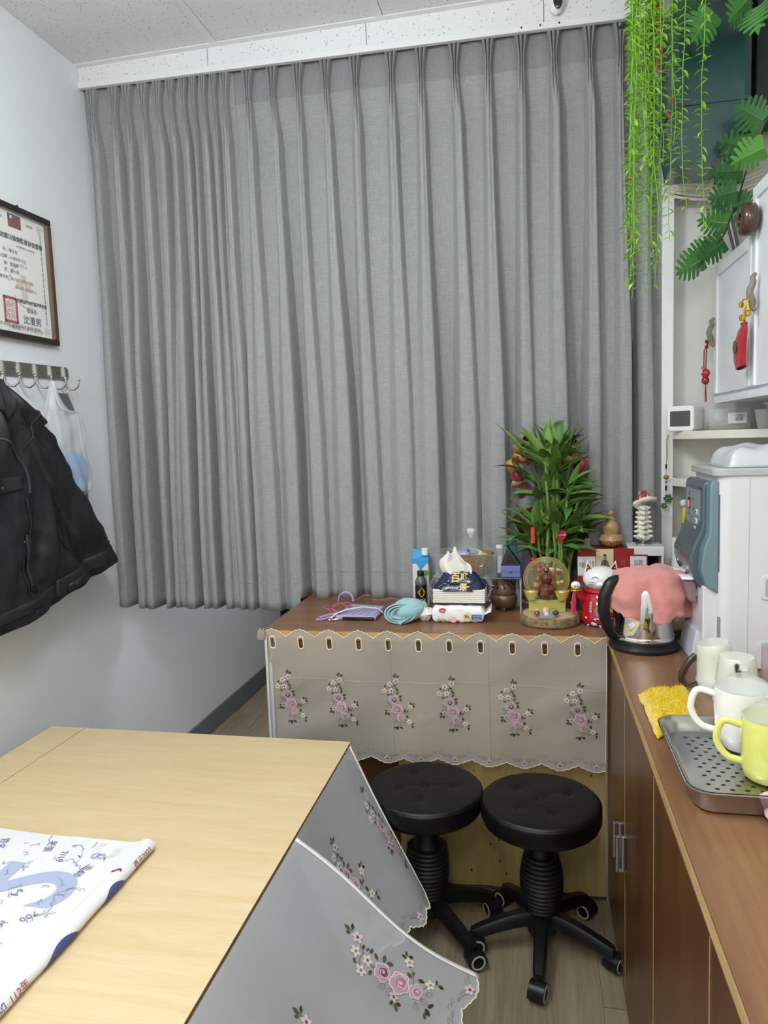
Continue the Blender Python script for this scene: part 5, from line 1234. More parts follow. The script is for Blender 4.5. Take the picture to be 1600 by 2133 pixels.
g = G(); lump(g, (0, 0, .135), (.047, .040, .038), WH); lump(g, (0, -.030, .124), (.018, .014, .012), WH); g.build('head', M_vcg, ct_, smooth=80)
for s_ in (-1, 1):
    g = G(); g.add([(cx+s_*.018, cy-.008, T+.160), (cx+s_*.044, cy-.006, T+.148), (cx+s_*.034, cy+.014, T+.150), (cx+s_*.036, cy-.004, T+.190)], [(0, 1, 3), (1, 2, 3), (2, 0, 3), (0, 2, 1)], 0, WH)
    g.add([(cx+s_*.022, cy-.0088, T+.163), (cx+s_*.040, cy-.0072, T+.153), (cx+s_*.0345, cy-.0060, T+.183)], [(0, 1, 2)], 0, '#7c2018'); e_ = g.build('ear', M_vcg, ct_, smooth=0)
    g = G(); 
    for (a, b_) in ((.028, .160), (.033, .163), (.034, .170)): g.ell((cx+s_*a, cy-.0092, T+b_), (.002, .0006, .002), 6, 4, col='#e8c65a')
    g.build('ear_dots', M_vcg, e_)
g = G(); M2_ = '#3a2622'
def hs(dx, dz, off=.001):   # point on the front of the head
    q = max(0, 1-(dx/.047)**2-((dz)/.038)**2); return (cx+dx, cy-.040*sqrt(q)-off-(.012*math.exp(-((dx/.014)**2+((dz+.012)/.010)**2))), T+.135+dz)
for s_ in (-1, 1):
    g.tube([hs(s_*(.010+.016*i/8), .006+.006*sin(pi*i/8)) for i in range(9)], .0009, 5, col=M2_)
    for q in (-.004, -.010, -.016): g.tube([hs(s_*(.022+.012*i/4), q-.002*i/4) for i in range(5)], .0006, 4, col=M2_)
g.tube([hs(-.008+.016*i/8, -.010-.003*abs(sin(pi*i/4))) for i in range(9)], .0009, 5, col='#5a2a24'); g.ell(hs(0, -.003), (.002, .001, .0015), 8, 5, col=GD); g.build('face_lines', M_vcg, ct_)
G().tube([(cx+.040*cos(a), cy+.034*sin(a), T+.104+.003*sin(a)) for a in [2*pi*i/32 for i in range(32)]], .0068, 10, closed=True).build('collar', mat('red_ceramic', RD, .15, coat=.5), ct_)
pa = V((cx-.066, cy-.018, T+.118))
g = G(); g.tube([(cx-.040, cy-.012, T+.078), (cx-.056, cy-.018, T+.088), pa+V((0, 0, -.012))], [.013, .011, .0095], 12, col=RD); g.build('raised_arm', M_vcg, ct_)
g = G(); g.ell(pa, (.0125, .011, .0125), 16, 12, col=WH); w_ = g.build('paw', M_vcg, ct_)
g = G()
for d in (-.004, 0, .004): g.tube([pa+V((d, -.0112, .003)), pa+V((d, -.0105, -.004))], .0006, 4, col='#5a2a24')
g.build('toe_line', M_vcg, w_)
G().tube([pa+V((.012*cos(a), .011*sin(a), -.014)) for a in [2*pi*i/16 for i in range(16)]], .0034, 8, closed=True).build('gold_cuff', mat('gold_glaze', '#d0a132', .15, .8, bump=1, bscale=300), ct_)
g = G()
for i in range(22):
    a = 2*pi*i/22; r_ = .0055; g.tube([pa+V((-.004+.4*r_*cos(a), -.008+.4*r_*sin(a), -.018)), pa+V((-.005+r_*cos(a), -.008+r_*sin(a), -.045)), pa+V((-.007+r_*1.1*cos(a), -.008+r_*sin(a), -.080))], .0009, 4)
g.build('tassel', mat('pink_tassel', '#c04658', .7), ct_)['kind'] = 'stuff'
g = G()
def bs(a, z, r, off=.0012): rb = interp([(0, .040), (.004, .052), (.018, .056), (.032, .052), (.062, .050), (.082, .046)], z)+off; return V((cx+rb*sin(a), cy-rb*cos(a), T+z))
g.grid(lambda u, v: bs(.30+.32*(2*u-1)*sqrt(max(0, 1-(2*v-1)**2)), .052+.018*(2*v-1), 0, .0008), 12, 12, col=GD); g.grid(lambda u, v: bs(.30+.27*(2*u-1)*sqrt(max(0, 1-(2*v-1)**2)), .052+.0155*(2*v-1), 0, .0016), 12, 12, col='#b32a22'); g.build('gold_medallion', M_vcg, ct_)
g = G(); g.grid(lambda u, v: bs(-.20+.20*(2*u-1)*sqrt(max(0, 1-(2*v-1)**2)), .048+.016*(2*v-1), 0, .001), 10, 10, col='#4f94b8'); g.build('blue_fan_print', M_vcg, ct_)
g = G()
for (a, z) in ((-.28, .070), (-.20, .075), (-.12, .071), (.1, .078), (.55, .072)): g.grid(lambda u, v, a=a, z=z: bs(a+.07*(2*u-1)*sqrt(max(0, 1-(2*v-1)**2)), z+.005*(2*v-1), 0, .0016), 8, 8, col='#f0e6e8')
g.build('blossom', M_vcg, ct_)
text('福', .020, mat('gold_print'), ct_, (.30, 0, .052), curve=lambda w: bs(.30+(w.x-.30)/.052, w.z, 0, .0024), bold=.0004, name='print')
text('招財', .012, mat('orange_print', '#d8772e', .4), ct_, (-.20, 0, .050), curve=lambda w: bs(-.20+(w.x+.20)/.052, w.z, 0, .002), bold=.0004, name='print')
text('開\n運\n招\n福', .008, M_paper, ct_, (-.62, 0, .058), curve=lambda w: bs(-.62+(w.x+.62)/.052, w.z, 0, .002), name='print')

for o_ in ct_.children_recursive:
    for v_ in o_.data.vertices: v_.co = V(((v_.co.x-.003)*1.18+.016, v_.co.y*1.12, v_.co.z*1.04 if v_.co.z > 0 else v_.co.z))
# ================================================================== CARDS, GOURD, WHITE BOX, NECK MODEL
rb_ = box('gift_box', mat('deep_red_card', '#8a1c20', .5), .142, .295, 2.455, 2.560, T, T+.205, bevel=.002); tag(rb_, 'deep red box standing behind the small cards', 'box')
chd = thing('card_holder', 'clear card holder carrying the red and white cards behind the cat', 'holder', (.24, 2.43, T))
G().box(.135, .352, 2.428, 2.430, T+.085, T+.185).build('clear_back', M_clear, chd, smooth=0)
for x in (.150, .335): G().lathe([(.012, 0), (.004, .004), (.003, .085), (.004, .087)], 14, (x, 2.430, T)).build('stem', M_clear, chd)
def card(x0, x1, z0_, z1_, y, m, lab, name='card'):
    o = box(name, m, x0, x1, y-.0012, y, z0_, z1_); tag(o, lab, 'card'); return o
M_rc = mat('red_card', '#9c2024', .5)
c1 = card(.137, .314, T+.100, T+.212, 2.4265, M_rc, 'wide red card forming the back of the card row'); 
def ring(c, r, m, par, w=.0007, n=30): G().tube([(c[0]+r*cos(2*pi*i/n), c[1], c[2]+r*sin(2*pi*i/n)) for i in range(n)], w, 4, closed=True).build('print', m, par)
M_rp = mat('embossed_red', '#c25a52', .4); ring((.280, 2.4250, T+.165), .019, M_rp, c1); ring((.280, 2.4250, T+.165), .010, M_rp, c1); text('福', .014, M_rp, c1, (.280, 2.4250, T+.165))
c2 = card(.137, .193, T+.122, T+.186, 2.4235, M_paper, 'white card with columns of small black characters, left of the deity card')
text('藥師佛心咒', .008, M_ink, c2, (.183, 2.4220, T+.155), rot=-pi/2) if False else None
for i, s_ in enumerate(('勸\n世\n文', '諸惡莫\n作眾善\n奉行廣\n結善緣', '心存正\n念福慧\n雙修功\n德無量', '敬神禮\n佛孝順\n父母')): text(s_, .0085 if i == 0 else .0056, M_ink, c2, (.186-.011*i-(.004 if i else 0), 2.4220, T+.158), name='print')
c3 = card(.195, .250, T+.115, T+.210, 2.4235, mat('cream_card', '#d4c79a', .5), 'cream card printed with a seated bearded figure in grey robes')
g = G(); cz_ = T+.160
g.prism([(-.022, -.040), (.022, -.040), (.023, -.028), (.015, -.020), (.012, .006), (.007, .014), (-.007, .014), (-.012, .006), (-.015, -.020), (-.023, -.028)], lambda a, b_: (.223+a, 2.4222, cz_+b_), lambda a, b_: (.223+a, 2.4216, cz_+b_), 0, '#6b6268')
g.ell((.223, 2.4216, cz_+.022), (.006, .0006, .009), 12, 8, col='#a58a72'); g.ell((.223, 2.4213, cz_+.008), (.0035, .0006, .010), 10, 8, col='#4c444a'); g.ell((.223, 2.4214, cz_+.031), (.005, .0006, .004), 10, 6, col='#3d3640')
for s_ in (-1, 1): g.ell((.223+s_*.010, 2.4212, cz_-.030), (.011, .0006, .006), 12, 6, col='#7d747a'); 
g.build('figure_print', M_vc, c3, smooth=0)
c4 = card(.302, .352, T+.122, T+.187, 2.4235, M_paper, 'white card with black characters, right of the red seal, partly behind the pink towel')
text('敬天惜福\n知足常樂\n廣結善緣', .0065, M_ink, c4, (.327, 2.4220, T+.165), name='print')
card(.298, .356, T+.118, T+.192, 2.4255, M_rc, 'narrow red card edging the right white card')
gw = thing('wooden_gourd', 'turned pale wooden gourd with round knob standing on the red box', 'gourd', (.240, 2.508, T+.205))
G().lathe([(.018, .0), (.032, .010), (.040, .024), (.036, .038), (.025, .044), (.027, .050), (.030, .060), (.026, .074), (.018, .084), (.016, .090), (.017, .094), (.010, .096), (.007, .100), (.007, .104)], 36, (.250, 2.508, T+.206)).build('body', wood('turned_wood', '#a58253', '#c4a273', 2, 18, 4, .3, bump=.1), gw, smooth=40)
G().ell((.250, 2.508, T+.206+.112), .0105, 16, 12).build('knob', wood('turned_wood', '', ''), gw)
G().ell((.250, 2.468, T+.206+.018), .0045, 12, 8).build('gold_bead', M_gold, gw)
sg = thing('small_glass', 'small clear glass tumbler on the red box beside the wooden gourd', 'glass', (.175, 2.50, T+.205)); G().lathe([(.010, .0), (.011, .001), (.0125, .028), (.0115, .028), (.010, .003), (0, .003)], 20, (.172, 2.50, T+.206)).build('tumbler', mat('vial_glass'), sg)
g = G()
for k in range(8): a = 2*pi*k/8; g.tube([(.172+.0118*cos(a), 2.50+.0118*sin(a), T+.208), (.172+.0128*cos(a), 2.50+.0128*sin(a), T+.233)], .0006, 4)
g.build('facet_line', mat('acrylic_edge'), sg)
wbx = thing('white_riser', 'white riser with a dark open front, under the neck bone model', 'riser', (.36, 2.51, T))
G().box(.300, .412, 2.455, 2.565, T+.182, T+.212).build('top', M_white, wbx, smooth=0, bevel=.002); G().box(.302, .308, 2.457, 2.563, T, T+.182).build('side', M_white, wbx, smooth=0); G().box(.404, .410, 2.457, 2.563, T, T+.182).build('side', M_white, wbx, smooth=0)
G().box(.308, .404, 2.545, 2.560, T, T+.182).build('back', mat('dark_interior', '#2b2422', .8), wbx, smooth=0)
sn = thing('neck_spine_model', 'white anatomical neck spine model with skull base, on a thin metal post', 'model', (.352, 2.508, T+.212))
M_bone = mat('bone_plastic', '#e6e2d6', .4); sx_, sy_, sz_ = .354, 2.510, T+.213
G().lathe([(.026, 0), (.026, .004), (.004, .006), (.0035, .030)], 20, (sx_, sy_, sz_)).build('post', M_alu, sn)
for k in range(7):
    z = sz_+.026+k*.0158; w = lerp(.026, .019, k/6)
    g = G()
    def vb(u, v, z=z, w=w, k=k):
        a = 2*pi*u; t = -pi/2+pi*v; r = w*(.66+.30*abs(cos(a))**3+.16*max(0, -sin(a))**2+.07*nz(a*1.3, k, v*3)); return (sx_+r*cos(t)**.6*cos(a), sy_+r*.8*cos(t)**.6*sin(a), z+.0085*sin(t)+.003*sin(2*a+k)+.002*cos(5*a))
    vb2 = lambda u, v: vb(u, min(.999, max(.001, v)))
    g.grid(vb2, 26, 8)
    for s_ in (-1, 1): g.ell((sx_+s_*w*.95, sy_-.004, z+.002), (w*.30, .005, .0045), 10, 6)
    g.ell((sx_, sy_-w*.78, z-.002), (.0055, .007, .0045), 10, 6); g.build('vertebra', M_bone, sn, smooth=60)
    if k < 6: G().lathe([(w*.55, 0), (w*.60, .002), (w*.55, .004)], 16, (sx_, sy_+.002, z+.006)).build('disc', mat('disc_yellow', '#b0a468', .5), sn)
g = G()
def sk(u, v):
    a = 2*pi*u; t = v*2*pi; R_ = .030; c_ = cos(a); s_ = sin(a); wx = .034*(1+.10*cos(3*a)+.06*sin(5*a)); rt = .009*(1+.3*nz(a*2, t)); return (sx_+.004+(wx*.74+rt*1.4*cos(t))*c_, sy_+(.018+rt*1.2*cos(t))*s_, sz_+.146+rt*sin(t)+.006*c_-.007*cos(2*a)+.004*abs(c_)*c_)
g.grid(sk, 44, 12); g.build('skull_base', M_bone, sn, smooth=60)
for s_ in (-1, 1):
    G().ell((sx_+s_*.011, sy_-.010, sz_+.163), (.006, .006, .014), 12, 10).build('occipital_knob', M_bone, sn)
g = G(); 
for s_ in (-1, 0, 1): g.tube([(sx_+s_*.020, sy_-.014, sz_+.150), (sx_+s_*.016, sy_-.018, sz_+.166), (sx_+s_*.004, sy_-.012, sz_+.180)], .0022, 6)
g.ell((sx_, sy_-.012, sz_+.160), (.012, .010, .016), 12, 8); g.build('artery', mat('artery_red', '#a53a28', .4), sn)

# ================================================================== CORNER SHELVES
def qshelf(z, r, name='corner_shelf', lab=''):
    P = [(XR-.002, 2.652)]
    for i in range(17):
        a = pi+ (pi/2)*i/16; P.append((XR-.002+r*cos(a), 2.652+r*sin(a)))
    g = G(); g.prism(P, lambda a, b_: (a, b_, z-.026), lambda a, b_: (a, b_, z)); o = g.build(name, M_cream, None, smooth=30, bevel=.002); tag(o, lab, 'shelf'); return o
qshelf(1.459, .405, lab='white rounded corner shelf carrying the small clock'); qshelf(1.302, .405, lab='second white corner shelf, mostly hidden behind the water dispenser'); qshelf(1.10, .36, lab='lowest white corner shelf behind the dispenser')
box('shelf_upright', M_cream, .452, .466, 2.642, 2.654, TZ, 1.62) if False else None
ckk = thing('digital_clock', 'small white rounded digital clock with blank grey display on the corner shelf', 'clock', (.480, 2.545, 1.459))
R0 = Matrix.Translation((.486, 2.540, 1.459)) @ Matrix.Rotation(rad(-37), 4, 'Z')
def rbox(w, d, h, r, n=6):
    P = []
    for (sx, sz, a0) in ((1, 1, 0), (-1, 1, pi/2), (-1, -1, pi), (1, -1, 3*pi/2)):
        for i in range(n+1): a = a0+pi/2*i/n; P.append((sx*(w/2-r)+r*cos(a), h/2+sz*(h/2-r)+r*sin(a)))
    return P
g = G(); g.x = R0; P = rbox(.092, 0, .082, .014); g.prism(P, lambda a, b_: (a, .050, b_), lambda a, b_: (a, -.028, b_)); g.build('case', M_white, ckk, smooth=40, bevel=.003)
g = G(); g.x = R0; P = rbox(.068, 0, .050, .004); g.prism(P, lambda a, b_: (a, -.027, b_+.016), lambda a, b_: (a, -.0288, b_+.016)); g.build('display', mat('lcd_grey', '#4c504c', .2), ckk, smooth=0)
text('12:07', .024, mat('lcd_faint', '#434743', .3), ckk, tuple(R0 @ V((0, -.0292, .048))), face=R0.to_3x3() @ FACE['-Y']); text('2705', .018, mat('lcd_faint'), ckk, tuple(R0 @ V((0, -.0292, .028))), face=R0.to_3x3() @ FACE['-Y'])
tb2 = thing('clear_tub', 'clear plastic tub of small things on the corner shelf behind the clock', 'tub', (.60, 2.50, 1.459))
g = G(); X0, X1, Y0, Y1, Z0, Z1 = .545, .665, 2.46, 2.56, 1.460, 1.525
for (a, b_, c_, d_) in ((X0, X1, Y0, Y0+.002), (X0, X1, Y1-.002, Y1), (X0, X0+.002, Y0, Y1), (X1-.002, X1, Y0, Y1)): g.box(a, b_, c_, d_, Z0, Z1)
g.box(X0, X1, Y0, Y1, Z0, Z0+.002); g.build('tub', mat('tub_plastic', '#dfe2de', .1, alpha=.16, spec=.8), tb2, smooth=0)
tag(box('wood_comb', wood('comb_wood', '#8f6c4c', '#b08a62', 0, 20, 6, .5), .549, .660, 2.466, 2.492, 1.463, 1.474, bevel=.003), 'brown wooden comb lying in the clear tub', 'comb')
tag(box('folded_label', M_paper, .60, .655, 2.456, 2.459, 1.478, 1.512), 'white printed label slip on the front of the clear tub', 'label')
text('120g\n新鮮', .012, M_ink, bpy.data.objects['folded_label'], (.632, 2.4555, 1.496))
tag(G().grid(lambda u, v: (lambda a, t, k: (.580+.020*k*cos(t)*cos(a), 2.48+.014*k*cos(t)*sin(a), 1.500+.018*k*sin(t)))(2*pi*u, -pi/2+pi*v, 1+.25*nz(u*6, v*5)), 16, 12).build('plastic_pouch', M_film, smooth=30), 'crumpled clear plastic pouch poking out of the tub', 'pouch')
sc_ = thing('clear_cup', 'frosted white cup at the right end of the corner shelf', 'cup', (.70, 2.42, 1.459)); G().lathe([(.026, 0), (.028, .001), (.034, .030), (.038, .058), (.037, .058), (.033, .03), (.026, .003)], 24, (.705, 2.42, 1.460)).build('cup', mat('frosted_cup', '#d8d9d4', .3, alpha=.85), sc_)
# hanging charm with jade flowers
hc = thing('hanging_charm', 'beaded cord charm with green jade flowers hanging from the corner shelf', 'charm', (.434, 2.574, 1.44)); hx, hy = .436, 2.572
G().tube([(.450, 2.60, 1.442), (.440, hy, 1.448), (hx, hy, 1.43), (hx+.002, hy, 1.38), (hx, hy, 1.345)], .0012, 6).tube([(.450, 2.60, 1.442), (.444, hy, 1.446), (hx+.005, hy, 1.43), (hx+.004, hy, 1.38), (hx, hy, 1.345)], .0012, 6).build('cord', mat('gold_cord', '#9a8447', .6), hc)
g = G(); g.tube([(hx, hy, 1.350), (hx, hy, 1.335)], .003, 8); g.tube([(hx, hy, 1.278), (hx, hy, 1.262)], .0036, 8); g.build('dark_bead', M_ink, hc)
G().tube([(hx, hy, 1.335), (hx, hy, 1.24)], .0008, 4).build('string', mat('gold_cord'), hc)
G().ell((hx, hy, 1.307), (.009, .006, .008), 12, 8).build('amber_bead', mat('amber_bead', '#a8702a', .2), hc); G().ell((hx, hy, 1.290), (.0045, .0045, .004), 10, 6).build('green_bead', mat('jade', '#54713e', .15, alpha=.85), hc)
for (fx, fz, fr) in ((hx+.006, 1.235, .013), (hx-.006, 1.210, .009)):
    g = G()
    for k in range(6): a = k*pi/3; g.ell((fx+fr*.8*cos(a), hy, fz+fr*.8*sin(a)), (fr*.42, .004, fr*.42), 10, 6); g.ell((fx+fr*.35*cos(a+.5), hy-.003, fz+fr*.35*sin(a+.5)), (fr*.2, .002, fr*.2), 8, 4)
    g.build('jade_flower', mat('jade'), hc)
cn = thing('white_canister', 'tall white canister with cream lid behind the dispenser lever', 'canister', (.462, 2.47, T)); G().lathe([(.027, 0), (.029, .002), (.029, .205)], 28, (.466, 2.47, T)).build('body', M_white, cn); G().lathe([(.031, .200), (.031, .236), (.028, .240), (0, .241)], 28, (.466, 2.47, T)).build('lid', M_cream, cn)
nb = thing('nozzle_bottle', 'yellow and green bottle with white nozzle on the lowest corner shelf', 'bottle', (.505, 2.50, 1.10)); 
G().lathe([(.011, 0), (.012, .002), (.012, .045)], 16, (.5035, 2.60, 1.101)).build('green_base', mat('bottle_green', '#2f7a3c', .35), nb); G().lathe([(.012, .045), (.012, .09), (.009, .1)], 16, (.5035, 2.60, 1.101)).build('yellow_body', mat('bottle_yellow', '#e0d02c', .35), nb); G().ell((.498, 2.60, 1.215), (.013, .011, .013), 14, 10).build('white_nozzle', M_white, nb)

# ================================================================== WATER DISPENSER
wdp = thing('water_dispenser', 'white countertop water dispenser with slate blue control front', 'dispenser', (.60, 1.98, T))
DX0, DX1, DY0, DY1, DZ = .436, .80, 1.858, 2.140, 1.352
P = []
for (sx, sy, a0) in ((1, 1, 0), (-1, 1, pi/2), (-1, -1, pi), (1, -1, 3*pi/2)):
    r_ = .030
    for i in range(7):
        a = a0+pi/2*i/6; P.append(((DX0+DX1)/2+sx*((DX1-DX0)/2-r_)+r_*cos(a), (DY0+DY1)/2+sy*((DY1-DY0)/2-r_)+r_*sin(a)))
M_body = mat('dispenser_white', '#dcdcdd', .3)
G().prism(P, lambda a, b_: (a, b_, T+.004), lambda a, b_: (a, b_, DZ-.002)).build('body', M_body, wdp, smooth=40)
sc2 = lambda k: [((DX0+DX1)/2+(a-(DX0+DX1)/2)*k, (DY0+DY1)/2+(b_-(DY0+DY1)/2)*k) for a, b_ in P]
G().prism(sc2(1.03), lambda a, b_: (a-.006, b_, DZ-.002), lambda a, b_: (a-.006, b_, DZ+.017)).build('top_plate', mat('grey_top_plate', '#b8bbba', .25), wdp, smooth=40, bevel=.003)
G().box(.407, .450, 1.885, 2.115, T+.002, T+.20).build('lower_column', M_body, wdp, smooth=0, bevel=.004)
G().add([(.388, 1.925, T), (.50, 1.90, T), (.50, 2.10, T), (.385, 2.07, T), (.400, 1.93, T+.075), (.50, 1.91, T+.075), (.50, 2.10, T+.075), (.398, 2.06, T+.075)], [(3, 2, 1, 0), (4, 5, 6, 7), (0, 1, 5, 4), (1, 2, 6, 5), (2, 3, 7, 6), (3, 0, 4, 7)]).build('foot', mat('foot_grey', '#c4c9d2', .35), wdp, smooth=0, bevel=.003)
# control front: one profile carried across the width
prof = [(.436, 1.335), (.420, 1.338), (.411, 1.325), (.409, 1.28), (.409, 1.20), (.404, 1.175), (.391, 1.145), (.380, 1.115), (.380, 1.09), (.389, 1.06), (.404, 1.035), (.436, 1.015)]
M_sl = mat('slate_blue_gloss', '#4a5a68', .25, coat=.4); M_tl = mat('teal_grey_gloss', '#6f8891', .22, coat=.4)
g = G(); n_ = len(prof); ya, yb_ = 1.905, 2.115
g.prism(prof, lambda a, b_: (a, yb_, b_), lambda a, b_: (a, ya, b_)); g.build('control_front', M_sl, wdp, smooth=40, bevel=.005)
pr2 = [(.438, 1.338), (.421, 1.339), (.417, 1.325), (.416, 1.16), (.403, 1.12), (.398, 1.07), (.410, 1.028), (.438, 1.010)]
G().prism(pr2, lambda a, b_: (a, ya+.001, b_), lambda a, b_: (a+.003, 1.872, b_)).build('side_cheek', M_tl, wdp, smooth=40, bevel=.004)
g = G(); pts = [(1.935, 1.285), (2.085, 1.285), (2.092, 1.20), (2.075, 1.170), (2.035, 1.152), (1.985, 1.152), (1.950, 1.172), (1.935, 1.20)]
g.prism(pts, lambda y, z: (.4095, y, z), lambda y, z: (.4062, y, z)); pn = g.build('control_panel', mat('panel_grey', '#8a949a', .3), wdp, smooth=0)
G().box(.4052, .4064, 1.930, 2.090, 1.282, 1.300).build('panel_hood', M_sl, wdp, smooth=0)
for (y, z) in ((1.955, 1.222), (1.962, 1.198), (1.972, 1.176)): G().box(.4040, .4064, y-.008, y+.012, z-.006, z+.006).build('button', M_white, pn, smooth=0, bevel=.001); G().box(.4036, .4042, y-.003, y+.006, z-.003, z+.003).build('button_mark', M_darkgrey, pn, smooth=0)
G().box(.4044, .4064, 2.034, 2.058, 1.222, 1.252).build('window', M_darkgrey, pn, smooth=0); G().box(.4038, .4048, 2.038, 2.052, 1.226, 1.243).build('indicator_lamp', mat('orange_lamp', '#e8644c', .4, emis=.8), pn, smooth=0)
for (s_, y, z, q) in (('溫度', 2.045, 1.262, .011), ('出水', 1.998, 1.250, .010), ('保溫', 2.05, 1.207, .009), ('煮沸', 2.03, 1.190, .009), ('省電', 2.005, 1.202, .009), ('加水', 2.0, 1.178, .009), ('再沸騰', 1.99, 1.225, .007)): text(s_, q, M_darkgrey, pn, (.4058, y, z), '-X', name='print')
g = G(); g.prism([(1.92, 1.092), (2.105, 1.092), (2.105, 1.070), (1.92, 1.070)], lambda y, z: (.386+.0, y, z), lambda y, z: (.3805+(1.092-z)*.42, y, z)); pl_ = g.build('button_strip', mat('strip_grey', '#b3aab0', .3), wdp, smooth=0)
for y in (1.945, 2.075): G().ell((.3835, y, 1.082), (.0022, .009, .008), 14, 8).build('push_button', M_white, pl_); text('熱' if y < 2 else '溫', .010, M_ink, pl_, (.3810, y, 1.082), '-X')
for (y, nm) in ((1.955, 'nearer'), (2.055, 'farther')):
    G().grid(lambda u, v, y=y: (.396-.030*v, y+.030*(u-.5)*(2-.4*v), 1.052+.004*sin(pi*u)), 8, 6).build('lever_lip', M_white, wdp, smooth=40, solid=.006)
    G().prism([(.402, 1.046), (.370, 1.046), (.384, .995), (.404, .985)], lambda a, b_, y=y: (a, y+.020, b_), lambda a, b_, y=y: (a, y-.020, b_)).build('lever', mat('smoky_pink_plastic', '#9c7a84', .1, alpha=.7, spec=.8) if y < 2 else mat('clear_red_plastic', '#b5302e', .2), wdp, smooth=0, bevel=.003)
G().tube([(.408, 1.955, 1.022), (.408, 1.955, 1.004)], .009, 12).build('spout', M_alu, wdp)
G().box(.4062, .4072, 2.065, 2.112, .955, 1.06).build('green_sticker', mat('sticker_green', '#c5d3b4', .5), wdp, smooth=0); text('節能\n標章', .016, mat('sticker_ink', '#4e6a4a', .6), wdp, (.4058, 2.088, 1.03), '-X')
G().box(.4365, .4375, 1.857, 1.90, .9, 1.0).build('x', M_body, wdp) if False else None
G().prism([(1.888, .93), (1.912, .93), (1.912, 1.0), (1.888, 1.01)], lambda y, z: (.4356, y, z), lambda y, z: (.4352, y, z)).build('spec_label', mat('dark_label', '#8b8f92', .4), wdp, smooth=0) if False else None
g = G(); g.box(.447, .468, 1.8630, 1.8645, .93, 1.01) if False else g.prism([(.4395, 1.8765), (.4440, 1.8670), (.4432, 1.8662), (.4385, 1.8760)], lambda a, b_: (a, b_, .915), lambda a, b_: (a, b_, 1.003)); g.build('spec_label', mat('dark_label', '#8b8f92', .4), wdp, smooth=0)
g = G(); 
for (z0_, z1_) in ((1.115, 1.305),): g.prism([(.4385, 1.880), (.4415, 1.871), (.4402, 1.870), (.4370, 1.879)], lambda a, b_: (a, b_, z0_), lambda a, b_: (a, b_, z1_))
g.build('level_window', mat('level_window', '#5d6670', .1), wdp, smooth=0)
G().box(.5035, .5042, DY0-.0008, DY0, T+.01, DZ-.004).build('panel_seam', mat('seam_grey', '#b4b4b6', .4), wdp, smooth=0)
g = G(); P3 = rbox(.070, 0, .060, .008); g.prism(P3, lambda a, b_: (.568+a, DY0+.001, 1.050+b_), lambda a, b_: (.568+a, DY0-.004, 1.050+b_)); g.build('grip_frame', M_body, wdp, smooth=30, bevel=.0015)
g = G(); P3 = rbox(.054, 0, .044, .006); g.prism(P3, lambda a, b_: (.568+a, DY0-.003, 1.058+b_), lambda a, b_: (.568+a, DY0-.0044, 1.058+b_)); g.build('grip_recess', mat('recess_grey', '#b3b5b6', .4), wdp, smooth=0)
for o_ in wdp.children_recursive:
    if o_.name.split('.')[0] in ('control_front', 'side_cheek', 'control_panel', 'panel_hood', 'button', 'button_mark', 'window', 'indicator_lamp', 'print', 'button_strip', 'push_button', 'lettering', 'lever_lip', 'lever', 'spout'):
        for v_ in o_.data.vertices: v_.co.z += (.034+(.016 if o_.name.startswith('side_cheek') else 0))*sst(1.335, 1.27, v_.co.z+TZ)
tl = thing('clear_tray_lid', 'clear domed plastic lid lying on top of the water dispenser', 'lid', (.60, 1.97, DZ+.017))
def dome(u, v):
    x = lerp(-1, 1, u); y = lerp(-1, 1, v); q = max(0, 1-max(abs(x), abs(y))**5)**.5; e = 1 if max(abs(x), abs(y)) < .995 else .2
    h_ = .050*q+.006*sin(x*9)*q*sin(y*4+1)-.020*math.exp(-((x-.1)/.18)**2)*q; return (.605+.140*x, 1.985+.105*y, DZ+.020+max(0, h_))
G().grid(dome, 44, 34).build('dome', mat('frosted_clear', '#edf0f3', .2, alpha=.72, spec=.8), tl, smooth=50)
g = G(); P4 = rbox(.300, 0, .226, .03); g.prism(P4, lambda a, b_: (.605+a, 1.872+b_, DZ+.018), lambda a, b_: (.605+a, 1.872+b_, DZ+.023)); g.build('rim', mat('rim_clear', '#dfe3ea', .1, alpha=.6, spec=.8), tl, smooth=40, bevel=.001)
# ================================================================== KETTLE AND PINK TOWEL
kt = thing('electric_kettle', 'chrome electric kettle with black handle under a pink towel', 'kettle', (.290, 2.055, T)); kx_, ky_ = .289, 2.040
G().lathe([(.090, 0), (.093, .003), (.093, .010), (.086, .018), (.080, .022), (.079, .030)], 48, (kx_, ky_, T)).build('power_base', M_black, kt, smooth=40)
G().lathe([(.080, .029), (.081, .033), (.079, .040)], 48, (kx_, ky_, T)).build('lower_ring', M_chrome, kt, smooth=40)
G().lathe([(.078, .040), (.079, .05), (.076, .10), (.070, .16), (.062, .19), (.05, .20), (0, .203)], 48, (kx_, ky_, T)).build('body', mat('mirror_chrome', '#d9d6d2', .06, 1), kt, smooth=60)
hp = [(-.058, .186), (-.080, .192), (-.100, .182), (-.116, .150), (-.118, .110), (-.108, .070), (-.094, .044), (-.080, .034)]
hdl = []; 
for i in range(29):
    q = i/28*(len(hp)-1); j = min(int(q), len(hp)-2); f = q-j; hdl.append((kx_+lerp(hp[j][0], hp[j+1][0], f), ky_-.055*(1 if True else 0)+.0, T+lerp(hp[j][1], hp[j+1][1], f)))
rot_ = Matrix.Translation((kx_, ky_, 0)) @ Matrix.Rotation(rad(22), 4, 'Z') @ Matrix.Translation((-kx_, -ky_, 0))
hdl = [rot_ @ V((p[0], ky_, p[2])) for p in hdl]
G().tube(hdl, [lerp(.013, .016, sin(pi*i/28)) for i in range(29)], 14).build('handle', M_black, kt, smooth=60)
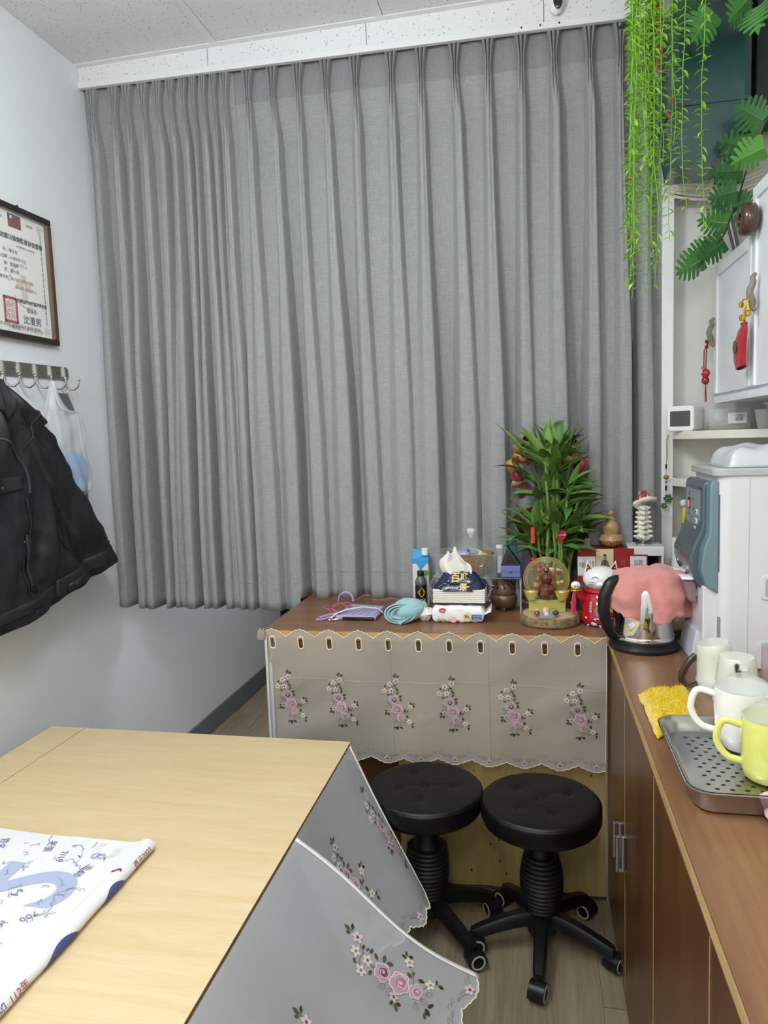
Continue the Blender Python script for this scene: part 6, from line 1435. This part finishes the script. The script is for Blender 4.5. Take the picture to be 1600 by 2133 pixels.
sp_ = [rot_ @ V((kx_-.074+.004*sin(i), ky_, T+.05+.012*i)) for i in range(12)]; G().tube(sp_, .011, 10).build('handle_spine', M_black, kt)
pt = thing('pink_towel', 'pink terry towel draped over the kettle and its handle', 'towel', (.31, 2.04, T+.19))
def drape(u, v):
    a = 2*pi*u; tp0 = V((kx_+.012, ky_+.004)); r = v; c_, s_ = cos(a), sin(a)
    right = max(0, c_); left = max(0, -c_); back = max(0, s_)
    Rt = .066+.016*right+.024*left
    fold = .018*sin(a*5+1.1)+.009*sin(a*9+2)
    drop = .104+.010*sin(a*3+.7)+.010*nz(c_*2, s_*2, 7)-.014*left+.012*right
    if v < .42:
        q = v/.42; rr_ = Rt*q; z = T+.222-.022*q*q+.004*right*q+.014*nz(c_*q*3, s_*q*3, 1); rad_ = rr_
        if left > .3: z -= .004*q
    else:
        q = (v-.42)/.58; rad_ = Rt+(.016+fold*min(1, q*1.8)+.010*nz(a*2.2, q*3, 2))*sin(min(1, q*1.6)*pi/2); z = T+.200+.004*right-drop*q-.006*sin(a*6)*q*(1-q)-.012*(1-cos(min(1, q*4)*pi/2))*0
        z += .010*nz(c_*3, s_*3, 1)*(1-q)
    sh = 1+.20*right
    zr = T+.02; return (tp0[0]+rad_*c_*sh+.004*nz(a, v*6, 5), tp0[1]+rad_*s_*.98, max(z, zr)+.003*sin(a*23)*(1 if v > .98 else 0))
G().grid(drape, 120, 44).build('terry_cloth', mat('pink_terry', '#d98480', .95, sheen=.4, bump=1, bscale=700, var=.8, vscale=160, col2='#e29a92'), pt, smooth=80, solid=.004)
bc_ = thing('folded_cloth', 'beige folded cloth on the counter behind the kettle', 'cloth', (.40, 2.16, T)); G().grid(lambda u, v: (.345+.075*u, 2.165+.06*v+.004*sin(u*9), T+.010+.022*sin(pi*v)*(1+.2*sin(u*7))), 20, 12).build('cloth', mat('beige_cloth', '#b5a58a', .9), bc_, smooth=60, solid=.016)
tag(G().tube([(.37, 2.08, T+.006), (.385, 2.115, T+.006), (.40, 2.14, T+.006), (.43, 2.17, T+.006)], .004, 6).build('power_cable', M_black), 'black kettle cord on the counter beside the dispenser foot', 'cable')

# ================================================================== CUPS, MUGS, TRAY
def mug(name, label, c, prof, m, hpts, hr, lid=None, tilt=None, mh=None, z=0, ribs=0):
    t = thing(name, label, 'mug', c)
    X_ = Matrix.Translation(c) @ (tilt or Matrix.Identity(4))
    g = G(); g.x = X_; g.lathe(prof, 48, wob=(lambda a, i: 1+ribs*cos(a*20)*(1 if 1 < i < len(prof)//2 else 0)) if ribs else None, cap=(1, 0)); g.build('body', m, t, smooth=50)
    g = G(); g.x = X_; g.tube(hpts, hr, 10, flat=1.3); g.build('handle', mh or m, t, smooth=60)
    if lid:
        g = G(); g.x = X_; g.lathe(lid, 40, cap=(0, 0), wob=lambda a, i: 1+(.008*cos(a*12) if i in (2, 3) else 0)); g.build('glass_lid', mat('lid_clear', '#dfe3dc', .05, alpha=.42, spec=1), t, smooth=40)
    return t
def smooth_path(P, n=24):
    out = []; m_ = len(P)-1
    for i in range(n+1):
        q = i/n*m_; j = min(int(q), m_-1); f = q-j; p0, p1, p2, p3 = P[max(0, j-1)], P[j], P[j+1], P[min(m_, j+2)]
        out.append(tuple(.5*((2*b_)+(-a+c_)*f+(2*a-5*b_+4*c_-d_)*f*f+(-a+3*b_-3*c_+d_)*f**3) for a, b_, c_, d_ in zip(p0, p1, p2, p3)))
    return out
M_wc = mat('white_ceramic', '#f2f1ec', .12, coat=.6); M_yc = mat('yellow_ceramic', '#dfe077', .14, coat=.6); M_bh = mat('brown_handle', '#3c2c20', .25)
ZI = .893
def hand(s, z0_, z1_, r0_, out_, ang): 
    d = (cos(ang), sin(ang)); P = [(r0_, z1_), (r0_+out_*.75, z1_+.004), (r0_+out_, lerp(z0_, z1_, .55)), (r0_+out_*.6, lerp(z0_, z1_, .12)), (r0_-.002, z0_)]
    return smooth_path([(a*d[0], a*d[1], b_) for a, b_ in P])
knob = lambda z, r: [(r+.002, z-.004), (r+.002, z), (r-.002, z+.002), (r*.72, z+.012), (r*.4, z+.019), (.005, z+.021), (.004, z+.025), (.009, z+.030), (.008, z+.036), (0, z+.039)]
mug('white_mug', 'tall white mug with clear glass lid standing on the steel tray', (.362, 1.352, ZI), [(.030, 0), (.036, .004), (.046, .03), (.049, .07), (.0495, .112), (.047, .112), (.044, .05), (.03, .006)], M_wc, hand(0, .028, .096, .047, .040, rad(170)), .0048, knob(.114, .047))
mug('yellow_mug', 'pale yellow mug with clear glass lid at the right edge on the steel tray', (.374, 1.236, ZI), [(.036, 0), (.041, .004), (.045, .02), (.046, .10), (.0455, .104), (.043, .104), (.043, .02), (.036, .006)], M_yc, hand(0, .024, .086, .044, .038, rad(172)), .0046, knob(.106, .044))
tl1 = Matrix.Rotation(rad(8), 4, 'Y')
inv = [(.030, .102), (.036, .100), (.038, .094), (.047, .020), (.049, .016), (.050, .0), (.047, 0), (.044, .02), (.034, .092), (.0, .094)]
cupp = [(.0, .100), (.034, .100), (.0365, .096), (.040, .075), (.0455, .025), (.0485, .022), (.0495, .0), (.047, .0), (.042, .03), (.034, .09)]
t_ = mug('white_cup', 'upside-down ribbed white cup with dark handle towards the viewer', (.425, 1.640, T), cupp, mat('ivory_ceramic', '#d9dacb', .15, coat=.6), smooth_path([(-.010, -.038, .088), (-.012, -.060, .082), (-.008, -.066, .050), (-.006, -.052, .018)]), .0058, mh=M_bh, ribs=.014)
t_ = mug('white_cup', 'tilted upside-down white cup behind, with a large brown curved handle', (.412, 1.735, T+.004), cupp, mat('ivory_ceramic'), smooth_path([(-.040, .0, .074), (-.062, -.006, .058), (-.080, -.010, .030), (-.072, -.012, .006), (-.048, -.010, .008)]), .0062, tilt=Matrix.Rotation(rad(-9), 4, 'Y'), mh=M_bh, ribs=.006)
t_['group'] = 'upside-down white cups'; 
# steel tray
ty = thing('steel_tray', 'stainless steel drip tray with perforated insert holding the lidded mugs', 'tray', (.40, 1.28, T)); tx0, tx1, ty0, ty1, tz = .226, .560, 1.122, 1.436, T+.040
def rr4(x0, x1, y0, y1, r, n=8):
    P = []
    for (cx_, cy_, a0) in ((x1-r, y1-r, 0), (x0+r, y1-r, pi/2), (x0+r, y0+r, pi), (x1-r, y0+r, 3*pi/2)):
        for i in range(n+1): a = a0+pi/2*i/n; P.append((cx_+r*cos(a), cy_+r*sin(a)))
    return P
def loops(L, m, nm, cap0=False, cap1=False, par=ty, sm=40):
    g = G(); vs = []; n_ = len(L[0][0])
    for (P_, z) in L: vs += [(x, y, z) for x, y in P_]
    fs = [(k*n_+i, k*n_+(i+1) % n_, (k+1)*n_+(i+1) % n_, (k+1)*n_+i) for k in range(len(L)-1) for i in range(n_)]
    if cap0: fs.append(tuple(reversed(range(n_))))
    if cap1: fs.append(tuple((len(L)-1)*n_+i for i in range(n_)))
    g.add(vs, fs); return g.build(nm, m, par, smooth=sm)
R = lambda d, r: rr4(tx0+d, tx1-d, ty0+d, ty1-d, r)
loops([(R(.020, .026), T+.001), (R(.014, .03), T+.004), (R(.008, .034), tz-.004), (R(.004, .036), tz), (R(0, .038), tz+.001), (R(-.002, .04), tz), (R(-.001, .039), tz-.002)], M_steel, 'outer_pan', True)
loops([(R(.003, .037), tz+.0012), (R(.008, .034), tz-.002), (R(.018, .028), tz-.0235), (R(.022, .024), tz-.0245)], M_steel, 'insert', False, True)
g = G(); zt_ = tz-.0243; row = 0; y = ty1-.045
while y > ty0+.030:
    x = tx0+.046+(.010 if row % 2 else 0)
    while x < tx1-.04:
        P_ = [(x+.0042*cos(2*pi*i/8), y+.0032*sin(2*pi*i/8), zt_) for i in range(8)]; g.add(P_, [tuple(range(8))]); x += .0225
    y -= .0155; row += 1
g.build('drain_holes', M_ink, ty, smooth=0)['kind'] = 'stuff'
# yellow fluffy cloth
yt = thing('yellow_cloth', 'bright yellow fluffy cleaning cloth folded beside the steel tray', 'cloth', (.28, 1.53, T))
yq = [(.222, 1.648), (.331, 1.680), (.322, 1.52), (.226, 1.408)]
def yc_(u, v):
    a = V(yq[0]).lerp(V(yq[1]), u); b_ = V(yq[3]).lerp(V(yq[2]), u); p = a.lerp(b_, v); e = min(u, 1-u, v, 1-v); return V((p.x+.004*nz(u*5, v*5), p.y+.006*nz(u*5+9, v*5), T+.002+.016*sst(0, .10, e)+.006*nz(u*4, v*4, 2)))
M_yl = mat('yellow_fluff', '#e6c614', .95, sheen=.6, bump=1, bscale=400, var=.8, vscale=120, col2='#f0d72e')
G().grid(yc_, 40, 40).build('cloth', M_yl, yt, smooth=70, solid=.004)
g = G(); rnd = random.Random(5)
for k in range(5200):
    u, v = rnd.random(), rnd.random(); p = yc_(u, v)+V((0, 0, .002)); d = V((rnd.uniform(-1, 1), rnd.uniform(-1, 1), rnd.uniform(.1, 1.1))).normalized()*rnd.uniform(.004, .008); w = V((rnd.uniform(-1, 1), rnd.uniform(-1, 1), 0))*.0009
    g.add([p-w, p+w, p+d], [(0, 1, 2)])
g.weld = False; g.build('fluff', mat('yellow_tuft', '#e9cb1c', .9), yt, smooth=0)['kind'] = 'stuff'
tag(G().grid(lambda u, v: (.338+.12*u+.004*sin(v*9), 1.175-.11*v-.02*u, T+.006+.016*sin(pi*min(1, u*2+.1))+.005*nz(u*6, v*6)), 26, 20).build('pink_cloth', mat('pale_pink_terry', '#e0bcb8', .95, sheen=.5, bump=1, bscale=700), smooth=80, solid=.008), 'pale pink cloth corner at the right edge in front of the tray', 'cloth')
cyl = thing('clear_plunger', 'clear tube with a wide flanged top standing before the dispenser', 'tube', (.50, 1.72, T)); G().lathe([(.024, .110), (.024, .114), (.020, .115), (.0, .115)], 24, (.502, 1.70, T)).build('flange', mat('tub_plastic'), cyl); G().lathe([(.012, 0), (.013, .002), (.011, .110)], 20, (.502, 1.70, T)).build('barrel', mat('pinkish_clear', '#c3adb5', .1, alpha=.55, spec=.8), cyl)

# ================================================================== WALL CABINETS
WX = .577
def wallcab(label, y0, y1, z1, doors):
    t = thing('wall_cabinet', label, 'cabinet', (.72, (y0+y1)/2, 1.54)); t['group'] = 'white wall cabinets'
    G().box(WX+.018, XR-.001, y0, y1, 1.545, z1).build('body', M_cab, t, smooth=0)
    for (a, b_) in doors:
        d = G().box(WX+.006, WX+.017, a+.001, b_-.001, 1.575, z1-.004).build('door', M_cab, t, smooth=0, bevel=.001)
        for (p, q, r_, s_) in ((a+.002, a+.034, 1.576, z1-.006), (b_-.034, b_-.002, 1.576, z1-.006), (a+.034, b_-.034, z1-.040, z1-.006), ):
            G().box(WX, WX+.007, p, q, r_, s_).build('door_frame', M_cab, d, smooth=0, bevel=.002)
    G().box(WX+.002, WX+.020, y0, y1, 1.545, 1.566).build('bottom_rail', M_cab, t, smooth=0, bevel=.001)
    return t
w1 = wallcab('lower white wall cabinet door panel with red knotted charm, over the corner shelf', 2.150, 2.555, 1.985, [(2.152, 2.553)])
w2 = wallcab('taller white wall cabinet at the right edge with the round wooden door bell', 1.35, 2.148, 2.098, [(1.75, 2.146), (1.352, 1.748)])
# driftwood style door pulls
def pull(cab, y, z0_, z1_):
    d = [c for c in cab.children if c.name.startswith('door')][0]
    P = [(WX-.016+.004*sin(i), y+.004*sin(i*1.3), lerp(z0_, z1_, i/10)) for i in range(11)]
    P[0] = (WX-.006, y, z0_); P[-1] = (WX-.006, y, z1_)
    G().tube(P, [.0055, .008, .0095, .009, .0095, .0085, .009, .0085, .008, .007, .005], 10).build('handle', mat('weathered_wood_pull', '#6f6a5e', .5, var=.8, vscale=60, col2='#9a9484', bump=.6, bscale=200), d)
pull(w1, 2.528, 1.728, 1.815); pull(w2, 2.085, 1.768, 1.862)
rn = thing('door_bell', 'round dark wooden ring with a brass bell inside, on the right wall cabinet', 'bell', (WX, 2.105, 2.005)); g = G()
g.x = Matrix.Translation((WX-.022, 2.103, 2.004)) @ Matrix.Rotation(pi/2, 4, 'Y')
g.lathe([(.018, -.020), (.030, -.021), (.040, -.014), (.043, 0), (.040, .014), (.030, .021), (.018, .020), (.016, 0), (.018, -.020)], 36, cap=(0, 0)); g.build('wooden_ring', mat('dark_polished_wood', '#4a3426', .2, coat=.5), rn, smooth=60)
G().ell((WX-.028, 2.103, 2.004), (.012, .0165, .0165), 16, 12).build('brass_bell', mat('brass', '#b89a4a', .2, 1), rn)
# red pouch and knotted charm
rp = thing('red_pouch', 'red drawstring pouch with round gold emblem hanging from the cabinet pull', 'pouch', (WX-.02, 2.12, 1.70))
def pf_(u, v):
    a = 2*pi*u; z = lerp(1.625, 1.742, v); w = interp([(0, .030), (.15, .036), (.6, .035), (.85, .026), (.95, .017), (1, .022)], v); d = w*.36; return (WX-.016-d+d*sin(a)*(1+.08*sin(a*7+v*4)), 2.125+.006*sin(v*5)+w*cos(a), z-(.004*cos(a) if v < .1 else 0))
G().grid(pf_, 36, 26).build('pouch', mat('red_felt', '#a8182a', .85, sheen=.3), rp, smooth=60)
g = G(); g.x = Matrix.Translation((WX-.043, 2.128, 1.680)) @ Matrix.Rotation(-pi/2, 4, 'Y'); g.lathe([(0, .0), (.017, .0), (.018, .0012), (.0, .0022)], 28); g.build('gold_emblem', mat('gold_emblem', '#8f7432', .35, .5, bump=2, bscale=260), rp, smooth=30)
g = G(); g.tube([(WX-.020, 2.090, 1.800), (WX-.024, 2.105, 1.775), (WX-.022, 2.118, 1.745)], .0022, 6); g.tube([(WX-.020, 2.084, 1.800), (WX-.030, 2.098, 1.770), (WX-.030, 2.110, 1.742)], .0022, 6); g.tube([(WX-.020, 2.085, 1.800), (WX-.028, 2.074, 1.79), (WX-.026, 2.068, 1.765)], .003, 6); g.tube([(WX-.020, 2.09, 1.800), (WX-.028, 2.112, 1.802), (WX-.028, 2.128, 1.792)], .003, 6); g.build('gold_cord', mat('yellow_cord', '#d9ab33', .5), rp)
for (y, z) in ((2.066, 1.758), (2.132, 1.790), (2.112, 1.752), (2.128, 1.756)): G().lathe([(.004, 0), (.006, .002), (.007, .012), (.003, .015)], 10, (WX-.027, y, z-.006)).build('cord_bell', M_gold, rp)
rc = thing('red_knot_charm', 'red knotted cord charm with a small red figure and tassel on the left cabinet pull', 'charm', (WX-.02, 2.55, 1.70)); yy = 2.565
g = G(); g.tube([(WX-.020, 2.535, 1.745), (WX-.024, yy+.01, 1.72), (WX-.022, yy+.022, 1.68), (WX-.022, yy+.018, 1.645), (WX-.02, yy, 1.640)], .0018, 6); g.tube([(WX-.020, 2.535, 1.745), (WX-.022, yy-.012, 1.72), (WX-.022, yy-.006, 1.66)], .0018, 6)
for z in (1.745, 1.728): g.ell((WX-.023, 2.545, z), .006, 10, 8)
g.build('cord', mat('crimson_cord', '#8f1a2c', .6), rc)
g = G(); g.ell((WX-.022, yy-.004, 1.645), (.013, .016, .015), 16, 12, col='#b3232c'); g.ell((WX-.022, yy-.002, 1.622), (.012, .013, .014), 16, 10, col='#a01c26')
for s_ in (-1, 1): g.ell((WX-.022, yy+s_*.012, 1.632), (.006, .008, .005), 10, 6, col='#b3232c'); g.ell((WX-.033, yy+s_*.006-.004, 1.648), (.003, .003, .003), 8, 6, col='#e8d9b0')
g.tube([(WX-.030, yy-.018+.028*i/8, 1.662+.006*sin(pi*i/8)) for i in range(9)], .003, 6, col='#c46a4a'); g.build('figure', M_vcg, rc)
g = G()
for i in range(12): g.tube([(WX-.022, yy-.006+.003*cos(i), 1.608), (WX-.022+.004*sin(i*2), yy-.004+.007*cos(i*1.7), 1.555-.002*(i % 3))], .0011, 4)
g.build('tassel', mat('crimson_cord'), rc)['kind'] = 'stuff'
tag(G().grid(lambda u, v: (lambda a, t, k: (.705+.060*k*cos(t)*cos(a), 2.25+.06*k*cos(t)*sin(a), 1.528+.022*k*sin(t)))(2*pi*u, -pi/2+pi*v, 1+.2*nz(u*5, v*5, 4)), 24, 14).build('plastic_bundle', M_film, smooth=30), 'clear plastic bundle tucked beneath the white wall cabinets', 'bundle')
# ================================================================== GREEN TANK, PIPES, PLANTS
gt = thing('green_planter', 'large dark green glossy faceted container hanging high in the corner', 'planter', (.50, 2.43, 2.5))
M_gn = mat('dark_green_gloss', '#2b4f4c', .28, coat=.35)
oc = [(.405, 2.345), (.425, 2.325), (.600, 2.325), (.622, 2.345), (.622, 2.54), (.600, 2.56), (.425, 2.56), (.405, 2.54)]
lo = [(.412, 2.36), (.428, 2.345), (.530, 2.345), (.548, 2.36), (.548, 2.50), (.530, 2.515), (.428, 2.515), (.412, 2.50)]
loops([(lo, 2.235), ([(x+.0, y) for x, y in lo], 2.25), ([(lerp(a[0], b_[0], .45), lerp(a[1], b_[1], .5)) for a, b_ in zip(lo, oc)], 2.30), (oc, 2.375), (oc, 2.40), (oc, 2.84)], M_gn, 'shell', True, True, par=gt, sm=25)
G().prism([(x*1.0, y) for x, y in oc], lambda a, b_: (a-.004 if a < .5 else a+.004, b_-.004 if b_ < 2.4 else b_+.004, 2.392), lambda a, b_: (a-.004 if a < .5 else a+.004, b_-.004 if b_ < 2.4 else b_+.004, 2.402)).build('ridge', M_gn, gt, smooth=0)
G().tube([(.43, 2.44, 2.835), (.43, 2.44, ZC)], .006, 8).build('hanger', M_darkgrey, gt)
tag(box('shade_box', mat('shaded_wall_dark', '#26332e', .5), .655, XR-.002, 2.42, 2.62, 2.40, 2.86, bevel=.004), 'dark box added in place of the shaded wall beside the green container', 'box')  # added box, its dark colour stands for shade on the wall
cbn = thing('cable_bundle', 'bundle of white cables tied in an arc below the green container', 'cables', (.55, 2.6, 2.25))
for k in range(5):
    r_ = .0065 if k < 3 else .005
    G().tube([(.425+.30*q+.004*sin(k), 2.585+.006*(k % 3), 2.300-.060*sin(pi*min(1, .12+.62*q))-.011*k+.02*q*q) for q in [i/20 for i in range(21)]], r_, 8).build('cable', M_cream, cbn)
for x in (.565, .570): G().tube([(x+.0, 2.575+.03*cos(a), 2.225+.034*sin(a)) for a in [2*pi*i/16 for i in range(16)]], .0035, 6, closed=True).build('cable_tie', M_cream, cbn)
for k, (x0, x1) in enumerate(((.592, .664), (.614, .678), (.604, .670))):
    tag(G().tube([(x0-.01, 2.625, 2.33), (x0, 2.622, 2.235), (lerp(x0, x1, .5), 2.625, 2.14), (x1, 2.63, 2.0), (x1+.004, 2.635, 1.62)], .0045 if k < 2 else .003, 8).build('hanging_cable', mat('grey_brown_cable', '#6d6860', .6) if k < 2 else M_cream), ['left brown-grey cable running down behind the monstera', 'right brown-grey cable running down behind the monstera', 'thin cream cable between the two brown-grey cables'][k], 'cable', 'cables down the corner wall')

# hanging willow garland
vn = thing('hanging_willow_plant', 'bright green artificial willow garland hanging in long strands in front of the curtain', 'plant', (.34, 2.2, 2.7))
rnd = random.Random(13); strands = []
for k in range(26):
    if k < 19: x = .262+.072*rnd.random()**.9; L = rnd.uniform(.35, .78) if k % 2 else rnd.uniform(.62, .88)
    else: x = [.345, .352, .376, .380, .407, .458, .332][k-19]; L = [.62, .5, .70, .45, .62, .70, .78][k-19]
    strands.append((x, 2.13+.07*rnd.random() if k < 19 else 2.15+.02*rnd.random(), L))
lv = G(); lv.weld = False; leaves = []
for k, (x, y, L) in enumerate(strands):
    ph = rnd.uniform(0, 6); n_ = 36; top = 2.68
    P = [(x+.009*sin(q*5+ph)*q+.006*nz(q*6, k)+(.02*(q-.85)*(1 if k % 2 else -1)*4 if q > .85 else 0)*.5, y+.008*sin(q*4+ph*2), top-L*q) for q in [i/n_ for i in range(n_+1)]]
    G().tube(P, [.0016*(1-.5*i/n_) for i in range(n_+1)], 5).build('stem', mat('vine_stem', '#7fae3a', .6), vn)
    nl = int(L/.019); side = 1
    for j in range(nl):
        q = (j+.5)/nl; i = min(n_-1, int(q*n_)); p = V(P[i]).lerp(V(P[i+1]), q*n_-i)
        for s_ in ((-1, 1) if rnd.random() < .75 else (rnd.choice((-1, 1)),)):
            az = rnd.uniform(-.9, .9)+(pi if s_ < 0 else 0); leaves.append((p, rnd.uniform(.017, .030), az, rnd.uniform(-1.1, .35), rnd.randrange(3)))
vl_m = []
for c_ in ('#a2da48', '#90cc3c', '#b2e65c'):
    g = G(); g.weld = False; vs = []
    for i in range(6):
        q = i/5; w = .17*sin(pi*q**.8) if 0 < i < 5 else 0
        for s_ in (-1, 0, 1): vs.append((q, s_*w, .12*sin(q*2)-abs(s_)*.0+(-.06*q*q)+abs(s_)*w*.35))
    g.add(vs, [(i*3+j, i*3+j+1, i*3+j+4, i*3+j+3) for i in range(5) for j in range(2)], 0, c_); vl_m.append(g)
protos = []
leaves.sort(key=lambda t: -t[1])
def lm(p, L, az, el): return Matrix.Translation(p) @ Matrix.Rotation(az, 4, 'Z') @ Matrix.Rotation(-el, 4, 'Y') @ Matrix.Scale(L, 4)
for c in range(3):
    o = vl_m[c].build('leaf', M_leaf, vn, smooth=180, local=True); protos.append(o)
used = set()
for n_, (p, L, az, el, c) in enumerate(leaves):
    if n_ < 297:
        o = protos[c] if c not in used else protos[c].copy()
        if c in used: COL.objects.link(o); o.parent = vn
        used.add(c); o.location = p-vn.location; o.rotation_euler = (0, -el, az); o.scale = (L, L, L)
    else:
        M4 = lm(p, L, az, el); src = vl_m[c]; lv.add([M4 @ q for q in src.v], src.f, 0, src.c[0])
lv.build('small_leaves', M_leaf, vn, smooth=180)['kind'] = 'stuff'
g = G(); rnd = random.Random(3)
for (x, z) in ((.372, 2.335), (.366, 2.300), (.268, 2.150), (.335, 2.42), (.345, 2.47)):
    for k in range(5): a = 2*pi*k/5; g.ell((x+.004*cos(a), 2.14, z+.004*sin(a)), (.0022, .002, .003), 6, 5)
g.build('red_berries', mat('red_berry', '#a03a2a', .4), vn)['kind'] = 'stuff'
for k in range(5): G().tube([(.325+.006*k, 2.20+.01*sin(k), 2.80), (.330+.005*k, 2.20, 2.60), (.318+.010*k, 2.19, 2.45)], .003, 6).build('brown_stem', mat('woody_stem', '#8a5a34', .7), vn)

# monstera garlands
def mon_mesh(c1, c2, seed):
    g = G(); g.weld = False; NL = 6
    h = lambda x, y: .22*abs(y)-.22*(x-.35)**2
    def q_(pts, c): g.add([(x, y, h(x, y)) for x, y in pts], [tuple(range(len(pts)))], 0, c)
    W = (.46, .58, .62, .56, .44, .26)
    for s_ in (-1, 1):
        for k in range(NL):
            x0, x1 = k/NL*.92, (k+1)/NL*.92; sh = .10+.06*k/NL; back = -.16 if k == 0 else 0
            inn = .42*W[k]; w = W[k]
            q_([(x0, 0), (x1, 0), (x1+sh*.4, s_*inn), (x0+sh*.4+back*.4, s_*inn)], c1)
            gp = .022
            q_([(x0+sh*.4+gp*.3+back*.4, s_*inn), (x1+sh*.4-gp*.6, s_*inn), (x1+sh-gp, s_*w*.88), ((x0+x1)/2+sh+.02+back*.5, s_*w), (x0+sh+gp+back, s_*w*.90)], c1)
            xm = (x0+x1)/2
            g.add([(xm-.008, 0, h(xm, 0)+.004), (xm+.012, 0, h(xm, 0)+.004), (xm+sh*.8, s_*w*.75, h(xm+sh*.8, w*.75)+.004)], [(0, 1, 2)], 0, c2)
    q_([(.92, -.10), (1.06, -.05), (1.14, 0), (1.06, .05), (.92, .10), (.88, 0)], c1)
    g.add([(0, -.012, h(0, 0)+.005), (0, .012, h(0, 0)+.005), (1.05, 0, h(1.05, 0)+.005)], [(0, 1, 2)], 0, c2)
    return g
mset = [mon_mesh('#4a8440', '#b4cc8c', 1), mon_mesh('#3a6c38', '#6a9a5c', 2), mon_mesh('#5f9c42', '#98c46c', 3)]
def garland(label, specs, stem, nm='monstera_garland'):
    t = thing(nm, label, 'garland', specs[0][0]); ms = {}
    for (p, L, az, el, ro, c) in specs:
        if c in ms: o = ms[c].copy(); COL.objects.link(o); o.parent = t
        else: o = mset[c].build('leaf', M_leaf, t, smooth=180, local=True); ms[c] = o
        e_ = (Matrix.Rotation(az, 4, 'Z') @ Matrix.Rotation(-el, 4, 'Y') @ Matrix.Rotation(ro, 4, 'X')).to_euler(); o.location = V(p)-t.location; o.rotation_euler = e_; o.scale = (L, L, L)
    G().tube(stem, .0028, 6).build('stem', mat('dark_stem', '#3a3c26', .6), t); return t
garland('monstera garland with variegated leaves drooping over the top of the white cabinets', [((.520, 2.44, 1.985), .085, pi, -.45, 1.1, 0), ((.545, 2.44, 2.015), .075, pi*.9, -.3, .9, 0), ((.575, 2.43, 2.03), .080, pi, -.6, 1.2, 1), ((.578, 2.40, 2.075), .080, pi, .2, 1.0, 0), ((.590, 2.38, 2.09), .07, -.4, .2, 1.2, 1),
    ((.590, 2.35, 2.15), .075, pi, -.2, 1.3, 1), ((.60, 2.33, 2.20), .085, pi*.95, .1, 1.1, 1), ((.61, 2.30, 2.245), .08, pi, .4, 1.2, 1), ((.615, 2.25, 2.26), .075, -pi/2, .3, .8, 2), ((.625, 2.22, 2.22), .08, pi*.9, -.3, .9, 2), ((.63, 2.25, 2.30), .08, pi, .6, 1.2, 1), ((.585, 2.37, 2.13), .06, 0, -.2, 1.2, 1)],
    [(.505, 2.44, 1.96), (.54, 2.44, 2.0), (.575, 2.42, 2.05), (.595, 2.36, 2.13), (.61, 2.30, 2.22), (.64, 2.24, 2.30)])
garland('dark glossy monstera garland in the top right corner in front of the green container', [((.490, 2.22, 2.585), .085, pi, -.9, 1.3, 0), ((.465, 2.22, 2.62), .06, pi, .1, 1.0, 1), ((.53, 2.22, 2.61), .06, 0, -.2, 1.1, 1), ((.575, 2.20, 2.60), .085, pi*1.1, -.8, 1.1, 0), ((.600, 2.20, 2.575), .085, -pi/2-.4, -1.1, .4, 0), ((.61, 2.20, 2.63), .09, 0, -.6, 1.2, 0), ((.56, 2.21, 2.64), .07, pi, .3, 1.2, 1), ((.63, 2.2, 2.56), .07, 0, -.9, 1.2, 0)],
    [(.45, 2.22, 2.62), (.50, 2.22, 2.605), (.56, 2.22, 2.63), (.62, 2.2, 2.61), (.66, 2.2, 2.64)])
G().grid(lambda u, v: (.262+.06*u, 2.40+.004*sin(u*3)-.2*max(0, u-.5), 2.665+.030*u+.014*(v-.5)*sin(pi*u)*1.6), 10, 4).build('leaf', mat('dark_leaf_green', '#1d3a22', .4), vn, smooth=60, solid=.0006)
# security camera under the soffit
sc3 = thing('security_camera', 'small white dome camera with black lens at the top edge', 'camera', (.10, 2.55, 2.84)); g = G()
def cm(u, v):
    a = 2*pi*u; t = v*pi; return (.0915+.026*sin(t)*cos(a), 2.553-.026*(1-cos(t))*.5+.026*sin(t)*0, 2.855+.045*sin(t)*sin(a))
g.ell((.092, 2.545, 2.852), (.026, .018, .045), 24, 16); g.build('housing', M_white, sc3)
G().ell((.096, 2.5285, 2.850), (.0155, .006, .034), 20, 12).build('lens', mat('black_glass', '#15171a', .05, coat=1), sc3)
